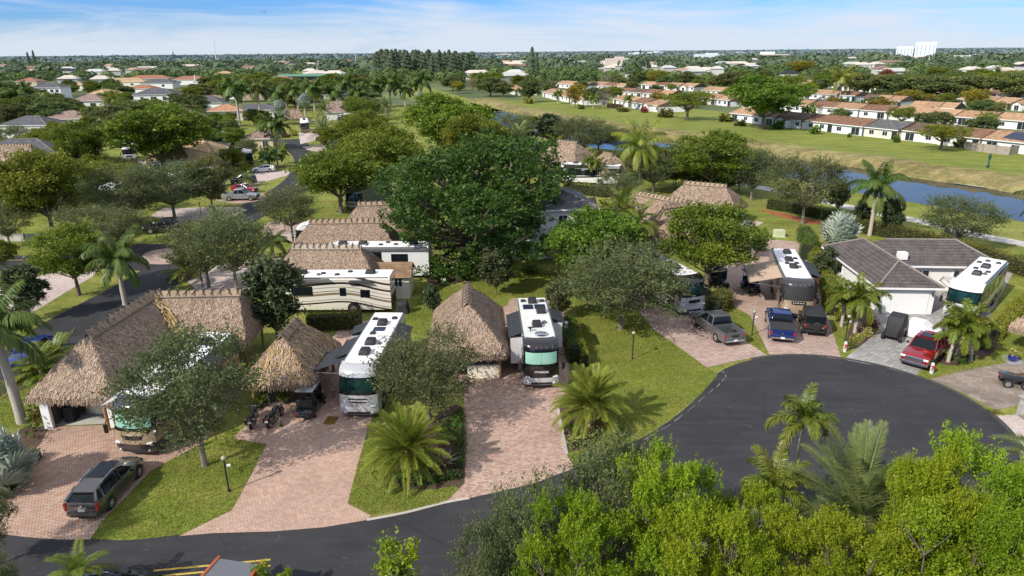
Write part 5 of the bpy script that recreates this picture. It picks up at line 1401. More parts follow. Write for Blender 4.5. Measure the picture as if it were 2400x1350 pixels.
def place_head(front, back):
    """heading so that local -Y points from back to front"""
    d = Vector(front)-Vector(back); return math.atan2(d.y, d.x)+PI/2
# ================================================================== the place
V2 = lambda x, y: Vector((x, y, 0))
# ---------------------------------------------------------------- thatched huts
t, c = thatch_hut('large L-shaped thatched hut with open garage end, leftmost in the photo', [((-28.1, 41.9), (-27.7, 49.6), 2.85, 3.0, 2.6), ((-27.2, 49.9), (-21.3, 50.1), 2.7, 2.4, 1.1)], 2.45, 5.5, [(-26.2, 38.9), (-20.6, 48.2), (-20.6, 51.9)], 150)
q2, t2 = strands([[Vector((-27.7-c.x, 49.2-c.y, 5.35)), Vector((-25.0-c.x, 47.0-c.y, 2.9)), Vector((-24.6-c.x, 47.5-c.y, 2.9)), Vector((-27.2-c.x, 49.6-c.y, 5.35))]], 38, .8, .12, rng, .2)
link('fresh_thatch', soup_mesh('fresh_thatch', q2, t2, M['thatch_tan']), t)
local_box(t, c, 'side_wall', M['boards'], (-30.2, 44.2, 1.3), (.2, 9.6, 2.6)); local_box(t, c, 'side_wall', M['boards'], (-27.0, 52.0, 1.3), (6.4, .2, 2.6))
local_box(t, c, 'corner_post', M['trim'], (-30.25, 39.25, 1.25), (.55, .25, 2.5), 0, .02); local_box(t, c, 'corner_post', M['trim'], (-26.15, 39.35, 1.25), (.28, .25, 2.5), 0, .02)
t, c = thatch_hut('small thatched hut with golden fresh patches beside the silver motorhome', [((-15.75, 43.1), (-15.6, 45.9), 2.35, 1.9, 2.0)], 2.15, 4.7, [(-17.7, 41.7), (-13.7, 41.7), (-13.7, 47.3)], 150, ridge='ridge_tan', tan=.55)
local_box(t, c, 'bar_wall', M['boards'], (-16.6, 42.6, .75), (2.4, .25, 1.5)); local_box(t, c, 'bar_wall', M['darkwood'], (-17.6, 44.6, 1.1), (.2, 4.6, 2.2))
t, c = thatch_hut('tall thatched hut with timber posts, beside the black and white motorhome', [((-3.35, 47.7), (-3.55, 51.7), 2.8, 2.5, 2.9)], 2.3, 5.3, [(-.95, 45.9), (-5.8, 45.9), (-.95, 53.7), (-5.8, 53.7)], 150)
local_box(t, c, 'counter', M['wall_cream'], (-2.2, 46.1, .55), (2.3, .5, 1.1), 0, .02); local_box(t, c, 'counter_top', M['stone'], (-2.2, 46.1, 1.13), (2.5, .65, .06), 0, .01)
local_box(t, c, 'back_bar', M['darkwood'], (-3.4, 49.5, 1.0), (3.6, .3, 2.0))
t, c = thatch_hut('thatched hut behind the white motorhome, under the giant dark tree', [((-22.7, 75.6), (-14.9, 75.7), 2.8, 2.0, 2.0)], 2.4, 5.0, [(-24.2, 73.4), (-13.4, 73.4)], 110)
t, c = thatch_hut('thatched hut joined to a small shed, behind the cream motorhome', [((-21.4, 65.0), (-15.0, 64.8), 2.7, 1.9, 2.0)], 2.4, 5.0, [(-23, 62.8), (-13.4, 62.8)], 120, ridge='ridge_grey')
thatch_hut('small thatched hut peeping out left of the giant dark tree, farthest of the left row', [((-18.9, 84.0), (-13.5, 84.6), 2.8, 2.2, 2.0)], 2.4, 5.2, [(-20.5, 81.7)], 90)
t, c = thatch_hut('T-shaped pale thatched hut right of the fishtail palms', [((16.2, 88.2), (22.6, 80.2), 3.1, 2.2, 1.6), ((18.2, 79.6), (21.6, 81.4), 2.6, 1.6, 1.0)], 2.4, 5.5, [(15.9, 78.2), (17.8, 76.8)], 90)
local_box(t, c, 'store_wall', M['rv_grey'], (17.3, 78.6, 1.2), (1.8, .3, 2.4), rad(-40))
thatch_hut('pale thatched hut behind the white trailer', [((24.9, 96.6), (29.6, 93.8), 3.1, 2.4, 2.6)], 2.4, 5.2, [(23.5, 96), (31, 91.5)], 80)
thatch_hut('rounded thatched hut above the white and black motorhome near the canal', [((9.4, 136.5), (12.6, 133.6), 4.4, 3.0, 3.0)], 2.5, 6.3, [(6, 134), (14, 129)], 60, length=.6, width=.12)
thatch_hut('smaller rounded thatched hut next to the coconut palm', [((17.2, 127.2), (18.4, 124.9), 3.0, 2.0, 2.0)], 2.4, 5.2, [(16, 124)], 60, length=.6, width=.12)
b = G(2396, 772, 2.4); t, c = thatch_hut('thatched hut cut off by the right edge of the photo', [((b.x+2.2, b.y+.4), (b.x+4.2, b.y+1.6), 1.9, 1.6, 1.6)], 2.3, 4.6, [(b.x+.4, b.y-.9)], 120)
b = G(50, 375, 2.5); thatch_hut('thatched roof beside the grey tiled house at the left edge', [((b.x-6, b.y+1), (b.x+1.5, b.y+1.5), 4.2, 2.5, 2.5)], 2.4, 5.4, [(b.x, b.y-3)], 40, length=.7, width=.15)
for (px, py, w_, lab) in ((505, 250, 9, 'thatched hut roof behind the orange tiled house'), (595, 245, 10, 'wide thatched roof behind the dark grey roofed house'), (690, 292, 6, 'thatched shelter beside the open motorhome at the end of the lane'), (790, 268, 7, 'thatched hut among the palms beyond the lane'), (130, 292, 7, 'thatched roof among the trees at far left'), (455, 345, 8, 'thatched roof behind the straw-coloured house')):
    b = G(px, py); thatch_hut(lab, [((b.x-w_*.3, b.y), (b.x+w_*.3, b.y+1), w_*.32, w_*.22, w_*.22)], 2.4, 5.0, [(b.x, b.y-2)], 22, length=.9, width=.2, ridges=False)
# shed joined to the hut
t = thing('garden_shed', 'cream garden shed with brown ribbed roof beside the cream motorhome', 'shed', (-11.7, 65.0, 0))
MB().box((0, 0, 1.1), (3.2, 3.0, 2.4)).build('wall', M['wall_cream'], t)
F, _, _ = hip_faces(-2.0, 1.85, -1.85, 1.85, 2.25, 3.35, 'X', True); add_roof(F, M['roof_wood'], t)
MB().prism([(-1.5, 2.2), (1.5, 2.2), (0, 3.15)], 1.5, 1.6, 'X').build('gable', M['wall_cream'], t)
win(t, 'window', .55, -1.5, 1.7, .8, .9); MB().ball((-.35, -1.56, 1.85), .16, 8, 6, (1, .4, 1)).build('wall_lamp', M['post'], t)

# ---------------------------------------------------------------- motorhomes
head = place_head
RVG = 'motorhomes parked in the resort'
def side_windows(sg, ys, z0=1.9, z1=2.7): return [(sg, a, b, z0, z1) for a, b in ys]
motorhome('brown and tan motorhome behind the oak, with green windscreen shade', (-22.75, 35.6), head((-22.75, 35.6), (-21.75, 46.5)), 11.2, 'swoosh_tan', 'rv_bronze', 'rv_tan', 'rv_bronze', 'glass_green',
    acs=[(0, 3.4), (.05, 6.0), (0, 9.2)], vents=[(.5, 4.8), (-.4, 7.6)], text=('BEAVER', .17, 'white_text', 1.6) if False else None, windows=side_windows(-1, [(1.5, 2.6), (3.2, 4.6)])+side_windows(1, [(1.5, 2.4), (3, 4.4)]),
    slides=[(-1, 4.8, 9.3, 1.0, 3.1, .75, 'awning_grey', 'swoosh_tan'), (1, 3.2, 7.6, 1.0, 3.1, .7, 'awning', 'swoosh_tan')], awn=(-1, 1.6, 6.6, 1.6, .75, 'awning_grey'), group=RVG)
motorhome('silver and white motorhome with black awning out, beside the small thatched hut', (-10.2, 39.9), head((-10.2, 39.9), (-9.75, 50.5)), 10.6, 'swoosh_silver', 'rv_silver', 'rv_silver', 'rv_pale', 'glass_teal',
    acs=[(-.05, 2.9), (-.05, 4.6), (0, 8.2)], vents=[(-.75, 9.1), (.7, 9.3), (-.3, 6.3)], solar=[(0, 7.1, .85, .7)], text=('WINNEBAGO', .15, 'white_text', 1.5), nosetext_z=1.45,
    windows=side_windows(-1, [(1.5, 2.4)])+side_windows(1, [(1.5, 2.4)]), slides=[(-1, 3.0, 5.9, 1.0, 3.05, .75, 'awning', 'swoosh_silver'), (-1, 7.0, 8.7, 1.0, 3.05, .85, 'awning', 'rv_silver'), (1, 3.2, 8.6, 1.0, 3.05, .8, 'awning', 'swoosh_silver')], awn=(-1, 2.2, 5.2, 2.6, .9, 'awning'), door=(-1, 1.6), group=RVG)
def dish(t):
    m = MB(); m.ball((.1, 1.75, 3.68), .48, 14, 5, (1, .8, .22)); m.tube([(-.35, 1.9, 3.6), (.2, 1.6, 3.85), (.45, 1.7, 3.75)], .03, 6); m.build('satellite_dish', M['chrome'], t, smooth=True)
    m = MB(); m.tube([(-.62, 2.5, 3.6), (-.62, 2.5, 3.82)], .05, 8); m.ball((-.62, 2.5, 3.85), .14, 8, 5, (1.5, 1, .5)); m.build('antenna', M['plastic'], t)
motorhome('black and white motorhome with pale green windscreen shade, right of the middle thatched hut', (2.05, 43.9), head((2.05, 43.9), (1.62, 53.5)), 9.7, 'swoosh_black', 'rv_black', 'rv_black', 'rv_pale', 'glass_green', 'rv_roof_grey',
    acs=[(-.05, 3.6), (.5, 6.4), (.0, 8.7)], vents=[(-.75, 8.9), (.8, 8.8)], solar=[(-.45, 7.5, .8, .95), (.5, 7.5, .85, .95)], text=('ITASCA', .2, 'white_text', 1.5), nosetext_z=1.45,
    windows=side_windows(-1, [(1.5, 2.2)])+side_windows(1, [(1.5, 2.3), (3, 3.9)]), slides=[(-1, 2.5, 6.9, 1.0, 3.05, .8, 'awning', 'rv_pale'), (1, 5.2, 7.4, 1.0, 3.05, .8, 'awning', 'rv_pale')], extras=dish, group=RVG)
motorhome('white motorhome half hidden behind the spreading oak, teal windscreen', (16.6, 58.2), head((14.9, 47.4), (12.4, 54.8)), 10.5, 'swoosh_white', 'rv_black', 'rv_silver', 'rv_pale', 'glass_teal', acs=[(0, 3.5), (0, 7.5)], vents=[(.5, 5.2)], windows=side_windows(-1, [(3, 5), (6, 7.5)])+side_windows(1, [(2.2, 3.6)]), group=RVG)
motorhome('tan motorhome with black windscreen cover and tan awning, behind the blue pickup', (25.5, 56.9), head((25.5, 56.9), (28.1, 68)), 11.2, 'swoosh_tan', 'rv_bronze', 'rv_tan', 'rv_tan', 'glass_dark', acs=[(0, 4.6), (-.1, 6.9), (.1, 9.6)], vents=[(.6, 7.6), (.5, 6.0), (-.4, 5.8)],
    text=('E A D O X', .13, 'white_text', 1.6), nosetext_z=1.62, slides=[(1, 3.2, 7.6, 1.0, 3.05, .85, 'awning', 'rv_brown')], awn=(-1, 2.2, 7.6, 2.8, .7, 'awning_tan'), windows=side_windows(-1, [(1.5, 2.4), (4, 6)])+side_windows(1, [(1.5, 2.4)]), curtain=True, group=RVG)
motorhome('white motorhome with red side stripe beside the white house, farthest right', (39.2, 55.8), head((39.2, 55.8), (46.5, 63.2)), 11.0, 'swoosh_red', 'rv_white', 'rv_pale', 'rv_silver', 'glass_teal', acs=[(0, 4.2), (.1, 7.2)], vents=[(.6, 5.6), (-.5, 6.2), (-.7, 8.6), (.7, 9.4), (-.2, 9.6)], windows=side_windows(1, [(1.5, 2.6), (3.1, 4.4), (5.0, 6.4), (7.6, 8.8)], 1.75, 2.75), awn=(-1, 1.9, 3.2, 1.0, .25, 'awning_grey'), group=RVG)
motorhome('cream motorhome with dark brown swoosh graphics, parked sideways behind the hedge', (-22.8, 60.9), head((-22.8, 60.9), (-11, 60.7)), 11.6, 'swoosh_cream', 'rv_cream', 'rv_cream', 'rv_brown', 'glass_dark', acs=[(0, 3.2), (0, 9.6)], vents=[(.1, 5.2), (.5, 6.6), (-.4, 7.6)], slides=[(1, 2.2, 6.2, 1.0, 3.1, .55, 'awning', 'swoosh_cream'), (1, 8.0, 10.0, 1.1, 3.0, .5, 'awning', 'swoosh_cream')] if False else [(-1, 2.2, 6.2, 1.0, 3.1, .5, 'awning', 'swoosh_cream')], windows=[(1, 6.9, 7.5, 1.75, 2.55), (1, 8.8, 9.7, 1.6, 2.35), (1, 2.4, 4.4, 1.8, 2.7)],
    extras=lambda t: [MB().box((1.36, 4.2, 3.30), (.34, 4.4, .3), taper=.8).build('awning_case', M['greyplastic'], t, .04), MB().box((1.42, 8.9, 3.18), (.42, 2.4, .22), taper=.8).build('awning_case', M['awning'], t, .04)], group=RVG)
motorhome('white motorhome with long dark windows, rear end out from behind the small shed', (-20.4, 71.2), head((-20.4, 71.2), (-8.8, 70.9)), 11.6, 'rv_white', 'rv_white', 'rv_white', 'rv_pale', 'glass_dark', acs=[(0, 2.2), (0, 4.4), (0, 9.9)], vents=[(.4, 6.4), (.3, 8.0), (-.5, 7.0)], windows=[(1, 5.2, 6.6, 1.4, 3.0), (1, 7.6, 9.4, 1.8, 2.8), (1, 3.0, 4.6, 1.8, 2.8)], group=RVG, extras=lambda t: MB().box((1.33, 7.0, 3.3), (.24, 9, .3)).build('awning_case', M['greyplastic'], t, .04))
motorhome('white and black motorhome below the rounded thatched hut near the canal', (8.8, 126.6), head((8.8, 126.6), (19.8, 123.0)), 11.5, 'swoosh_white', 'rv_white', 'rv_black', 'rv_white', 'glass_dark', acs=[(0, 3.2), (0, 8.8)], vents=[(.3, 6.0), (.2, 10.2)], windows=[(1, 1.8, 4.6, 1.6, 2.8), (1, 5.2, 7.2, 1.6, 2.7)], group=RVG)
a, b = G(1655, 489, 3.4), G(1738, 503, 3.4)
motorhome('short white trailer in front of the pale thatched hut', (a.x, a.y), head(a, b), (a-b).xy.length, 'rv_white', 'rv_white', 'rv_white', 'rv_white', 'rv_white' if False else 'glass_dark', acs=[(0, 3.9)], vents=[(.3, 2.2)], windows=[(1, 2.0, 3.2, 1.7, 2.5)], group=RVG, mirrors=False, name='trailer')
def rvpx(label, px, py, hpx, hpy, L=10, **k):
    a, b = G(px, py), G(hpx, hpy); return motorhome(label, (a.x, a.y), head(a, b), L, group=RVG, **k)
rvpx('pale green fronted motorhome under the round bright tree at left', 305, 381, 318, 352, 10, side='rv_pale', cap='rv_white', nose='rv_pale', bumper='rv_grey', shade='glass_dark', acs=[(0, 3), (0, 7)])
rvpx('dark motorhome parked in an open shelter at far left', 222, 386, 226, 360, 9, side='rv_bronze', cap='rv_white', nose='rv_black', bumper='rv_black', shade='glass_dark', acs=[(0, 3)])
rvpx('black and white motorhome at the far end of the curving lane', 716, 312, 712, 290, 11, side='swoosh_black', cap='rv_white', nose='rv_brown', bumper='rv_brown', shade='glass_dark', acs=[(0, 4), (0, 8)], awn=(1, 2, 7, 2.4, .6, 'awning'))
rvpx('long white motorhome behind the trees above the straw roof', 510, 350, 540, 338, 11, side='rv_white', cap='rv_white', nose='rv_pale', bumper='rv_pale', acs=[(0, 3), (0, 8)])
rvpx('long dark striped motorhome left of the brown roofed cabin', 585, 392, 520, 378, 11, side='swoosh_black', cap='rv_white', nose='rv_black', bumper='rv_black', acs=[(0, 3), (0, 7)], windows=[(1, 3, 6, 1.8, 2.7)])
rvpx('dark teal motorhome behind the hidden thatched hut, left of the giant tree', 825, 500, 880, 478, 10.5, side='rv_grey', cap='rv_grey', nose='rv_grey', bumper='rv_black', roofm='rv_roof_grey', acs=[(0, 3), (0, 7)])
motorhome('white nosed motorhome left of the thatched hut row', (-26.3, 80.9), head((-26.3, 80.9), (-16, 81.1)), 10, group=RVG, side='rv_white', cap='rv_white', nose='rv_bronze', bumper='rv_bronze', acs=[(0, 4)])
rvpx('white motorhome mostly hidden behind the yellow-green trees at left', 255, 492, 300, 470, 10, side='rv_white', cap='rv_white', nose='rv_grey', bumper='rv_grey', acs=[(0, 4)])
rvpx('white motorhome behind the oak beside the straw roof', 395, 455, 440, 448, 10, side='rv_white', cap='rv_white', nose='rv_pale', bumper='rv_pale', acs=[(0, 4)])
rvpx('white motorhome at the far left edge under trees', 5, 300, 20, 285, 10, side='rv_white', cap='rv_white', nose='rv_black', bumper='rv_grey')
rvpx('white motorhome at the left edge behind the yellow-green tree', -10, 440, 40, 425, 10, side='rv_white', cap='rv_white', nose='rv_grey', bumper='rv_grey')
rvpx('white motorhome beside the black awning among the palms', 800, 296, 836, 284, 9, side='rv_white', cap='rv_bronze', nose='rv_bronze', bumper='rv_bronze')

# ---------------------------------------------------------------- cars and small vehicles
suv('dark grey suv with glass roof parked on the red paver drive', (-22.45, 34.6), PI, 'car_grey', glass_roof=True, badge=True)
a = G(1720, 812); b = G(1622, 742); pickup('grey pickup truck with RAM lettering on its tailgate', a+(b-a).normalized()*5.8, head(b, a), 'truck_grey', text=('RAM', .24, 'black_text'))
a = G(1832, 806); b = G(1816, 735); pickup('bright blue pickup truck with covered bed beside the black off-roader', a+(b-a).normalized()*5.8, head(b, a), 'truck_blue', cover=True, emblem=True)
a = G(1908, 792); b = G(1892, 738); offroader('black off-roader with spare wheel on its back, right of the blue pickup', a+(b-a).normalized()*4.5, head(b, a))
a = Vector((30.2, 46.7, 0)); b = a+Vector((4.1, 3.9, 0)); pickup('dark red pickup truck facing the cul-de-sac, chrome grille', a, head(a, b), 'truck_red', sunroof=True, chromeg=True, lift=.06)
a = G(445, 541); b = G(338, 546); pickup('black pickup truck parked across the lawn strip at left', a+(b-a).normalized()*5.7, head(b, a), 'car_black', cover=True)
a = G(606, 468); b = G(530, 469); pickup('silver pickup truck in front of the red car at left', a, head(a, b), 'truck_silver', L=5.7, name='pickup_truck')
a = G(602, 452); b = G(560, 450); suv('dark red car just behind the silver pickup', a, head(a, b), 'car_red', L=4.5, hgt=1.45, name='car')
a = G(540, 432); b = G(598, 428); suv('dark blue suv partly behind a low palm at upper left', a, head(a, b), 'car_navy', L=4.7)
a = G(592, 404); b = G(640, 402); suv('white car beside the small palms on the side lane', a, head(a, b), 'car_white', L=4.5, hgt=1.45, name='car')
a = G(48, 868); b = G(70, 848); suv('small bright blue car behind the leaning palm at the left edge', a, head(a, b), 'car_blue', L=4.2, hgt=1.45, name='car')
a = G(392, 1412); b = G(190, 1438); suv('black car on the near lane, cut off by the bottom edge', a, head(a, b), 'car_black', L=4.7, hgt=1.5, name='car', glass_roof=True)
t = thing('utility_cart', 'orange utility cart with grey roof at the bottom edge', 'buggy', G(548, 1432), rad(-12))
MB().box((0, 0, 1.9), (2.0, 1.75, .06)).build('roof', M['rv_grey'], t, .02)
m = MB()
for sg in (-1, 1): m.box((sg*1.03, 0, 1.9), (.14, 1.95, .16)); 
for sx in (-1, 1):
    for sy_ in (-1, 1): m.tube([(sx*1.0, sy_*.85, .8), (sx*1.0, sy_*.8, 1.88)], .05, 6)
m.build('roll_cage', M['car_orange'], t, .02)
loft('body', [(-1.7, .6, .55, .5, .8), (-1.2, .75, .7, .42, 1.05), (-.5, .78, .74, .4, 1.0), (.9, .78, .74, .4, .9), (1.5, .7, .66, .45, .85)], M['car_orange'], t)
for sg in (-1, 1):
    for y in (-1.15, 1.05): wheel(t, sg*.82, y, .36, .28)
MB().box((0, .2, .98), (1.3, .5, .3)).build('seat', M['seat'], t, .05)
golf_cart('black golf cart with rear seat, parked beside the silver motorhome', G(722, 962)+Vector((.35, 1.5, 0)), PI-rad(4))
motorcycle('black motorcycle nearest the oak, left of the other motorcycle', G(598, 985)+Vector((-.1, .8, 0)), PI-rad(-8))
motorcycle('black motorcycle between the other motorcycle and the golf cart', G(653, 990)+Vector((0, 1.2, 0)), PI-rad(10))
golf_cart('dark blue golf cart with big tyres in front of the tan awning', G(1770, 690), rad(6), 'car_navy', rear=False)
golf_cart('small black cart in the shade left of the blue golf cart', G(1700, 680), rad(20), 'car_black', rear=False)
covered_buggy('buggy under a black cover with yellow strap, behind the red pickup', G(2085, 803)+Vector((0, 0, 0)), head(G(2085, 803), G(2112, 770)))
t = thing('covered_car', 'small vehicle under a white cover behind the red pickup', 'car', G(2215, 805), head(G(2240, 800), G(2160, 780)))
loft('cover', [(0, .6, .5, .15, .6), (.4, .8, .7, .12, .9), (1.2, .85, .75, .1, 1.0), (1.7, .85, .62, .1, 1.45), (2.7, .85, .62, .1, 1.45), (3.4, .82, .7, .12, 1.0), (3.8, .65, .5, .2, .7)], M['cloth_white'], t)
for sg in (-1, 1):
    for y in (.75, 3.0): wheel(t, sg*.72, y, .3, .2)
t = thing('quad_bike', 'black quad bike cut off by the right edge', 'quad bike', G(2412, 908), rad(70))
loft('body', [(0, .3, .25, .5, .75), (.4, .5, .42, .45, .9), (1.0, .35, .3, .45, .85), (1.5, .5, .45, .5, .92), (1.9, .45, .4, .6, .85)], M['car_black'], t)
for sg in (-1, 1):
    for y in (.4, 1.5): wheel(t, sg*.52, y, .3, .26)
    MB().box((sg*.3, 1.92, .72), (.14, .04, .08)).build('tail_light', M['light_red'], t)
MB().tube([(-.4, .7, 1.1), (0, .6, 1.05), (.4, .7, 1.1)], .02, 6).build('handlebar', M['plastic'], t)

# ---------------------------------------------------------------- houses
# white guest house with two brown tiled wings
t = thing('guest_house', 'white single-storey house with brown tiled hip roofs, beside the canal path', 'house', (35.8, 58.2, 0), rad(-4))
MB().box((0, 6.4, 1.3), (4.9, 12.8, 2.8)).build('wall', M['wall_white'], t); MB().box((7.0, 9.6, 1.3), (9.2, 5.6, 2.8)).build('wall', M['wall_white'], t)
F, (a, b), cc = hip_faces(-2.95, 2.95, -.5, 13.3, 2.68, 4.35, 'Y'); r1 = add_roof(F, M['tile_brown'], t)
ridge_tiles([(a, b), (cc[0], a), (cc[1], a), (cc[3], b), (cc[2], b)], M['ridge_brown'], r1)
F, (a, b), cc = hip_faces(-1.5, 12.1, 6.3, 12.9, 2.66, 4.5, 'X'); r2 = add_roof(F, M['tile_brown'], t)
ridge_tiles([(a, b), (cc[1], b), (cc[2], b)], M['ridge_brown'], r2)
for (x, y, l, rz_) in ((0, -.5, 5.9, 0), (2.95, 3.0, 6.6, PI/2), (-2.95, 6.4, 13.8, PI/2), (7.5, 6.3, 9.2, 0), (12.1, 9.6, 6.6, PI/2)): MB().box((x, y, 2.6), (l, .07, .18), rz_).build('fascia', M['trim'], t)
MB().box((0, -.03, 1.12), (3.9, .06, 2.2)).build('garage_door', M['garage'], t, .01)
for sg in (-1, 1): MB().ball((sg*2.2, -.12, 1.95), .11, 8, 6, (1, 1, 1.5)).build('wall_lamp', M['rv_brown'], t)
win(t, 'window', 8.2, 6.8, 1.5, 1.2, 1.2); win(t, 'window', 4.6, 6.8, 1.35, 1.4, 1.5); win(t, 'window', -2.45, 9.0, 1.6, 1.2, 1.0, -PI/2); win(t, 'window', 11.6, 9.8, 1.5, 1.2, 1.1, PI/2)
MB().box((-2.48, 4, 1.05), (.06, .95, 2.1)).build('door', M['trim'], t); MB().box((2.6, 7.2, 3.5), (.8, .7, .7)).build('wall_stub', M['wall_white'], t)  # last box: stub of white wall showing between the two roofs
# two-storey house behind the giant tree
hip_house('white two-storey house with grey tiled roof behind the giant dark tree', (4.3, 81.3), rad(8), 9.6, 8.5, 5.9, 1.9, 'wall_white', 'tile_grey', .5, [(3.2, 4.4, 1.1, 1.7), (1.1, 4.4, 1.1, 1.4), (-2.2, 4.4, 1.4, 1.4), (-3.4, 1.3, 1.0, 1.3)], doors=[(1.4, 1.2, 2.2)])
def ph(label, px, py, w_, d, h, rh, wall, roof, rz=0, **k):
    b = G(px, py); return hip_house(label, (b.x, b.y+d/2), rad(rz), w_, d, h, rh, wall, roof, **k)
ph('white two-storey house with dark grey hip roof and balcony at left', 362, 256, 17, 11, 6.3, 2.4, 'wall_white', 'tile_grey', 5, wins=[(-5, 4.6, 1.4, 1.5), (0, 4.4, 2.6, 2), (4.6, 4.6, 1.5, 1.8), (5.5, 1.4, 2, 1.6)])
ph('white two-storey house with grey hip roof near the left edge', 112, 238, 14, 11, 7.2, 2.2, 'wall_white', 'tile_grey', 6, wins=[(2.6, 5.4, 1.6, 1.6), (5.2, 5.4, 1.6, 1.6), (-3, 5.4, 1.4, 1.4)])
ph('house with taupe hip roof between the two white houses at left', 203, 268, 13, 11, 5.4, 2.3, 'wall_pale', 'tile_taupe', 8, wins=[(2.5, 3.8, 2.2, 1.4)])
ph('cream octagonal house with orange tiled roof at left', 520, 284, 12, 11, 3.6, 2.0, 'wall_cream', 'tile_orange', 14, wins=[(-2, 2.4, 3.4, .6), (3.2, 2.2, 2, 1.2)], ridge='ridge_orange')
ph('white house with dark roof and palms right of the orange roofed house', 595, 280, 17, 11, 3.5, 1.6, 'wall_white', 'tile_grey', 0, wins=[(4, 1.6, 1.6, 1.4)])
ph('low house with spreading grey tiled roofs left of the orange roofed house', 466, 258, 19, 13, 3.0, 2.6, 'wall_white', 'tile_grey', 4)
ph('brown roofed cabin beside the curving lane', 603, 352, 7.6, 8.5, 2.9, 1.9, 'wall_tan', 'tile_taupe', 4, wins=[(-1.8, 1.6, 1.8, 1.5), (1.9, 1.6, 1.4, 1.4)])
ph('house with straw-coloured tiled roof, lower left of two', 405, 412, 9.5, 8, 3.0, 2.2, 'wall_white', 'tile_tan', -6, wins=[(-2.5, 1.6, 1.6, 1.3)])
ph('house with straw-coloured tiled roof, upper right of two', 455, 395, 11, 9, 3.0, 2.6, 'wall_white', 'tile_tan', -4)
ph('grey tiled house at the left edge beside the thatched roof', 30, 392, 16, 10, 2.9, 2.6, 'wall_pale', 'tile_grey', 10)
ph('small house with red-orange roof above the round bright tree', 284, 300, 9, 9, 3.2, 1.8, 'wall_pale', 'tile_rust', 6, ridge='ridge_orange')
ph('taupe roofed house half hidden by palms right of the lane', 800, 282, 14, 10, 3.0, 2.4, 'wall_white', 'tile_taupe', 16)
ph('tall white house among the royal palms beyond the lane', 790, 262, 13, 11, 7.0, 1.2, 'wall_white', 'tile_grey', 20, wins=[(-3, 5, 2, 1.4)])
ph('grey roofed house behind the row of royal palms', 560, 232, 17, 12, 3.4, 2.2, 'wall_white', 'tile_taupe', 0)
ph('pale grey house left of the row of royal palms', 655, 218, 17, 10, 5, 1.6, 'wall_blue', 'tile_grey', 0)
ph('grey roofed house behind the travellers palm at left', 250, 278, 13, 10, 2.8, 2.2, 'wall_pale', 'tile_grey', 30)
for k, (px, py, w_, rh, wl, rf, rz_, lab) in enumerate(((150, 305, 13, 2.2, 'wall_pale', 'tile_taupe', 8, 'taupe roofed house left of the small red-orange roof'), (60, 322, 14, 2.2, 'wall_white', 'tile_grey', 0, 'grey roofed house near the left edge above the thatched roof'), (432, 305, 12, 2.2, 'wall_cream', 'tile_taupe', 10, 'taupe roofed house right of the round bright tree'), (240, 236, 14, 2.0, 'wall_white', 'tile_tan', 4, 'tan roofed house left of the white balcony house'), (445, 232, 15, 2.2, 'wall_pale', 'tile_tan', 4, 'tan roofed house behind the low grey roofs'), (330, 222, 15, 2.0, 'wall_white', 'tile_rust', 0, 'rust roofed house behind the white balcony house'), (25, 258, 13, 2.0, 'wall_white', 'tile_taupe', 0, 'taupe roofed house at the left edge'), (690, 232, 15, 2.0, 'wall_white', 'tile_grey', 10, 'grey roofed house behind the silver fan palms'), (340, 318, 10, 2.0, 'wall_white', 'tile_grey', 14, 'grey roofed house behind the round bright tree'), (715, 210, 16, 2.0, 'wall_cream', 'tile_rust', 0, 'rust roofed house right of the low rust roofed one'), (170, 212, 15, 2.0, 'wall_white', 'tile_tan', 5, 'tan roofed house in the far left suburb'), (560, 212, 16, 2.2, 'wall_pale', 'tile_taupe', 0, 'taupe roofed house below the tan building'))):
    ph(lab, px, py, w_, 10, 3.6, rh, wl, rf, rz_, wins=[(-w_*.25, 2.0, 1.6, 1.4), (w_*.22, 2.0, 1.8, 1.4)])
# far suburb on the left
for k, (px, py, w_, h, wall, roof, lab) in enumerate([(355, 195, 34, 4, 'wall_tan', 'tile_rust', 'long house with rust red roof in the far left suburb'), (300, 204, 32, 4, 'wall_cream', 'tile_tan', 'long cream building in the far left suburb'), (378, 207, 22, 4, 'wall_white', 'tile_grey', 'white building below the rust red roof at far left'), (450, 198, 26, 4, 'wall_white', 'tile_rust', 'white house with reddish roof at far left'),
        (75, 202, 16, 4, 'wall_tan', 'tile_rust', 'small rust roofed house near the left edge'), (530, 190, 18, 6, 'wall_tan', 'tile_tan', 'tan building left of the royal palms'), (655, 200, 26, 4, 'wall_tan', 'tile_rust', 'low rust roofed house behind the royal palms'), (885, 155, 30, 9, 'wall_cream', 'tile_orange', 'cream building at the left end of the pine wood')]):
    b = G(px, py); hip_house(lab, (b.x, b.y), rad(4), w_, 14, h, 2.6, wall, roof, wins=[(-w_*.25, h*.55, 2, 1.5), (w_*.2, h*.55, 2, 1.5)])
t = thing('warehouse', 'long low building with green metal roof before the playing field', 'building', G(735, 188), rad(6))
MB().box((0, 0, 2), (58, 16, 4.2)).build('wall', M['wall_pale'], t); MB().box((0, 0, 4.6), (60, 19, 1.0), taper=.96).build('roof', M['green_roof'], t)
MB().box((0, -8.05, 1.7), (50, .2, 3)).build('opening', M['glass'], t)

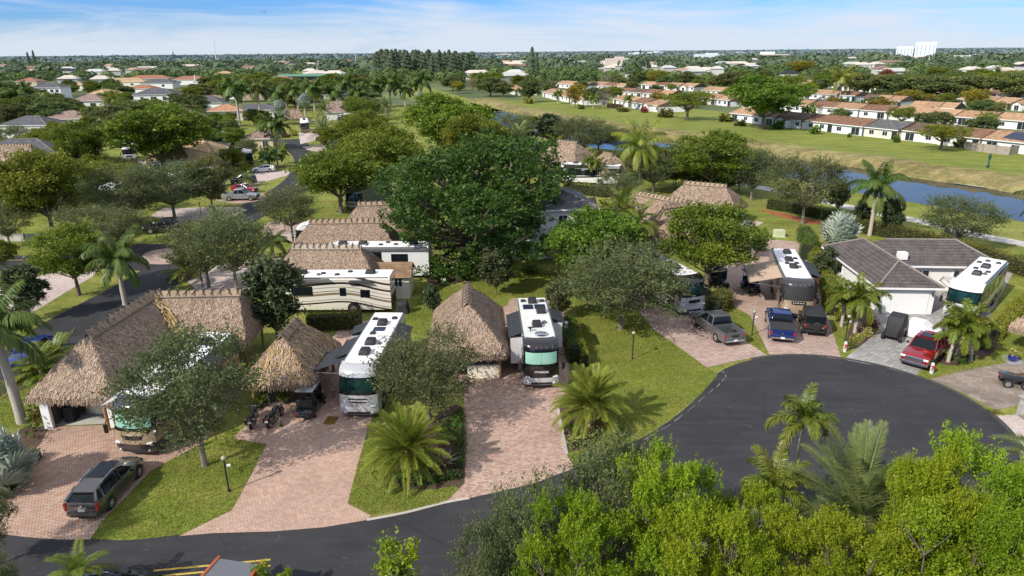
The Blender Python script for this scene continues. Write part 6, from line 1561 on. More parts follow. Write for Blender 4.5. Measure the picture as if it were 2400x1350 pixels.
# ---------------------------------------------------------------- townhouse rows across the canal
TG = 'attached townhouses across the canal'
TW = ['wall_white', 'wall_blue', 'wall_pale', 'wall_white', 'wall_cream']
RN = ['brown', 'orange brown', 'tan', 'dark brown', 'grey']; WN = {'wall_white': 'white', 'wall_blue': 'pale blue', 'wall_pale': 'off-white', 'wall_cream': 'cream'}
def trow(p0, p1, n, seq, where, kinds=None):
    a, b = G(*p0), G(*p1); d = (b-a)/n; rz = math.atan2(d.y, d.x); w_ = d.length
    for i in range(n):
        m = a+d*(i+.5); rf, wl = seq[i % len(seq)]; kd = (kinds or (0, 1, 2, 3))[i % len(kinds or (0, 1, 2, 3))]
        off = Vector((-d.y, d.x, 0)).normalized()*(0 if i % 3 else .9)
        townhouse('%s roofed %s townhouse, %s' % (RN[rf], WN[wl], where % (i+1)), m+off, rz, w_, rf, wl, kd, TG)
ordn = ['', 'first', 'second', 'third', 'fourth', 'fifth', 'sixth', 'seventh', 'eighth', 'ninth', 'tenth']
class W_:
    def __init__(s, t): s.t = t
    def __mod__(s, i): return s.t.replace('#', ordn[i])
def row(p0, p1, n, seq, where, kinds=None): trow(p0, p1, n, seq, W_(where), kinds)
row((1705, 283), (2410, 363), 9, [(2, 'wall_blue'), (0, 'wall_white'), (3, 'wall_white'), (0, 'wall_white'), (0, 'wall_blue'), (4, 'wall_cream'), (3, 'wall_white'), (0, 'wall_white'), (1, 'wall_white')], '# from left, long meadow row at right', (0, 1, 3, 2, 1, 2, 0, 2, 0))
row((1432, 245), (1540, 264), 4, [(1, 'wall_white'), (2, 'wall_white'), (0, 'wall_blue'), (1, 'wall_white')], '# from left, middle meadow row')
row((1268, 227), (1366, 247), 4, [(1, 'wall_white'), (2, 'wall_white'), (1, 'wall_white'), (2, 'wall_white')], '# from left, far meadow row')
row((1182, 217), (1214, 224), 2, [(1, 'wall_white'), (2, 'wall_pale')], '# from left, far end of the meadow')
row((1735, 252), (2415, 307), 10, [(1, 'wall_white'), (2, 'wall_white'), (1, 'wall_white'), (0, 'wall_white'), (1, 'wall_blue'), (0, 'wall_white'), (2, 'wall_white'), (2, 'wall_white'), (1, 'wall_blue'), (2, 'wall_white')], '# from left, second row at right')
row((1445, 226), (1570, 234), 4, [(0, 'wall_white'), (3, 'wall_white'), (0, 'wall_pale'), (2, 'wall_white')], '# from left, second row at left')
row((1385, 208), (1465, 214), 3, [(1, 'wall_white'), (0, 'wall_white'), (2, 'wall_white')], '# from left, third row at left')
row((1618, 240), (1712, 250), 3, [(2, 'wall_white'), (1, 'wall_white'), (2, 'wall_white')], '# from left, behind the spreading tree')
row((2012, 246), (2110, 252), 3, [(3, 'wall_white'), (2, 'wall_white'), (1, 'wall_pale')], '# from left, third row at right')
row((2236, 246), (2420, 262), 4, [(2, 'wall_white'), (1, 'wall_white'), (2, 'wall_white'), (1, 'wall_white')], '# from left, third row at far right')
row((1848, 203), (1955, 206), 4, [(0, 'wall_white'), (1, 'wall_white'), (0, 'wall_pale'), (2, 'wall_white')], '# from left, fourth row at right')
row((2050, 196), (2150, 200), 4, [(1, 'wall_white'), (2, 'wall_white'), (1, 'wall_white'), (0, 'wall_white')], '# from left, fifth row at right')
row((2300, 232), (2420, 238), 3, [(1, 'wall_white'), (2, 'wall_white'), (1, 'wall_white')], '# from left, fourth row at far right')
row((1880, 231), (2005, 238), 3, [(1, 'wall_white'), (2, 'wall_white'), (0, 'wall_blue')], '# from left, under the coconut palm')
row((2125, 266), (2236, 272), 3, [(2, 'wall_white'), (1, 'wall_white'), (2, 'wall_pale')], '# from left, below the golden trees')
row((2140, 228), (2240, 233), 3, [(1, 'wall_white'), (2, 'wall_white'), (1, 'wall_pale')], '# from left, by the broad grey trees')
row((1960, 212), (2065, 217), 4, [(2, 'wall_white'), (1, 'wall_white'), (2, 'wall_white'), (0, 'wall_white')], '# from left, below the rust tree')
row((2185, 208), (2340, 215), 5, [(1, 'wall_white'), (2, 'wall_white'), (0, 'wall_pale'), (2, 'wall_white'), (1, 'wall_white')], '# from left, sixth row at far right')
row((1500, 208), (1625, 214), 4, [(2, 'wall_white'), (0, 'wall_white'), (1, 'wall_white'), (2, 'wall_white')], '# from left, third row at middle')
row((1640, 222), (1720, 228), 3, [(1, 'wall_white'), (2, 'wall_white'), (1, 'wall_white')], '# from left, third row behind the spreading tree')
row((1300, 205), (1375, 210), 3, [(1, 'wall_white'), (2, 'wall_white'), (0, 'wall_white')], '# from left, behind the far meadow row')
row((1740, 205), (1835, 209), 4, [(2, 'wall_white'), (1, 'wall_white'), (0, 'wall_white'), (1, 'wall_pale')], '# from left, fourth row at middle')
# solar array on the last meadow townhouse, fence and parasol in its yard
p = G(2330, 349); q = G(2400, 358); d = (q-p).normalized(); nn = Vector((-d.y, d.x, 0)); mid = G(2368, 358)
o = MB().box((0, 0, 0), (8.5, 4.4, .06)).build('solar_array', M['solar']); o.location = mid+nn*2.7+Vector((0, 0, 3.62)); o.rotation_euler = (Matrix.Rotation(math.atan2(d.y, d.x), 3, 'Z') @ Matrix.Rotation(math.atan(1.75/6.05), 3, 'X')).to_euler()
tag(o, 'dark solar array on the orange roof at the right edge', 'solar panels')
def fence(label, pts, h, mat='fence_wood', name='fence'):
    t = thing(name, label, 'fence', pts[0])
    for a, b in zip(pts, pts[1:]):
        a = a-pts[0]; b = b-pts[0]; d = b-a
        o = MB().box((0, 0, h/2), (d.length, .06, h)).build('panel', M[mat], t); o.location = (a+b)/2; o.rotation_euler = (0, 0, math.atan2(d.y, d.x))
        k = int(d.length/2.4)
        pm = MB()
        for i in range(k+1):
            c = a+d*i/max(1, k); pm.box((c.x, c.y, h/2+.04), (.12, .12, h+.08), math.atan2(d.y, d.x))
        pm.build('post', M['bark'], t)
    return t
fence('weathered grey board fence in front of the solar roofed townhouse', [G(2258, 350), G(2272, 353), G(2365, 364), G(2398, 358), G(2420, 357)], 1.9)
fence('brown board fence beside the middle meadow row', [G(1422, 252), G(1460, 256)], 1.9, 'roof_wood')
fence('pale low wall behind the lawn at the left edge', [G(-60, 562), G(60, 566), G(130, 562)], 1.0, 'concrete', 'garden_wall')
t = thing('parasol', 'cream parasol behind the weathered fence', 'parasol', G(2385, 352)); MB().tube([(0, 0, 0), (0, 0, 2.6)], .04, 6).build('pole', M['post'], t); MB().tube([(0, 0, 2.1), (0, 0, 2.75)], [1.7, .05], 8).build('canopy', M['wall_cream'], t)

# ---------------------------------------------------------------- skyline
t = thing('office_tower', 'white office block with dark slit windows on the right skyline', 'building', G(2140, 138), rad(-30))
def slit_block(t, x, w_, d, h):
    MB().box((x, 0, h/2), (w_, d, h)).build('block', M['far_white'], t)
    m = MB(); k = 5
    for i in range(k): m.box((x-w_/2+w_*(i+.5)/k, -d/2-.1, h*.52), (.9, .5, h*.6))
    m.build('window', M['far_glass'], t, 0).__setitem__('kind', 'stuff') if False else m.build('window_bands', M['far_glass'], t)
slit_block(t, -19, 34, 20, 27); slit_block(t, 21, 40, 24, 36)
t = thing('brown_office', 'low brown office building with flat overhanging roof on the skyline', 'building', G(1795, 140), rad(-5))
MB().box((0, 0, 5), (66, 26, 10)).build('wall', M['far_brown'], t); MB().box((0, 0, 11), (90, 36, 2.4)).build('roof', M['far_tan'], t); MB().box((2, 0, 15), (30, 14, 6)).build('plant_room', M['far_white'], t)
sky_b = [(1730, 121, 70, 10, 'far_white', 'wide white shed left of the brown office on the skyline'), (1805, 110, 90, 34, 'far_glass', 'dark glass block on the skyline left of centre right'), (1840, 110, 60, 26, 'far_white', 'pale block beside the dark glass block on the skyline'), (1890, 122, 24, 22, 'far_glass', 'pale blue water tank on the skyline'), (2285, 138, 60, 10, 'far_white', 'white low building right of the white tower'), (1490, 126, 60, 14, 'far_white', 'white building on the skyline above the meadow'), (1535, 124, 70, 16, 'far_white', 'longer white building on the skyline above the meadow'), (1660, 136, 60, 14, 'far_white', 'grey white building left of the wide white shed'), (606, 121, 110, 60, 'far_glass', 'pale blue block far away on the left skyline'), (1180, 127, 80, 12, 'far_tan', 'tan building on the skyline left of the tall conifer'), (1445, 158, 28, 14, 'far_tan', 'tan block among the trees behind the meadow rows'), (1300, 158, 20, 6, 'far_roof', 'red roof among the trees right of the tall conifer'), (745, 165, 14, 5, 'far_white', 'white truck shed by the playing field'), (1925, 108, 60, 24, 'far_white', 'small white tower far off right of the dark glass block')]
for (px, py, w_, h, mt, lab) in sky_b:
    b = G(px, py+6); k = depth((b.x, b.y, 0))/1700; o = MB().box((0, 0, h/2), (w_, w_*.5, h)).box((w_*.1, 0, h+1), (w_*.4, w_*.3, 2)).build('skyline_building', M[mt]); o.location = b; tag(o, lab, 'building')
def pole(name, label, cat, px, py, top, r, mat, arm=None):
    b = G(px, py); h = height_at(b, top); t = thing(name, label, cat, b)
    MB().tube([(0, 0, 0), (0, 0, h)], [r, r*.7], 8).build('pole', M[mat], t)
    if arm: MB().tube([(0, 0, h-.3), (arm*.4, 0, h+.1), (arm, 0, h)], .06, 6).build('arm', M[mat], t)
    return t, h
pole('radio_mast', 'tall white mast rising above the left skyline', 'mast', 508, 148, 95, 1.3, 'far_white')
for k, (px, py, top, lab) in enumerate([(1835, 160, 128, 'left of the yellow tree'), (2218, 240, 204, 'between the yellow trees at right')]): pole('street_light', 'tall grey street light '+lab, 'street light', px, py, top, .16, 'concrete_pole', 2.4)
PG = 'concrete utility poles in the far suburb'
for (px, py, top) in ((65, 160, 150), (92, 158, 146), (116, 157, 144), (153, 160, 144), (277, 155, 147), (218, 157, 146), (360, 155, 147), (402, 158, 146), (172, 148, 137), (183, 146, 136), (626, 147, 130), (714, 132, 113), (748, 168, 142), (835, 152, 125), (1333, 155, 137), (1468, 150, 135), (1395, 148, 137), (1378, 125, 112), (1512, 165, 152), (1637, 140, 130), (2085, 140, 125), (2175, 152, 132), (270, 205, 180), (460, 205, 175), (16, 195, 185), (1590, 160, 146)):
    pole('utility_pole', 'pale concrete utility pole rising from the far tree canopy', 'utility pole', px, py, top, .5, 'white_post')[0]['group'] = PG
# overhead wires between the two nearest poles on the left
a, b = G(270, 205), G(16, 195); ha = height_at(a, 182)
o = MB()
for dz in (0, -1.2):
    o.tube([Vector((a.x+(b.x-a.x)*q, a.y+(b.y-a.y)*q, ha+dz-3*q*(1-q))) for q in (0, .25, .5, .75, 1)], .05, 4)
    c_ = G(600, 200); o.tube([Vector((a.x+(c_.x-a.x)*q, a.y+(c_.y-a.y)*q, ha+dz-3*q*(1-q))) for q in (0, .25, .5, .75, 1)], .05, 4)
tag(o.build('power_line', M['far_glass']), 'thin overhead wires crossing the trees at far left', 'power line')
# bird
m = MB(); m.pts([(0, 0, 0), (-.5, .1, .25), (-1.0, .3, .12), (-.5, .35, .22), (0, .35, 0), (.5, .35, .22), (1.0, .3, .12), (.5, .1, .25)], [(0, 1, 3, 4), (1, 2, 3), (0, 4, 5, 7), (7, 5, 6)]); m.tube([(0, -.3, 0), (0, .1, 0), (0, .6, 0)], [.03, .1, .03], 6)
o = m.build('bird', M['plastic']); dr = Vector(ray(618, 28)); o.location = Vector((0, 0, H))+dr*170; tag(o, 'tiny dark bird in the upper left sky', 'bird')

# ---------------------------------------------------------------- street furniture and yard things
LG = 'black lamp posts with round globes'
def lamp(label, px, py, h=2.0, arm=True):
    t = thing('lamp_post', label, 'lamp post', G(px, py), random.uniform(-.3, .3))
    m = MB(); m.tube([(0, 0, 0), (0, 0, .12), (0, 0, .16), (0, 0, h)], [.08, .08, .05, .045], 10); m.build('post', M['post_black'], t, smooth=True)
    MB().ball((0, 0, h+.15), .145, 14, 9).build('globe', M['globe'], t, smooth=True); MB().tube([(0, 0, h-.04), (0, 0, h+.04)], [.06, .11], 10).build('collar', M['post_black'], t)
    if arm: MB().box((.2, 0, h-.33), (.2, .05, .14)).build('number_sign', M['trim'], t); MB().tube([(0, 0, h-.33), (.12, 0, h-.33)], .02, 6).build('bracket', M['post_black'], t)
    return t
lamp('black globe lamp post on the front lawn beside the grey suv', 537, 1152); lamp('black globe lamp post on the lawn beside the spreading oak', 1482, 842, 2.1, False); lamp('black lamp post between the grey and blue pickups', 1762, 786)
lamp('black lamp post beside the shrub bed left of the grey paver drive', 1981, 798); lamp('black globe lamp post before the triple palm at right', 2242, 857, 2.1); lamp('black globe lamp post among the foreground trees', 1866, 1252, 2.2)
lamp('dark lamp post on the lawn beside the black pickup', 367, 558, 1.9, False); lamp('dark lamp post on the paver strip left of the solar sign', 473, 512, 2.2, False); lamp('dark lamp post behind the large L-shaped hut ridge', 476, 678, 2.0, False); lamp('dark lamp post at the edge of the curving lane', 668, 407, 2.0, False); lamp('dark lamp post at the far bend of the curving lane', 736, 345, 2.0, False)
def bowpost(label, px, py):
    t = thing('marker_post', label, 'post', G(px, py)); MB().box((0, 0, .42), (.17, .17, .84)).build('post', M['white_post'], t, .015); MB().tube([(0, 0, .84), (0, 0, .92)], [.13, .02], 4).build('cap', M['white_post'], t)
    m = MB()
    for sg in (-1, 1): m.ball((sg*.09, -.1, .66), .075, 8, 5, (1.2, .5, .7)); m.tube([(0, -.12, .64), (sg*.12, -.13, .36)], .035, 5)
    m.build('bow', M['bow'], t)
bowpost('white post with red bow left of the grey paver drive', 1979, 825); bowpost('white post with red bow right of the red pickup', 2182, 876)
o = MB().box((0, 0, .45), (1.25, 1.0, .85)).box((0, 0, .03), (1.5, 1.25, .08)).build('utility_cabinet', M['utility'], None, .03); o.location = G(1825, 554); tag(o, 'pale green utility cabinet alone on the lawn', 'utility box')
o = MB().box((0, 0, .3), (.5, .4, .6)).build('cable_box', M['utility'], None, .03); o.location = G(1040, 665); tag(o, 'small green cable box on the grass under the giant tree', 'utility box')
for (px, py, mat, lab) in ((929, 697, 'pink', 'pink lidded storage cart by the shed'), (947, 695, 'teal', 'teal storage box by the shed')):
    t = thing('storage_cart', lab, 'storage box', G(px, py)); MB().box((0, 0, .45), (.7, .6, .75)).build('box', M['pink'] if False else M['greyplastic' if mat == 'pink' else 'teal'], t, .02); MB().box((0, 0, .98), (.78, .66, .3)).build('lid', M[mat], t, .03)
    for sg in (-1, 1): wheel(t, sg*.3, -.15, .1, .06, False)
o = loft('covered_grill', [(-.45, .5, .35, .0, .9), (-.3, .6, .45, 0, 1.15), (.3, .6, .45, 0, 1.15), (.45, .5, .35, 0, .9)], M['cloth_black'], None); o.location = G(945, 733); tag(o, 'barbecue under a black cover behind the silver motorhome', 'barbecue')
t = thing('barbecue', 'stainless barbecue between the middle hut and the black motorhome', 'barbecue', G(1187, 795), rad(10)); MB().box((0, 0, .45), (1.0, .6, .85)).build('cabinet', M['steel'], t, .02); MB().box((0, 0, .90), (1.5, .62, .06)).build('side_shelf', M['steel'], t, .01)
m = MB(); m.prism([(-.3, .93), (.3, .93), (.28, 1.15), (.05, 1.28), (-.2, 1.2)], -.5, .5, 'X'); m.build('lid', M['chrome'], t)
for k in range(4): MB().tube([(-.36+.24*k, -.30, .78), (-.36+.24*k, -.35, .78)], .04, 8).build('knob', M['plastic'], t)
t = thing('planter', 'glossy blue pot with yellow plant on the gravel at right', 'plant pot', G(2372, 846)); MB().tube([(0, 0, 0), (0, 0, .2), (0, 0, .42), (0, 0, .56), (0, 0, .6)], [.2, .32, .34, .26, .3], 16).build('pot', M['pot_blue'], t, smooth=True)
f = link('plant', soup_mesh('pot_plant', *shrub_soup(9, 160, .28), M['croton']), t); f.location = (0, 0, .5); f.scale = (.9, .9, .5)
t = thing('stone_pillar', 'rough grey stone pillar at the right edge', 'pillar', G(2398, 978), rad(15)); MB().box((0, 0, .7), (.62, .62, 1.4), taper=.92).build('shaft', M['stone'], t, .03); MB().box((0, 0, 1.46), (.78, .78, .14)).build('cap', M['stone'], t, .03)
t = thing('floor_mat', 'brown mat on the pavers beside the silver motorhome', 'mat', G(776, 986), rad(-6)); MB().box((0, 0, .03), (.75, 1.0, .03)).build('mat', M['mat_brown'], t)
t = thing('statue', 'white garden statue on the hedge beside the black motorhome', 'statue', G(1326, 800)); MB().tube([(0, 0, 0), (0, 0, .9), (0, 0, 1.3), (0, 0, 1.5)], [.22, .12, .2, .08], 10).build('figure', M['white_post'], t, smooth=True); MB().ball((0, 0, 1.68), .18, 10, 7, (1, 1, .8)).build('top', M['white_post'], t, smooth=True)
t = thing('speed_sign', 'solar powered sign on a white post beside the paver strip', 'sign', G(502, 515)); MB().tube([(0, 0, 0), (0, 0, 1.6)], .07, 8).build('post', M['white_post'], t); MB().box((0, 0, 1.9), (1.0, .08, .7)).build('panel_frame', M['white_post'], t); MB().box((0, -.05, 1.9), (.8, .04, .52)).build('solar_panel', M['solar'], t); MB().box((0, 0, 1.25), (.5, .1, .3)).build('board', M['white_post'], t)
t = thing('level_gauge', 'dark green post standing alone on the meadow', 'post', G(2313, 402)+Vector((0, 0, .8))); MB().tube([(0, 0, -.5), (0, 0, 2.6)], .13, 8).build('post', M['green_sign'], t); MB().box((0, 0, 2.0), (.5, .2, .8)).build('box', M['green_sign'], t, .02); MB().box((0, 0, .2), (.5, .2, .6)).build('box', M['green_sign'], t, .02)
ribbon('canal_wall', spline([p+Vector((.1, .05, 0)) for p in (G(2237, 430), G(2275, 436), G(2312, 441))], 4), .7, .10, M['concrete'])
o = soup_mesh('fallen_fronds', *frond_soup(1.6, .6, 26, .35, .03, .12, .2, .1, 3), M['date']); o = link('fallen_frond', o); o.location = G(2302, 958)+Vector((0, 0, .08)); o.rotation_euler = (0, 0, rad(-40)); tag(o, 'fallen palm frond lying on the edge of the cul-de-sac', 'palm debris')
o = soup_mesh('seed_cluster', *shrub_soup(12, 120, .16), M['rust']); o = link('seed_cluster', o); o.location = G(2330, 968); o.scale = (.9, .6, .25); tag(o, 'brown palm seed cluster beside the fallen frond', 'palm debris')
# things under the left hut
for (x, y, lab, mt, d_) in ((-29.4, 40.2, 'black bin inside the open hut garage', 'plastic', (.6, .6, 1.1)), (-28.2, 41.2, 'workbench inside the open hut garage', 'steel', (1.3, .7, .9)), (-27.2, 41.4, 'green mower inside the open hut garage', 'cover', (.8, 1.2, .8))):
    o = MB().box((0, 0, d_[2]/2), d_, taper=.9).box((0, .1, d_[2]+.05), (d_[0]*.7, d_[1]*.7, .16)).build('storage_bin' if 'bin' in lab else ('workbench' if 'work' in lab else 'mower'), M[mt] if mt != 'cover' else M['teal'], None, .04); o.location = (x, y, .022); tag(o, lab, lab.split()[1] if 'bench' not in lab else 'workbench')
for (px, py, lab) in ((672, 945, 'small potted areca palm before the small hut'), (612, 955, 'potted areca palm left of the other potted palm')):
    t = thing('potted_palm', lab, 'potted plant', G(px, py)); MB().tube([(0, 0, 0), (0, 0, .4)], [.18, .25], 10).build('pot', M['plastic'], t)
    f = link('foliage', soup_mesh('areca_small', *shrub_soup(21, 110, .55, .12, 1.0), M['foxtail']), t); f.location = (0, 0, .35); f.scale = (1.1, 1.1, 1.1)

# ---------------------------------------------------------------- cyclist on the lane
def cyclist(label, pos, rz):
    t = thing('bicycle', 'bicycle ridden along the curving lane', 'bicycle', pos, rz)
    for y in (0, 1.05):
        m = MB(); N_ = 18
        ring = [(0, y+.33*math.cos(2*PI*i/N_), .34+.33*math.sin(2*PI*i/N_)) for i in range(N_+1)]; m.tube(ring, .02, 6, False)
        for i in range(6): m.tube([(0, y, .34), ring[i*3]], .006, 4)
        m.build('wheel', M['tyre'], t)
    m = MB(); m.tube([(0, .95, .95), (0, 1.05, .34)], .02, 6); m.tube([(0, .98, .85), (0, .45, .36), (0, .2, .88), (0, .98, .85)], .022, 6); m.tube([(0, .45, .36), (0, 0, .34), (0, .22, .82)], .016, 6); m.tube([(-.22, .98, 1.0), (.22, .98, 1.0)], .02, 6); m.build('frame', M['car_black'], t)
    MB().ball((0, .18, .94), .12, 8, 5, (1, 1.3, .5)).build('saddle', M['seat'], t)
    # rider: one skinned figure
    p = thing('person', label, 'person', pos, rz)
    J = {'pel': (0, .2, 1.02), 'ab': (0, .32, 1.25), 'chest': (0, .45, 1.46), 'neck': (0, .56, 1.6), 'head': (0, .62, 1.72), 'top': (0, .64, 1.86)}
    for s_, sg in (('l', -1), ('r', 1)):
        J.update({'hip'+s_: (sg*.1, .22, 1.0), 'kn'+s_: (sg*.12, .62, .82 if sg > 0 else .66), 'an'+s_: (sg*.12, .38 if sg > 0 else .48, .48 if sg > 0 else .24), 'to'+s_: (sg*.12, .56 if sg > 0 else .66, .44 if sg > 0 else .2), 'sh'+s_: (sg*.19, .47, 1.5), 'el'+s_: (sg*.25, .68, 1.24), 'wr'+s_: (sg*.21, .94, 1.05), 'ha'+s_: (sg*.2, 1.0, 1.02)})
    E = [('pel', 'ab'), ('ab', 'chest'), ('chest', 'neck'), ('neck', 'head'), ('head', 'top')]
    for s_ in 'lr': E += [('pel', 'hip'+s_), ('hip'+s_, 'kn'+s_), ('kn'+s_, 'an'+s_), ('an'+s_, 'to'+s_), ('chest', 'sh'+s_), ('sh'+s_, 'el'+s_), ('el'+s_, 'wr'+s_), ('wr'+s_, 'ha'+s_)]
    Rr = {'pel': .15, 'ab': .145, 'chest': .16, 'neck': .06, 'head': .10, 'top': .085, 'hip': .10, 'kn': .065, 'an': .045, 'to': .04, 'sh': .075, 'el': .048, 'wr': .035, 'ha': .038}
    K = list(J); me = bpy.data.meshes.new('body'); me.from_pydata([J[k] for k in K], [(K.index(a), K.index(b)) for a, b in E], []); o = link('body', me, p)
    sk = o.modifiers.new('skin', 'SKIN'); 
    for i, k in enumerate(K):
        rr = Rr.get(k, Rr.get(k[:-1], .05)); me.skin_vertices[0].data[i].radius = (rr, rr); me.skin_vertices[0].data[i].use_root = (k == 'pel')
    o.modifiers.new('sub', 'SUBSURF').levels = 1; o.modifiers['sub'].render_levels = 2
    t_ = NT('rider_skin_and_clothes'); sp = t_.n.new('ShaderNodeSeparateXYZ'); t_.t.links.new(t_.coord('Object'), sp.inputs[0])
    cc = t_.ramp(t_.math('DIVIDE', sp.outputs[2], 2.0), [(0, (.02, .02, .02)), (.13, (.45, .28, .2)), (.36, (.015, .015, .02)), (.53, (.50, .62, .06)), (.80, (.45, .28, .2))], 'CONSTANT')
    me.materials.append(t_.done(t_.bsdf(cc, .7)))
    MB().ball((0, .62, 1.84), .13, 12, 7, (1, 1.25, .75)).build('helmet', M['post_black'], p, smooth=True)
cyclist('cyclist in lime jersey and black shorts on the curving lane', G(707, 389), PI+rad(12))
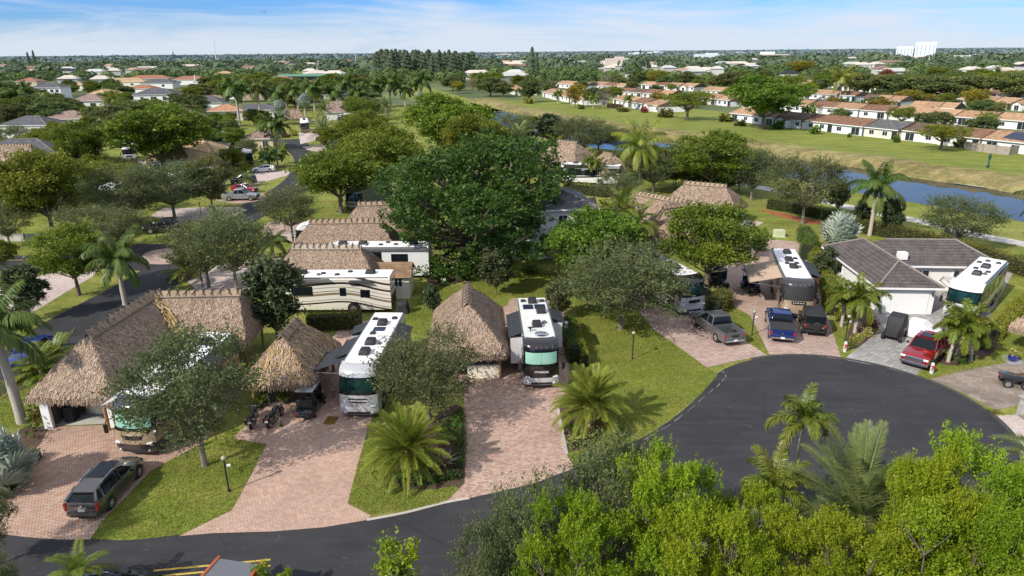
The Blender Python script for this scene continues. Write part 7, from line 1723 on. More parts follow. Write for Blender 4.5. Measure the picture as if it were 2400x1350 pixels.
# ================================================================== planting
# ---- near and middle trees, each read off the photograph (base x, base y, top y, crown width in px)
NT_ = [
 ('oak', 'grey-green oak on the front lawn, hiding the brown motorhome', 480, 1092, 772, 325), ('oak', 'bushy oak hiding the foot of the middle thatched hut', 1008, 992, 782, 245),
 ('oak', 'broad spreading oak left of the grey pickup', 1455, 772, 578, 290), ('oak', 'oak behind the L-shaped hut, left of a pair', 490, 674, 515, 170), ('oak', 'oak behind the L-shaped hut, right of a pair', 555, 678, 495, 185),
 ('oak', 'oak on the verge left of the thatched hut row', 686, 558, 436, 135), ('olive', 'leafy tree on the lawn strip before the left junction', 186, 692, 530, 170), ('magnolia', 'tall magnolia left of the cream motorhome', 652, 806, 605, 140),
 ('magnolia', 'small dark magnolia near the royal palm at left', 74, 752, 622, 92), ('magnolia', 'small magnolia just behind the middle thatched hut', 1163, 690, 588, 85), ('magnolia', 'slim magnolia behind the black and white motorhome', 1312, 748, 655, 62), ('magnolia', 'thin young magnolia left of the middle thatched hut', 1016, 742, 668, 40),
 ('olive', 'bright tree with clustered leaves left of the tan awning', 1654, 692, 478, 205), ('bright', 'bright green tree between the giant tree and the fishtail palms', 1390, 690, 500, 215), ('oak', 'dusty oak in front of the T-shaped hut', 1480, 690, 568, 180),
 ('olive', 'yellow-green tree standing by the lane left of the giant tree', 800, 500, 352, 200), ('olive', 'olive green tree above the lane, second left of the giant tree', 905, 470, 300, 190), ('bright', 'bright green dome of a tree above the giant dark tree', 1050, 390, 222, 190), ('olive', 'yellow-green tree peeping over the giant dark tree', 1110, 420, 268, 150), ('olive', 'olive tree right of the lane bend', 860, 385, 262, 130),
 ('bright', 'broad bright green tree filling the left middle distance', 388, 415, 250, 215), ('olive', 'brownish olive tree left of the broad bright tree', 195, 420, 286, 125), ('olive', 'yellow-green tree in the left foreground of the resort', 128, 560, 352, 200), ('oak', 'grey oak at the left edge above the low wall', 25, 580, 470, 120), ('oak', 'wide grey oak behind the left lawn', 245, 600, 482, 210), ('oak', 'grey oak left of the black pickup', 310, 540, 385, 150), ('oak', 'oak with dark trunk above the black pickup', 410, 512, 378, 180), ('oak_warm', 'warm tinted oak beside the straw roof', 500, 500, 360, 110), ('olive', 'yellow-green tree left of the oak with dark trunk', 270, 470, 378, 120), ('bright', 'dark round tree on the left edge below the wall', 15, 640, 560, 60),
 ('olive', 'bright round tree by the canal with dark oaks on its right', 1664, 458, 310, 185), ('oak', 'dark oak right of the bright round canal tree', 1760, 470, 345, 130), ('oak', 'grey oak on red mulch by the canal path', 1880, 524, 362, 165), ('oak', 'grey oak below the coconut palm', 1530, 452, 352, 140), ('oak', 'oak behind the rounded thatched huts', 1365, 372, 272, 140), ('magnolia', 'dark glossy tree left of the rounded hut', 1295, 345, 268, 110), ('oak', 'oak on the near canal bank, upper left', 1195, 352, 262, 130), ('oak', 'oak right of the white and black motorhome', 1450, 500, 402, 110), ('olive', 'small olive tree at the canal above the rounded hut', 1250, 310, 272, 70),
 ('oak', 'oak hiding the canal between the rounded hut and coconut palm', 1402, 356, 288, 115), ('oak', 'low oak screening the canal just left of the coconut palm', 1462, 362, 302, 95), ('oak', 'oak screening the canal behind the rounded hut', 1318, 342, 276, 95),
 ('oak', 'airy oak leaning over the path at right', 2240, 585, 458, 170), ('magnolia', 'small magnolia by the canal path left of the royal palm', 1962, 500, 428, 46), ('magnolia', 'small magnolia by the silver fan palm', 2014, 540, 470, 42), ('magnolia', 'small magnolia right of the tall royal palm', 2083, 555, 466, 56), ('magnolia', 'lone magnolia on the lawn by the T-shaped hut', 1772, 602, 548, 42), ('magnolia', 'magnolia beside the tan motorhome', 1928, 660, 578, 52),
 ('olive', 'tree hiding the hut left of the rounded huts', 1145, 420, 300, 120), ('oak', 'oak beside the white two-storey house', 1310, 640, 540, 70), ('bright', 'leafy tree between the white motorhome and the giant tree', 935, 640, 575, 50),
 ('oak', 'dim oak at the left edge of the bottom drive', -20, 1330, 1130, 150), ('oak', 'oak sprig rising at the bottom left corner', 5, 1450, 1310, 110),
 ('olive', 'olive tree left of the lower straw roof', 345, 468, 398, 105), ('olive', 'yellow-green tree above the low wall', 95, 500, 408, 115), ('oak', 'grey oak behind the yellow-green foreground tree', 178, 505, 418, 125), ('oak', 'grey oak left of the oak with dark trunk', 222, 468, 392, 110), ('bright', 'green tree right of the round bright tree', 470, 352, 292, 75), ('olive', 'olive tree below the taupe roofed house at left', 122, 362, 300, 105), ('oak', 'grey oak above the grey tiled roof at the left edge', 40, 352, 292, 90), ('bright', 'green tree left of the brown roofed cabin', 548, 352, 300, 62), ('olive', 'olive tree between the straw roof and the long motorhome', 548, 400, 345, 60), ('oak', 'grey oak hanging over the paver strip at left', 350, 492, 430, 90),
 # across the canal
 ('bright', 'big spreading dark tree on the meadow in front of the rows', 1787, 303, 178, 170), ('umbrella', 'umbrella-shaped tree before the weathered fence', 2204, 353, 290, 112), ('mid', 'dense dark tree on the meadow left of the far row', 1240, 240, 184, 58), ('yellow', 'golden green tree in front of the far meadow row', 1348, 252, 196, 50), ('dry', 'thin grey tree with orange kayak beneath', 1415, 256, 205, 56), ('umbrella', 'spreading tree left of the first long row', 1610, 282, 212, 110), ('mid', 'dark round tree before the second row', 2186, 312, 262, 80), ('mid', 'dark round tree among the right roofs', 2025, 225, 172, 80), ('yellow', 'golden round tree right of the street light', 2278, 262, 208, 62), ('yellow', 'golden round tree left of the street light', 2128, 248, 210, 58), ('yellow', 'yellow tree far behind the fourth row', 1875, 178, 142, 64), ('lime', 'lime tree behind the second row', 1893, 236, 192, 40), ('rust', 'rust coloured tree on the right roofs', 2075, 192, 162, 32), ('mid', 'tree behind the second row at the right edge', 2380, 240, 172, 90), ('mid', 'broad tree left of the yellow tree', 1720, 215, 170, 90), ('yellow', 'golden tree at far right behind the third row', 2330, 268, 238, 56), ('umbrella', 'grey green tree hanging over the second row', 2110, 300, 250, 70), ('mid', 'small tree beside the first long row', 1965, 300, 255, 44), ('dry', 'bare twiggy tree behind the meadow rows', 1420, 205, 172, 36), ('dry', 'bare twiggy tree in the wood behind the rows', 1600, 190, 160, 40), ('mid', 'dark tree at the left end of the meadow', 1150, 226, 180, 70), ('mid', 'dark bushy tree by the first far townhouse', 1180, 228, 192, 50), ('mid', 'tree between the far row and the middle row', 1390, 246, 205, 40), ('mid', 'broad grey tree above the third row at right', 2165, 238, 180, 130), ('mid', 'broad grey tree behind the golden tree', 2270, 236, 176, 110),
]
for (k, lab, bx, by, top, w_) in NT_: ptree(k, lab, bx, by, top, w_)
# the giant dark ficus with wide lumpy crown
b = G(1060, 648); tree('ficus', 'giant dark green tree in the middle of the photo', (b.x+2.4, b.y+4.5, 0), height_at(b, 335), 480/FPX*depth((b.x, b.y, 7)), name='ficus_tree', rz=.6)
# ---- foreground trees along the bottom edge
FT = [
 ('lime', 'lime green tree left of centre in the bottom foreground', 1530, 1480, 1072, 250), ('lime', 'tallest lime green tree at the lower right', 2205, 1480, 1040, 300), ('lime', 'lime green tree under the short full palm', 1745, 1470, 1168, 215), ('lime', 'lime green tree right of the grey date palm', 2120, 1480, 1062, 215), ('lime', 'lime green tree in the bottom right corner', 2400, 1470, 1050, 210), ('lime', 'lime green tree at the bottom right, below the tallest one', 2150, 1600, 1190, 340), ('lime', 'lime green tree at the bottom edge, below the date palm', 1925, 1580, 1222, 270), ('lime', 'lime green tree at the bottom edge, left of the others', 1330, 1560, 1180, 230), ('lime', 'low lime green tree at the bottom edge right of centre', 1640, 1600, 1200, 260), ('lime', 'lime green tree filling the bottom right edge', 2330, 1620, 1190, 300),
 ('oak', 'wispy grey oak behind the lime green trees', 1425, 1400, 1030, 250), ('oak', 'wispy grey oak at the left end of the foreground trees', 1240, 1500, 1130, 200), ('oak', 'low wispy grey oak at the bottom centre', 1140, 1560, 1240, 170), ('sapling', 'slender young tree rising from the bottom edge', 940, 1490, 1252, 100), ('sapling', 'tiny young tree beside the orange cart', 620, 1420, 1318, 40), ('sapling', 'leafy sprig right of the orange cart', 690, 1480, 1335, 40),
]
for (k, lab, bx, by, top, w_) in FT: ptree(k, lab, bx, by, top, w_)
# ---- palms
b = G(958, 1112); palm('date', 'large feathery date palm with pineapple trunk in the left bed', b, 1.7, .82, 70, .32, 'pineapple', name='date_palm', seed=3, pine=True)
b = G(1382, 1003); palm('date', 'yellow-green date palm with pineapple trunk beside the central drive', b, 1.8, .87, 60, .31, 'pineapple', name='date_palm', seed=8, pine=True)
b = G(1990, 1330); palm('dateg', 'grey-green date palm in the bottom foreground', b, 3.0, 1.2, 52, .3, 'bark', name='date_palm', seed=12)
b = G(2440, 1230); palm('dateg', 'grey-green date palm cut off by the right edge', b, 3.4, 1.0, 26, .25, 'bark', name='date_palm', seed=5)
b = G(1848, 1218); palm('foxtail', 'single slim palm standing before the cul-de-sac', b, 5.4, .9, 12, .08, 'palm_grey', .7, name='christmas_palm', seed=4)
b = G(1800, 1262); palm('foxtail', 'short full palm left of the single slim palm', b, 2.6, .95, 18, .1, 'palm_grey', .6, name='christmas_palm', seed=6)
b = G(205, 1420); palm('areca', 'small palm at the bottom edge left of the black car', b, 1.6, .7, 14, .08, 'palm_grey', .3, name='areca_palm', seed=6)
b = G(294, 714); palm('royal', 'royal palm with drooping fronds over the left lane', b, 3.8, 1.12, 17, .2, 'palm_grey', 1.2, name='royal_palm', seed=14)
b = G(52, 990); palm('royal', 'leaning royal palm with stout trunk at the left edge', b, 5.6, 1.12, 17, .26, 'palm_grey', 1.3, name='royal_palm', seed=9, lean=(.3, .3))
b = G(2038, 552); palm('royal', 'royal palm standing tall beside the canal path', b, 5.4, 1.25, 16, .22, 'palm_grey', 1.4, name='royal_palm', seed=21)
b = G(2432, 585); palm('royal', 'royal palm cut off by the right edge near the canal', b, 4.6, 1.15, 16, .2, 'palm_grey', 1.2, name='royal_palm', seed=33)
b = G(2003, 780); palm('foxtail', 'full foxtail palm beside the tan motorhome', b, 2.7, 1.1, 18, .13, 'palm_grey', .7, name='foxtail_palm', seed=31)
palm('foxtail', 'second foxtail palm trunk just behind the full one', b+Vector((-.5, 1.4, 0)), 2.2, 1.0, 15, .12, 'palm_grey', .6, name='foxtail_palm', seed=32)
for k, (dx, dy, h, lab) in enumerate(((-.6, 0, 2.2, 'left trunk of the foxtail palm trio by the red pickup'), (.35, .5, 2.7, 'tallest trunk of the foxtail palm trio by the red pickup'), (1.2, .1, 2.1, 'right trunk of the foxtail palm trio by the red pickup'))):
    b = G(2240, 848); palm('foxtail', lab, b+Vector((dx, dy, 0)), h, 1.0, 15, .12, 'palm_grey', .6, name='foxtail_palm', seed=40+k, lean=(dx*.5, 0))
b = G(1498, 455); palm('coconut', 'coconut palm with long drooping fronds near the canal', b, 8.2, 1.25, 22, .17, 'palm_grey', 0, name='coconut_palm', seed=50, lean=(.4, 0))
b = G(10, 1148); palm('silver', 'silver fan palm at the left edge in the foreground', b, 1.2, 1.25, 26, .3, 'palm_grey', 0, name='silver_fan_palm', seed=61)
b = G(1963, 578); palm('silver', 'round silver fan palm behind the brown roofed house', b, 1.4, 1.5, 34, .3, 'palm_grey', 0, name='silver_fan_palm', seed=62)
for k, (bx, by, top, w_, lab) in enumerate(((1420, 590, 475, 90, 'left palm of the fishtail palm clump'), (1455, 600, 462, 110, 'middle palm of the fishtail palm clump'), (1490, 600, 485, 90, 'right palm of the fishtail palm clump'))):
    b = G(bx, by); h = height_at(b, top); palm('areca', lab, b, max(1.5, h-2.0), w_/FPX*depth(b)/3.3, 16, .1, 'palm_grey', .4, name='fishtail_palm', seed=70+k)
for (bx, by, top, w_, lab) in ((1303, 398, 322, 46, 'slim palm in front of the rounded thatched hut'), (1318, 402, 336, 34, 'shorter slim palm in front of the rounded thatched hut'), (1382, 432, 364, 44, 'slim palm left of a pair before the white and black motorhome'), (1400, 434, 368, 38, 'slim palm right of a pair before the white and black motorhome')):
    b = G(bx, by); h = height_at(b, top); palm('foxtail', lab, b, max(1.5, h-1.6), w_/FPX*depth(b)/3.2, 12, .09, 'palm_grey', .5, name='christmas_palm')
for (bx, by, w_, lab) in ((98, 880, 105, 'areca palm clump beside the left hut thatch'), (135, 850, 80, 'smaller areca palm clump behind the left hut')):
    b = G(bx, by); palm('areca', lab, b, .5, w_/FPX*depth(b)/3.0, 26, .12, 'palm_grey', 0, name='areca_palm')
b = G(440, 655); palm('date', 'yellowing date palm behind the L-shaped hut ridge', b, 1.2, .95, 28, .25, 'bark', name='date_palm', seed=15)
b = G(518, 560); palm('dateg', 'grey date palm left of the verge oak', b, 1.6, 1.0, 28, .25, 'bark', name='date_palm', seed=16)
b = G(642, 605); palm('royal', 'small palm at the left end of the thatched hut row', b, 1.6, .7, 14, .12, 'palm_grey', .5, name='palm_tree', seed=17)
FP = [('royal', 563, 298, 178, 74, 'royal palm beside the orange roofed house'), ('royal', 612, 285, 182, 66, 'royal palm right of the first tall one in the row'), ('royal', 700, 262, 190, 60, 'royal palm left of the silver fan palms'), ('royal', 738, 262, 186, 56, 'royal palm just above the silver fan palms'), ('royal', 782, 262, 196, 58, 'royal palm before the tall white house'), ('royal', 815, 258, 174, 62, 'tallest royal palm of the middle row'), ('royal', 872, 252, 182, 56, 'royal palm left of the lone tall trunk'), ('royal', 916, 250, 174, 60, 'lone tall royal palm with clear trunk'), ('royal', 950, 250, 190, 50, 'royal palm second from the right end of the row'), ('royal', 988, 242, 168, 58, 'royal palm at the right end of the row'), ('royal', 650, 262, 198, 60, 'short royal palm in the middle of the row'), ('royal', 60, 262, 196, 62, 'royal palm at far left beside the white house'), ('royal', 42, 268, 206, 60, 'second royal palm at far left'), ('royal', 845, 265, 200, 52, 'low royal palm between the taller ones'),
 ('silver', 716, 272, 222, 52, 'larger silver fan palm beyond the lane'), ('silver', 660, 285, 236, 46, 'smaller silver fan palm beyond the lane'), ('silver', 190, 275, 240, 50, 'silver fan palm at left before the taupe roof'), ('silver', 322, 268, 238, 46, 'silver fan palm before the white balcony house'), ('silver', 986, 252, 218, 40, 'silver fan palm at the right end of the royal palms'),
 ('date', 762, 292, 240, 56, 'date palm beside the open motorhome'), ('date', 762, 345, 286, 80, 'broad date palm at the lane bend'), ('date', 1215, 372, 300, 86, 'grey date palm left of the rounded huts'), ('date', 100, 268, 224, 40, 'date palm before the left white house'), ('royal', 650, 350, 268, 76, 'tall palm beside the brown roofed cabin'), ('royal', 632, 395, 352, 44, 'small palm on the lane side lawn, left one'), ('royal', 652, 392, 346, 46, 'small palm on the lane side lawn, right one'), ('coconut', 660, 385, 340, 44, 'bushy palm on the lane side lawn'), ('date', 582, 436, 408, 44, 'low palm before the dark blue suv'), ('coconut', 270, 268, 220, 56, 'travellers palm with upright fronds at left'), ('date', 905, 276, 234, 50, 'date palm among the bushes right of the lane'), ('royal', 800, 350, 300, 50, 'palm right of the broad date palm'),
 ('coconut', 1967, 236, 162, 62, 'coconut palm rising above the right roofs'), ('date', 2332, 200, 160, 36, 'date palm far behind the right rows'), ('coconut', 1898, 288, 246, 32, 'small palm before the gabled townhouse'), ('royal', 1885, 292, 250, 26, 'second small palm before the gabled townhouse'), ('coconut', 2300, 305, 264, 34, 'palm cluster left one before the second row'), ('coconut', 2320, 306, 268, 32, 'palm cluster right one before the second row'), ('royal', 1308, 244, 212, 26, 'thin palm before the far row'), ('coconut', 1390, 255, 220, 32, 'palm beside the golden green tree'), ('royal', 1472, 258, 222, 24, 'thin palm before the middle row'), ('coconut', 1665, 205, 178, 24, 'palm behind the spreading tree'), ('coconut', 2398, 290, 262, 30, 'palm at the right edge before the second row')]
for (k, bx, by, top, w_, lab) in FP: pfar_palm(k, lab, bx, by, top, w_, None, {'royal': 'royal_palm', 'silver': 'silver_fan_palm', 'date': 'date_palm', 'coconut': 'coconut_palm'}[k])

# ---- grass blades on the near lawns
for px in ([(240, 1222), (355, 1104), (440, 1058), (560, 1000), (545, 1028), (625, 1042), (590, 1110), (553, 1180), (543, 1197), (414, 1259), (211, 1267)], [(852, 1043), (880, 1010), (915, 1080), (930, 1135), (1000, 1155), (1088, 1132), (1042, 1180), (869, 1208), (815, 1181), (838, 1090)],
           [(1400, 960), (1408, 1040), (1345, 1062), (1326, 1064), (1351, 1096), (1420, 1060), (1500, 1026), (1570, 983), (1625, 938), (1662, 900), (1681, 880), (1657, 862), (1535, 775), (1440, 700), (1345, 700), (1372, 860), (1340, 950)], [(1745, 798), (1798, 833), (1803, 832), (1758, 740), (1700, 708), (1690, 752)], [(1951, 776), (1972, 842), (1977, 843), (1995, 825), (1985, 770), (1960, 735)],
           [(2145, 882), (2190, 850), (2240, 860), (2335, 828), (2345, 780), (2400, 725), (2440, 760), (2420, 834), (2357, 851), (2180, 889)], [(940, 760), (1010, 665), (1040, 675), (1095, 665), (1180, 640), (1190, 715), (1040, 790), (950, 780)], [(1200, 640), (1330, 640), (1430, 690), (1340, 695), (1200, 698)], [(-30, 905), (40, 880), (120, 810), (180, 765), (60, 960), (40, 1000), (-30, 1010)]):
    cover('short mown grass', [G(*p) for p in px], .05, 'blades', 330, .07, 'grass', 'grass')

# ---- hedges and beds
P_ = lambda *a: [G(*p) for p in a]
hedge('hedge', 'long clipped hedge along the canal path', P_((1990, 540), (2060, 552), (2130, 566), (2250, 600), (2330, 622), (2420, 652), (2520, 690)), 1.3, 1.7, 'hedge_olive', .15, 110)
hedge('hedge', 'dark clipped hedge behind the oak on red mulch', P_((1800, 488), (1860, 498), (1960, 520)), 1.3, 1.6, 'hedge', .16, 90)
hedge('hedge', 'yellow-green hedge between the right motorhome and the lawn', P_((2322, 800), (2365, 752), (2420, 700)), 1.1, 1.1, 'hedge_lime', .12, 190)
hedge('hedge', 'clipped hedge beside the black and white motorhome', P_((1346, 852), (1338, 815), (1330, 778)), .9, 1.5, 'hedge', .11, 220)
hedge('hedge', 'narrow lime hedge right of the black and white motorhome', P_((1372, 862), (1356, 815), (1346, 770)), .5, 1.1, 'hedge_lime', .11, 220)
hedge('hedge', 'clipped olive hedge between the silver and cream motorhomes', P_((722, 772), (780, 770), (848, 768)), 1.2, 1.5, 'hedge_olive', .12, 190)
hedge('hedge', 'square hedge beside the half hidden motorhome', P_((1672, 735), (1690, 722), (1700, 712)), 1.6, 1.5, 'hedge_olive', .12, 190)
hedge('hedge', 'lime hedge left of the white house', P_((1952, 740), (1945, 700), (1930, 650), (1900, 600)), 1.3, 1.3, 'hedge_lime', .13, 150)
hedge('hedge', 'trimmed hedge before the white and black motorhome', P_((1322, 452), (1370, 456), (1425, 462)), 1.5, 1.8, 'hedge_olive', .2, 60)
hedge('hedge', 'tall hedge behind the silver fan palm at right', P_((1885, 610), (1900, 590), (1880, 560)), 1.4, 1.8, 'hedge', .14, 120)
hedge('hedge', 'low clipped edging around the left date palm bed', P_((928, 1118), (940, 1132), (975, 1138), (1020, 1128), (1060, 1120), (1082, 1118)), .5, .35, 'cover', .09, 320)
hedge('hedge', 'low round hedge along the central drive', P_((1075, 1100), (1080, 1050), (1078, 1000), (1076, 968)), .6, .35, 'hedge', .1, 240)
hedge('hedge', 'low variegated hedge curving round the right date palm', P_((1332, 1048), (1350, 1046), (1375, 1036), (1392, 1020)), .7, .45, 'croton', .1, 280)
hedge('hedge', 'clipped hedge behind the left drive bed', P_((0, 1130), (45, 1108), (88, 1072)), .8, .7, 'hedge_olive', .11, 220)
hedge('hedge', 'low green hedge at the left edge of the drive', P_((-20, 1165), (20, 1148), (38, 1138)), .8, .4, 'cover', .1, 220)
cover('leafy green ground cover under the right date palm', P_((1314, 985), (1330, 975), (1350, 1000), (1370, 1030), (1335, 1046)), .45, 'cover', 140, .15)
cover('red bromeliads and leaves around the left date palm', P_((985, 1080), (1040, 1060), (1060, 1100), (1010, 1115)), .5, 'redplant', 70, .24)
cover('mixed green planting behind the left date palm', P_((1010, 1010), (1085, 965), (1084, 1010), (1040, 1050)), .35, 'cover', 110, .2)
cover('red leaves at the foot of the right date palm', P_((1352, 985), (1410, 985), (1412, 1012), (1360, 1014)), .3, 'redplant', 70, .18)
cover('leafy bed beside the left hut', P_((60, 1060), (70, 960), (112, 960), (112, 1000), (90, 1030)), .9, 'hedge', 70, .2)
cover('bushes between the canal path hedge and lawn', P_((1900, 610), (1940, 640), (1960, 720), (1990, 690), (1960, 610)), .6, 'croton', 40, .2)
sh = [('croton', 2010, 800, 1.0, .7, 'bright variegated shrub in the bed by the foxtail palm'), ('croton', 2032, 788, 1.0, .8, 'yellow shrub right of the variegated one'), ('hedge', 1994, 812, .8, .5, 'low green shrub at the tip of the palm bed'), ('redplant', 2044, 765, 1.1, .9, 'dark red shrub in the palm bed'), ('hedge_lime', 1975, 748, 1.3, 1.2, 'lime shrub under the full foxtail palm'),
 ('croton', 2206, 832, 1.1, .8, 'yellow shrub before the palm trio'), ('cover', 2232, 842, .9, .6, 'green shrub before the palm trio'), ('hedge_olive', 2300, 815, 1.6, 1.1, 'olive bush right of the palm trio'), ('hedge', 2270, 838, 1.2, .4, 'low spreading shrub by the palm trio'), ('cover', 2255, 852, .8, .5, 'fern by the globe lamp'), ('redplant', 90, 985, .8, .9, 'red leaved plant beside the left hut'), ('redplant', 20, 1095, .8, .7, 'pink flowering plant under the silver fan palm'),
 ('hedge_lime', 1895, 650, 1.2, .9, 'yellow shrub beside the tan motorhome'), ('croton', 1960, 690, 1.3, .9, 'golden shrub left of the white house wall'), ('redplant', 1940, 635, .9, .6, 'reddish shrub left of the white house'), ('hedge', 1960, 655, 1.2, 1.1, 'dark shrub left of the white house'), ('hedge_lime', 660, 775, 1.2, 1.0, 'lime shrub at the foot of the magnolia'), ('hedge_olive', 600, 690, 1.4, .9, 'olive shrub behind the large hut'), ('redplant', 740, 312, 2.4, 1.1, 'red flowering bush at the end of the lane'), ('redplant', 672, 322, 2.2, 1.0, 'red flowering bush left of the lane end'), ('croton', 688, 318, 2.6, 2.0, 'yellow bush at the end of the lane'), ('hedge_lime', 575, 405, 2.4, 2.4, 'round lime bush beside the white car'), ('hedge_olive', 660, 1000, .3, .3, 'tuft beside the motorcycles'),
 ('hedge_olive', 1460, 262, 5, 2.0, 'bush before the middle meadow row'), ('redplant', 1510, 264, 3, 2.2, 'pinkish bush before the middle meadow row'), ('hedge_olive', 1560, 275, 6, 3.2, 'bushy thicket right of the middle meadow row'), ('hedge', 1362, 256, 3, 2, 'small bush on the meadow'), ('cover', 1824, 302, 4, 2.6, 'green bush left of the gabled townhouse'), ('cover', 1910, 314, 3, 2.4, 'small bush right of the gabled townhouse'), ('hedge', 1990, 322, 1.2, 1.2, 'little shrub by the pale blue townhouse'), ('hedge', 2100, 334, 1.8, 2.0, 'shrub before the grey roofed townhouse'), ('hedge_olive', 2255, 345, 4, 3.2, 'bush beside the weathered fence'), ('hedge_olive', 1700, 285, 5, 2.6, 'thicket under the big spreading tree'), ('hedge_olive', 1735, 295, 4, 1.8, 'low brush under the big spreading tree'), ('hedge_lime', 1238, 244, 5, 3, 'banana plants under the dense dark tree'), ('hedge_olive', 1880, 545, 1.6, 1.2, 'bush beside the silver fan palm'), ('hedge', 1140, 600, 3, 1.6, 'dark bush under the giant tree'), ('hedge', 1240, 640, 2.2, 1.2, 'dark bush by the white house door')]
for (mt, px, py, w_, h, lab) in sh: shrub(lab, G(px, py), w_, h, mt, .16 if py > 400 else .3, 420 if py > 400 else 260)
t = link('agave', soup_mesh('agave', *[np.concatenate(x) for x in zip(*[(lambda Q, T, a: ((Q @ np.array(Matrix.Rotation(a, 3, 'Z')).T), T))(np.array([[[0, -.05, .05], [.5, -.06, .45], [1.0, 0, .62], [.5, .06, .45]]]), np.array([.6]), i*.55) for i in range(12)])], M['silver'])); t.location = G(1040, 1092); tag(t, 'spiky pale agave in the left palm bed', 'plant')
b = G(1040, 1100)

# ---- tall conifers
PN = []
def pine_soup(seed, Hh, R, n, leaf, conical=1.0):
    r = np.random.default_rng(seed); z = r.random(n)**.85; prof = (1-z)**conical*.9+.12; a = r.random(n)*2*PI; wob = 1+.3*np.sin(z*38+a*2)
    P = np.stack([np.cos(a)*R*prof*wob*r.random(n)**.5, np.sin(a)*R*prof*wob*r.random(n)**.5, z*Hh+.3], 1); o = np.stack([np.cos(a), np.sin(a), .8+0*a], 1)
    return surf_leaves(P, o, leaf, r, .5, .6), .2+.5*r.random(n)+.2*z
def conifer(label, b, h, w_, group=None, name='conifer_tree'):
    if not PN:
        for s in (1, 2, 3): PN.append(soup_mesh('conifer_crown', *pine_soup(s, 10, 2.2, 1500, .6, .75), M['pine']))
    t = thing(name, label, 'tree', (b[0], b[1], 0), random.uniform(0, 6), group, (w_/4.4, w_/4.4, h/10.2))
    link('crown', random.choice(PN), t); k = MB().tube([(0, 0, 0), (0, 0, 9)], [.22, .04], 6).build('trunk', M['bark'], t) if not group else None
    if group:
        if 'pt' not in TREES:
            o_ = MB().tube([(0, 0, 0), (0, 0, 9)], [.22, .04], 6).build('trunk', M['bark']); TREES['pt'] = o_.data; bpy.data.objects.remove(o_)
        link('trunk', TREES['pt'], t)
    return t
b = G(1247, 195); conifer('tall narrow dark conifer rising above the meadow trees', b, height_at(b, 111), 27/FPX*depth(b)*1.0)
b = G(1258, 196); conifer('second spire just right of the tall narrow conifer', b, height_at(b, 124), 18/FPX*depth(b))
for i in range(84):
    px = 878+i*2.75+random.uniform(-4, 4); b = G(px, 176+random.uniform(-14, 8)); top = 122+random.uniform(-5, 12)-(2 if px < 1000 else 0)
    conifer('dark pine in the dense pine wood left of the tall conifer', b, max(12, height_at(b, top)), random.uniform(12, 19), 'pines of the dense wood in the middle distance', 'pine_tree')
for (px, py, top, lab) in ((85, 160, 118, 'dark pine standing above the far left wood'), (72, 162, 122, 'pine just left of the far left pine'), (408, 140, 120, 'slim pine below the left skyline'), (1335, 143, 122, 'small pine on a pale stem left of the pine wood'), (1500, 135, 116, 'small pine on the skyline above the meadow')):
    b = G(px, py); conifer(lab, b, height_at(b, top), 10)

# ---- the wooded suburb: trees one can still tell apart, then the distant woods
def keep_clear(px, py):
    """True where something else of the photo must stay in view"""
    if 1000 < px < 2400 and py > 200+max(0, (px-1000))*.10-10 and px > 1000 and py < 480: return True
    for (x0, y0, x1, y1) in ((640, 300, 760, 470), (300, 195, 425, 262), (80, 195, 150, 242), (470, 235, 650, 292), (650, 155, 790, 200), (330, 345, 520, 420), (560, 300, 650, 356), (0, 330, 110, 400), (575, 380, 680, 440), (160, 222, 245, 272), (640, 250, 820, 330), (270, 270, 310, 305), (205, 345, 350, 420), (30, 195, 100, 212), (280, 185, 490, 212), (870, 200, 1010, 262)):
        if x0 < px < x1 and y0 < py < y1: return True
    return False
ROW1 = (G(1705, 283), G(2410, 363))
def behind_rows(p):
    q = p-ROW1[0]; u = (ROW1[1]-ROW1[0]).normalized(); n = Vector((-u.y, u.x, 0)); return 24 < q.dot(n) < 160
BLD = [Vector(o.location) for o in bpy.data.objects if o.parent is None and o.name.split('.')[0] in ('townhouse', 'house', 'thatched_hut', 'warehouse', 'motorhome', 'building', 'office_tower', 'brown_office', 'skyline_building')]
def near_building(p):
    for b in BLD:
        d_ = p-b
        v = (-b).normalized() if b.length else Vector((0, -1, 0)); v.z = 0
        if d_.xy.length < 9.5 or (0 < d_.dot(v) < (24 if p.x > 0 else 18) and (d_-v*d_.dot(v)).xy.length < 7): return True
    return False
FGL = 'broadleaf trees of the wooded suburb on the left'; FGR = 'broadleaf trees of the wooded suburb behind the townhouse rows'; FGM = 'shrubby trees between the resort plots'
cnt = 0; rest = []
d = 165.0
while d < 760:
    half = d*.95; x = -half+random.uniform(0, 8)
    while x < half:
        p = Vector((x+random.uniform(-4, 4), d+random.uniform(-9, 9), 0)); x += random.uniform(6, 11) if d < 400 else random.uniform(10, 17)
        dep = depth((p.x, p.y, 3)); px = 1200+p.x/dep*FPX; py = 675+FPX*((23)*math.cos(PITCH)-p.y*math.sin(PITCH))/dep-(px-1200)*.0087
        hh = random.uniform(6, 11) if px > 1000 else random.uniform(6, 11.5)
        if px < 1060: 
            if py > 305: continue
            if 860 < px < 1000 and py > 208: continue
            if px >= 1000 and py > 226: continue
            hh *= .8 if py > 215 else 1.0
        else:
            edge = 226-(px-1060)*.08 if px < 1250 else 200+(px-1250)*.03 if px < 1640 else 214+(px-1640)*.02
            if py > edge and not (behind_rows(p) and random.random() < .45): continue
            if py > edge: hh = random.uniform(4, 6.5)
            if near_building(p): continue
        if px < 1060 and (keep_clear(px, py-4) or keep_clear(px, py-14)): continue
        rest.append((d, p, hh, px, py))
    d += 13 if d < 320 else 22
random.shuffle(rest); rest.sort(key=lambda q: q[0])
FARQ = []; FART = []
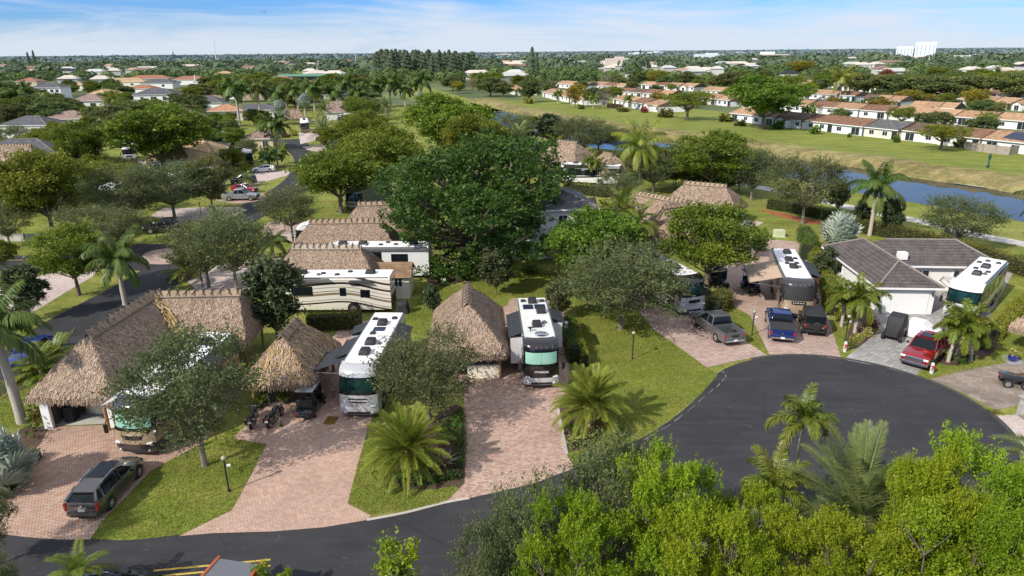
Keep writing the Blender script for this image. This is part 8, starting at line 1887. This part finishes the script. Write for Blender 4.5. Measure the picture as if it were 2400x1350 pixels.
for i, (dd, p, hh, px, py) in enumerate(rest):
    w_ = hh*random.uniform(1.0, 1.7)
    if i < 480:
        left = px < 1060
        k = 'mid' if random.random() < .55 else random.choice(['bright', 'olive', 'yellow' if not left else 'olive', 'dry' if not left else 'bright', 'umbrella'])
        lab, gr, nm = {'mid': ('dark broadleaf tree in the wooded suburb, one of many alike', 'dark broadleaf trees of the far suburb', 'broadleaf_tree'), 'bright': ('fresh green tree in the wooded suburb, one of many alike', 'fresh green trees of the far suburb', 'leafy_tree'), 'olive': ('olive tinted tree in the wooded suburb, one of many alike', 'olive trees of the far suburb', 'leafy_tree'), 'yellow': ('yellow-green tree in the suburb behind the townhouses', 'yellow-green trees behind the townhouses', 'yellow_green_tree'), 'dry': ('leafless grey tree in the suburb behind the townhouses', 'leafless trees behind the townhouses', 'bare_tree'), 'umbrella': ('flat-topped tree in the wooded suburb, one of many alike', 'flat-topped trees of the far suburb', 'spreading_tree')}[k]
        tree(k, lab, p, hh, w_, group=gr, name=nm)
    else: FARQ.append((p, hh, w_))
# pale roofs scattered through the distant woods
FH = []
for i in range(95):
    d = 560*(3.2**random.random()); x = d*random.uniform(-.8, .8); px = 1200+x/(d*.945+7)*FPX
    p = Vector((x, d, 0))
    if 840 < px < 1120 and d < 900: continue
    o = MB(); wd = random.uniform(12, 24)*(1 if d < 900 else 1.5); h = random.uniform(3.5, 6)
    o.box((0, 0, h/2), (wd, 12, h)); o.cur = 1; o.pts([(-wd/2-.6, -6.8, h), (wd/2+.6, -6.8, h), (wd/2-4, 0, h+2.6), (-wd/2+4, 0, h+2.6), (wd/2+.6, 6.8, h), (-wd/2-.6, 6.8, h)], [(0, 1, 2, 3), (4, 5, 3, 2), (1, 4, 2), (5, 0, 3)])
    k = random.choice(['far_roof', 'far_tan', 'far_brown', 'far_tan', 'tile_grey', 'far_pale'])
    o = o.build('house', [M['far_pale'], M[k]]); o.location = p; o.rotation_euler = (0, 0, random.uniform(-.5, .5)); FH.append(p)
    tag(o, 'small pale house showing through the distant canopy, one of many alike', 'house', 'pale houses scattered through the distant woods')
def near_far_house(p):
    return any(abs(p.x-q.x*p.y/max(q.y, 1)) < 13 and -8 < q.y-p.y < q.y*.20 for q in FH)
def merge_wood(name, items, label, per, leaf, mat, seed):
    r = np.random.default_rng(seed); Q = []; T = []
    for (p, hh, w_) in items:
        n = per; d = unit(n, r); d[:, 2] = np.abs(d[:, 2])*1.15-.25
        lob = 1+.25*np.sin(d[:, 0]*4+p.x)*np.cos(d[:, 1]*4+p.y)
        P = d*np.array([w_/2, w_/2, hh*.52])*lob[:, None]*(.75+.25*r.random(n))[:, None]; P[:, 2] += hh*.45; P[:, 2] = np.maximum(P[:, 2], .3); P += np.array([p.x, p.y, 0])
        Q.append(surf_leaves(P, d*np.array([1, 1, 1.4]), leaf*w_, r)); T.append(r.uniform(0, .62)+.28*r.random(n)+.12*d[:, 2])
    o = link(name, soup_mesh(name, np.concatenate(Q), np.concatenate(T), mat)); return tag(o, label, 'woodland', None, 'stuff')
FARQ = [q for q in FARQ if not near_far_house(q[0])]
if FARQ: merge_wood('woodland', FARQ, 'unbroken tree canopy of the far suburb below the skyline', 170, .15, M['far1'], 5)
it = []; d = 740.0
while d < 1900:
    half = d*1.1; x = -half
    while x < half:
        hh = random.uniform(6, 11)*(1 if random.random() < .85 else 1.6); p = Vector((x, d+random.uniform(-20, 20), 0)); (None if near_far_house(p) else it.append((p, hh, hh*random.uniform(1.6, 3.0)))); x += random.uniform(11, 22)
    d *= 1.075
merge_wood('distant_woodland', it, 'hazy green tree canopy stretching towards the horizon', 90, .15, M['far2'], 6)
it = []; d = 1900.0
while d < 9000:
    half = d*1.1; x = -half
    while x < half:
        hh = random.uniform(7, 15)*(1 if random.random() < .93 else 1.5); it.append((Vector((x, d+random.uniform(-40, 40), 0)), hh, random.uniform(18, 40)*d/2500)); x += random.uniform(16, 34)*d/2500
    d *= 1.13
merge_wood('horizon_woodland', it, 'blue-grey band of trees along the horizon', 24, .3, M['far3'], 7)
# undergrowth of the left resort: shrubs between the plots
MG = 'round bushes between the left resort plots'
clear2 = [(330, 590, 460, 625), (0, 585, 330, 660), (0, 640, 240, 745), (130, 560, 330, 590)]
def on_lane(p):
    return any((Vector((q.x, q.y, 0))-p).length < 5.0 for q in MW)
n_ = 0
for i in range(3600):
    px = random.uniform(-30, 880); py = 262+238*random.random()**1.25
    if keep_clear(px, py) or n_ > 330: continue
    p = G(px, py)
    if on_lane(p) or near_building(p): continue
    if 520 < px and py > 400 : continue
    if 330 < px < 560 and py > 470: continue
    if 180 < px < 340 and 375 < py < 400: continue
    if random.random() < .55:
        mt = random.choice(['hedge', 'hedge_olive', 'hedge', 'hedge_lime']); s = random.uniform(2.0, 4.2)
        shrub('dense round bush between the left resort plots, one of many alike', p, s, s*random.uniform(.6, 1.0), mt, .26, 320, 'bush', 'bush', MG)
    else:
        k = random.choice(['olive', 'bright', 'oak', 'mid']); hh = random.uniform(3.5, 6.0)
        tree(k, 'small %s tree between the left resort plots, one of many alike' % {'olive': 'olive', 'bright': 'bright green', 'oak': 'grey-green', 'mid': 'dark green'}[k], p, hh, hh*random.uniform(.8, 1.1), group='small %s trees between the left resort plots' % k)
    n_ += 1
# thicket along the near canal bank and behind the giant tree
for i in range(46):
    q = random.random(); px = 1120+q*640; py = 330+q*120+random.uniform(-14, 26)
    if 1240 < px < 1460 and 330 < py < 440: continue
    p = G(px, py); k = random.choice(['oak', 'oak', 'oak_warm', 'magnolia', 'bright']); hh = random.uniform(3.5, 6.0)
    if k == 'magnolia': hh *= .8
    tree(k, 'bushy tree in the thicket along the near canal bank, one of many alike', p, hh, hh*random.uniform(.7, 1.1), group='trees of the thicket along the near canal bank', name='thicket_tree')
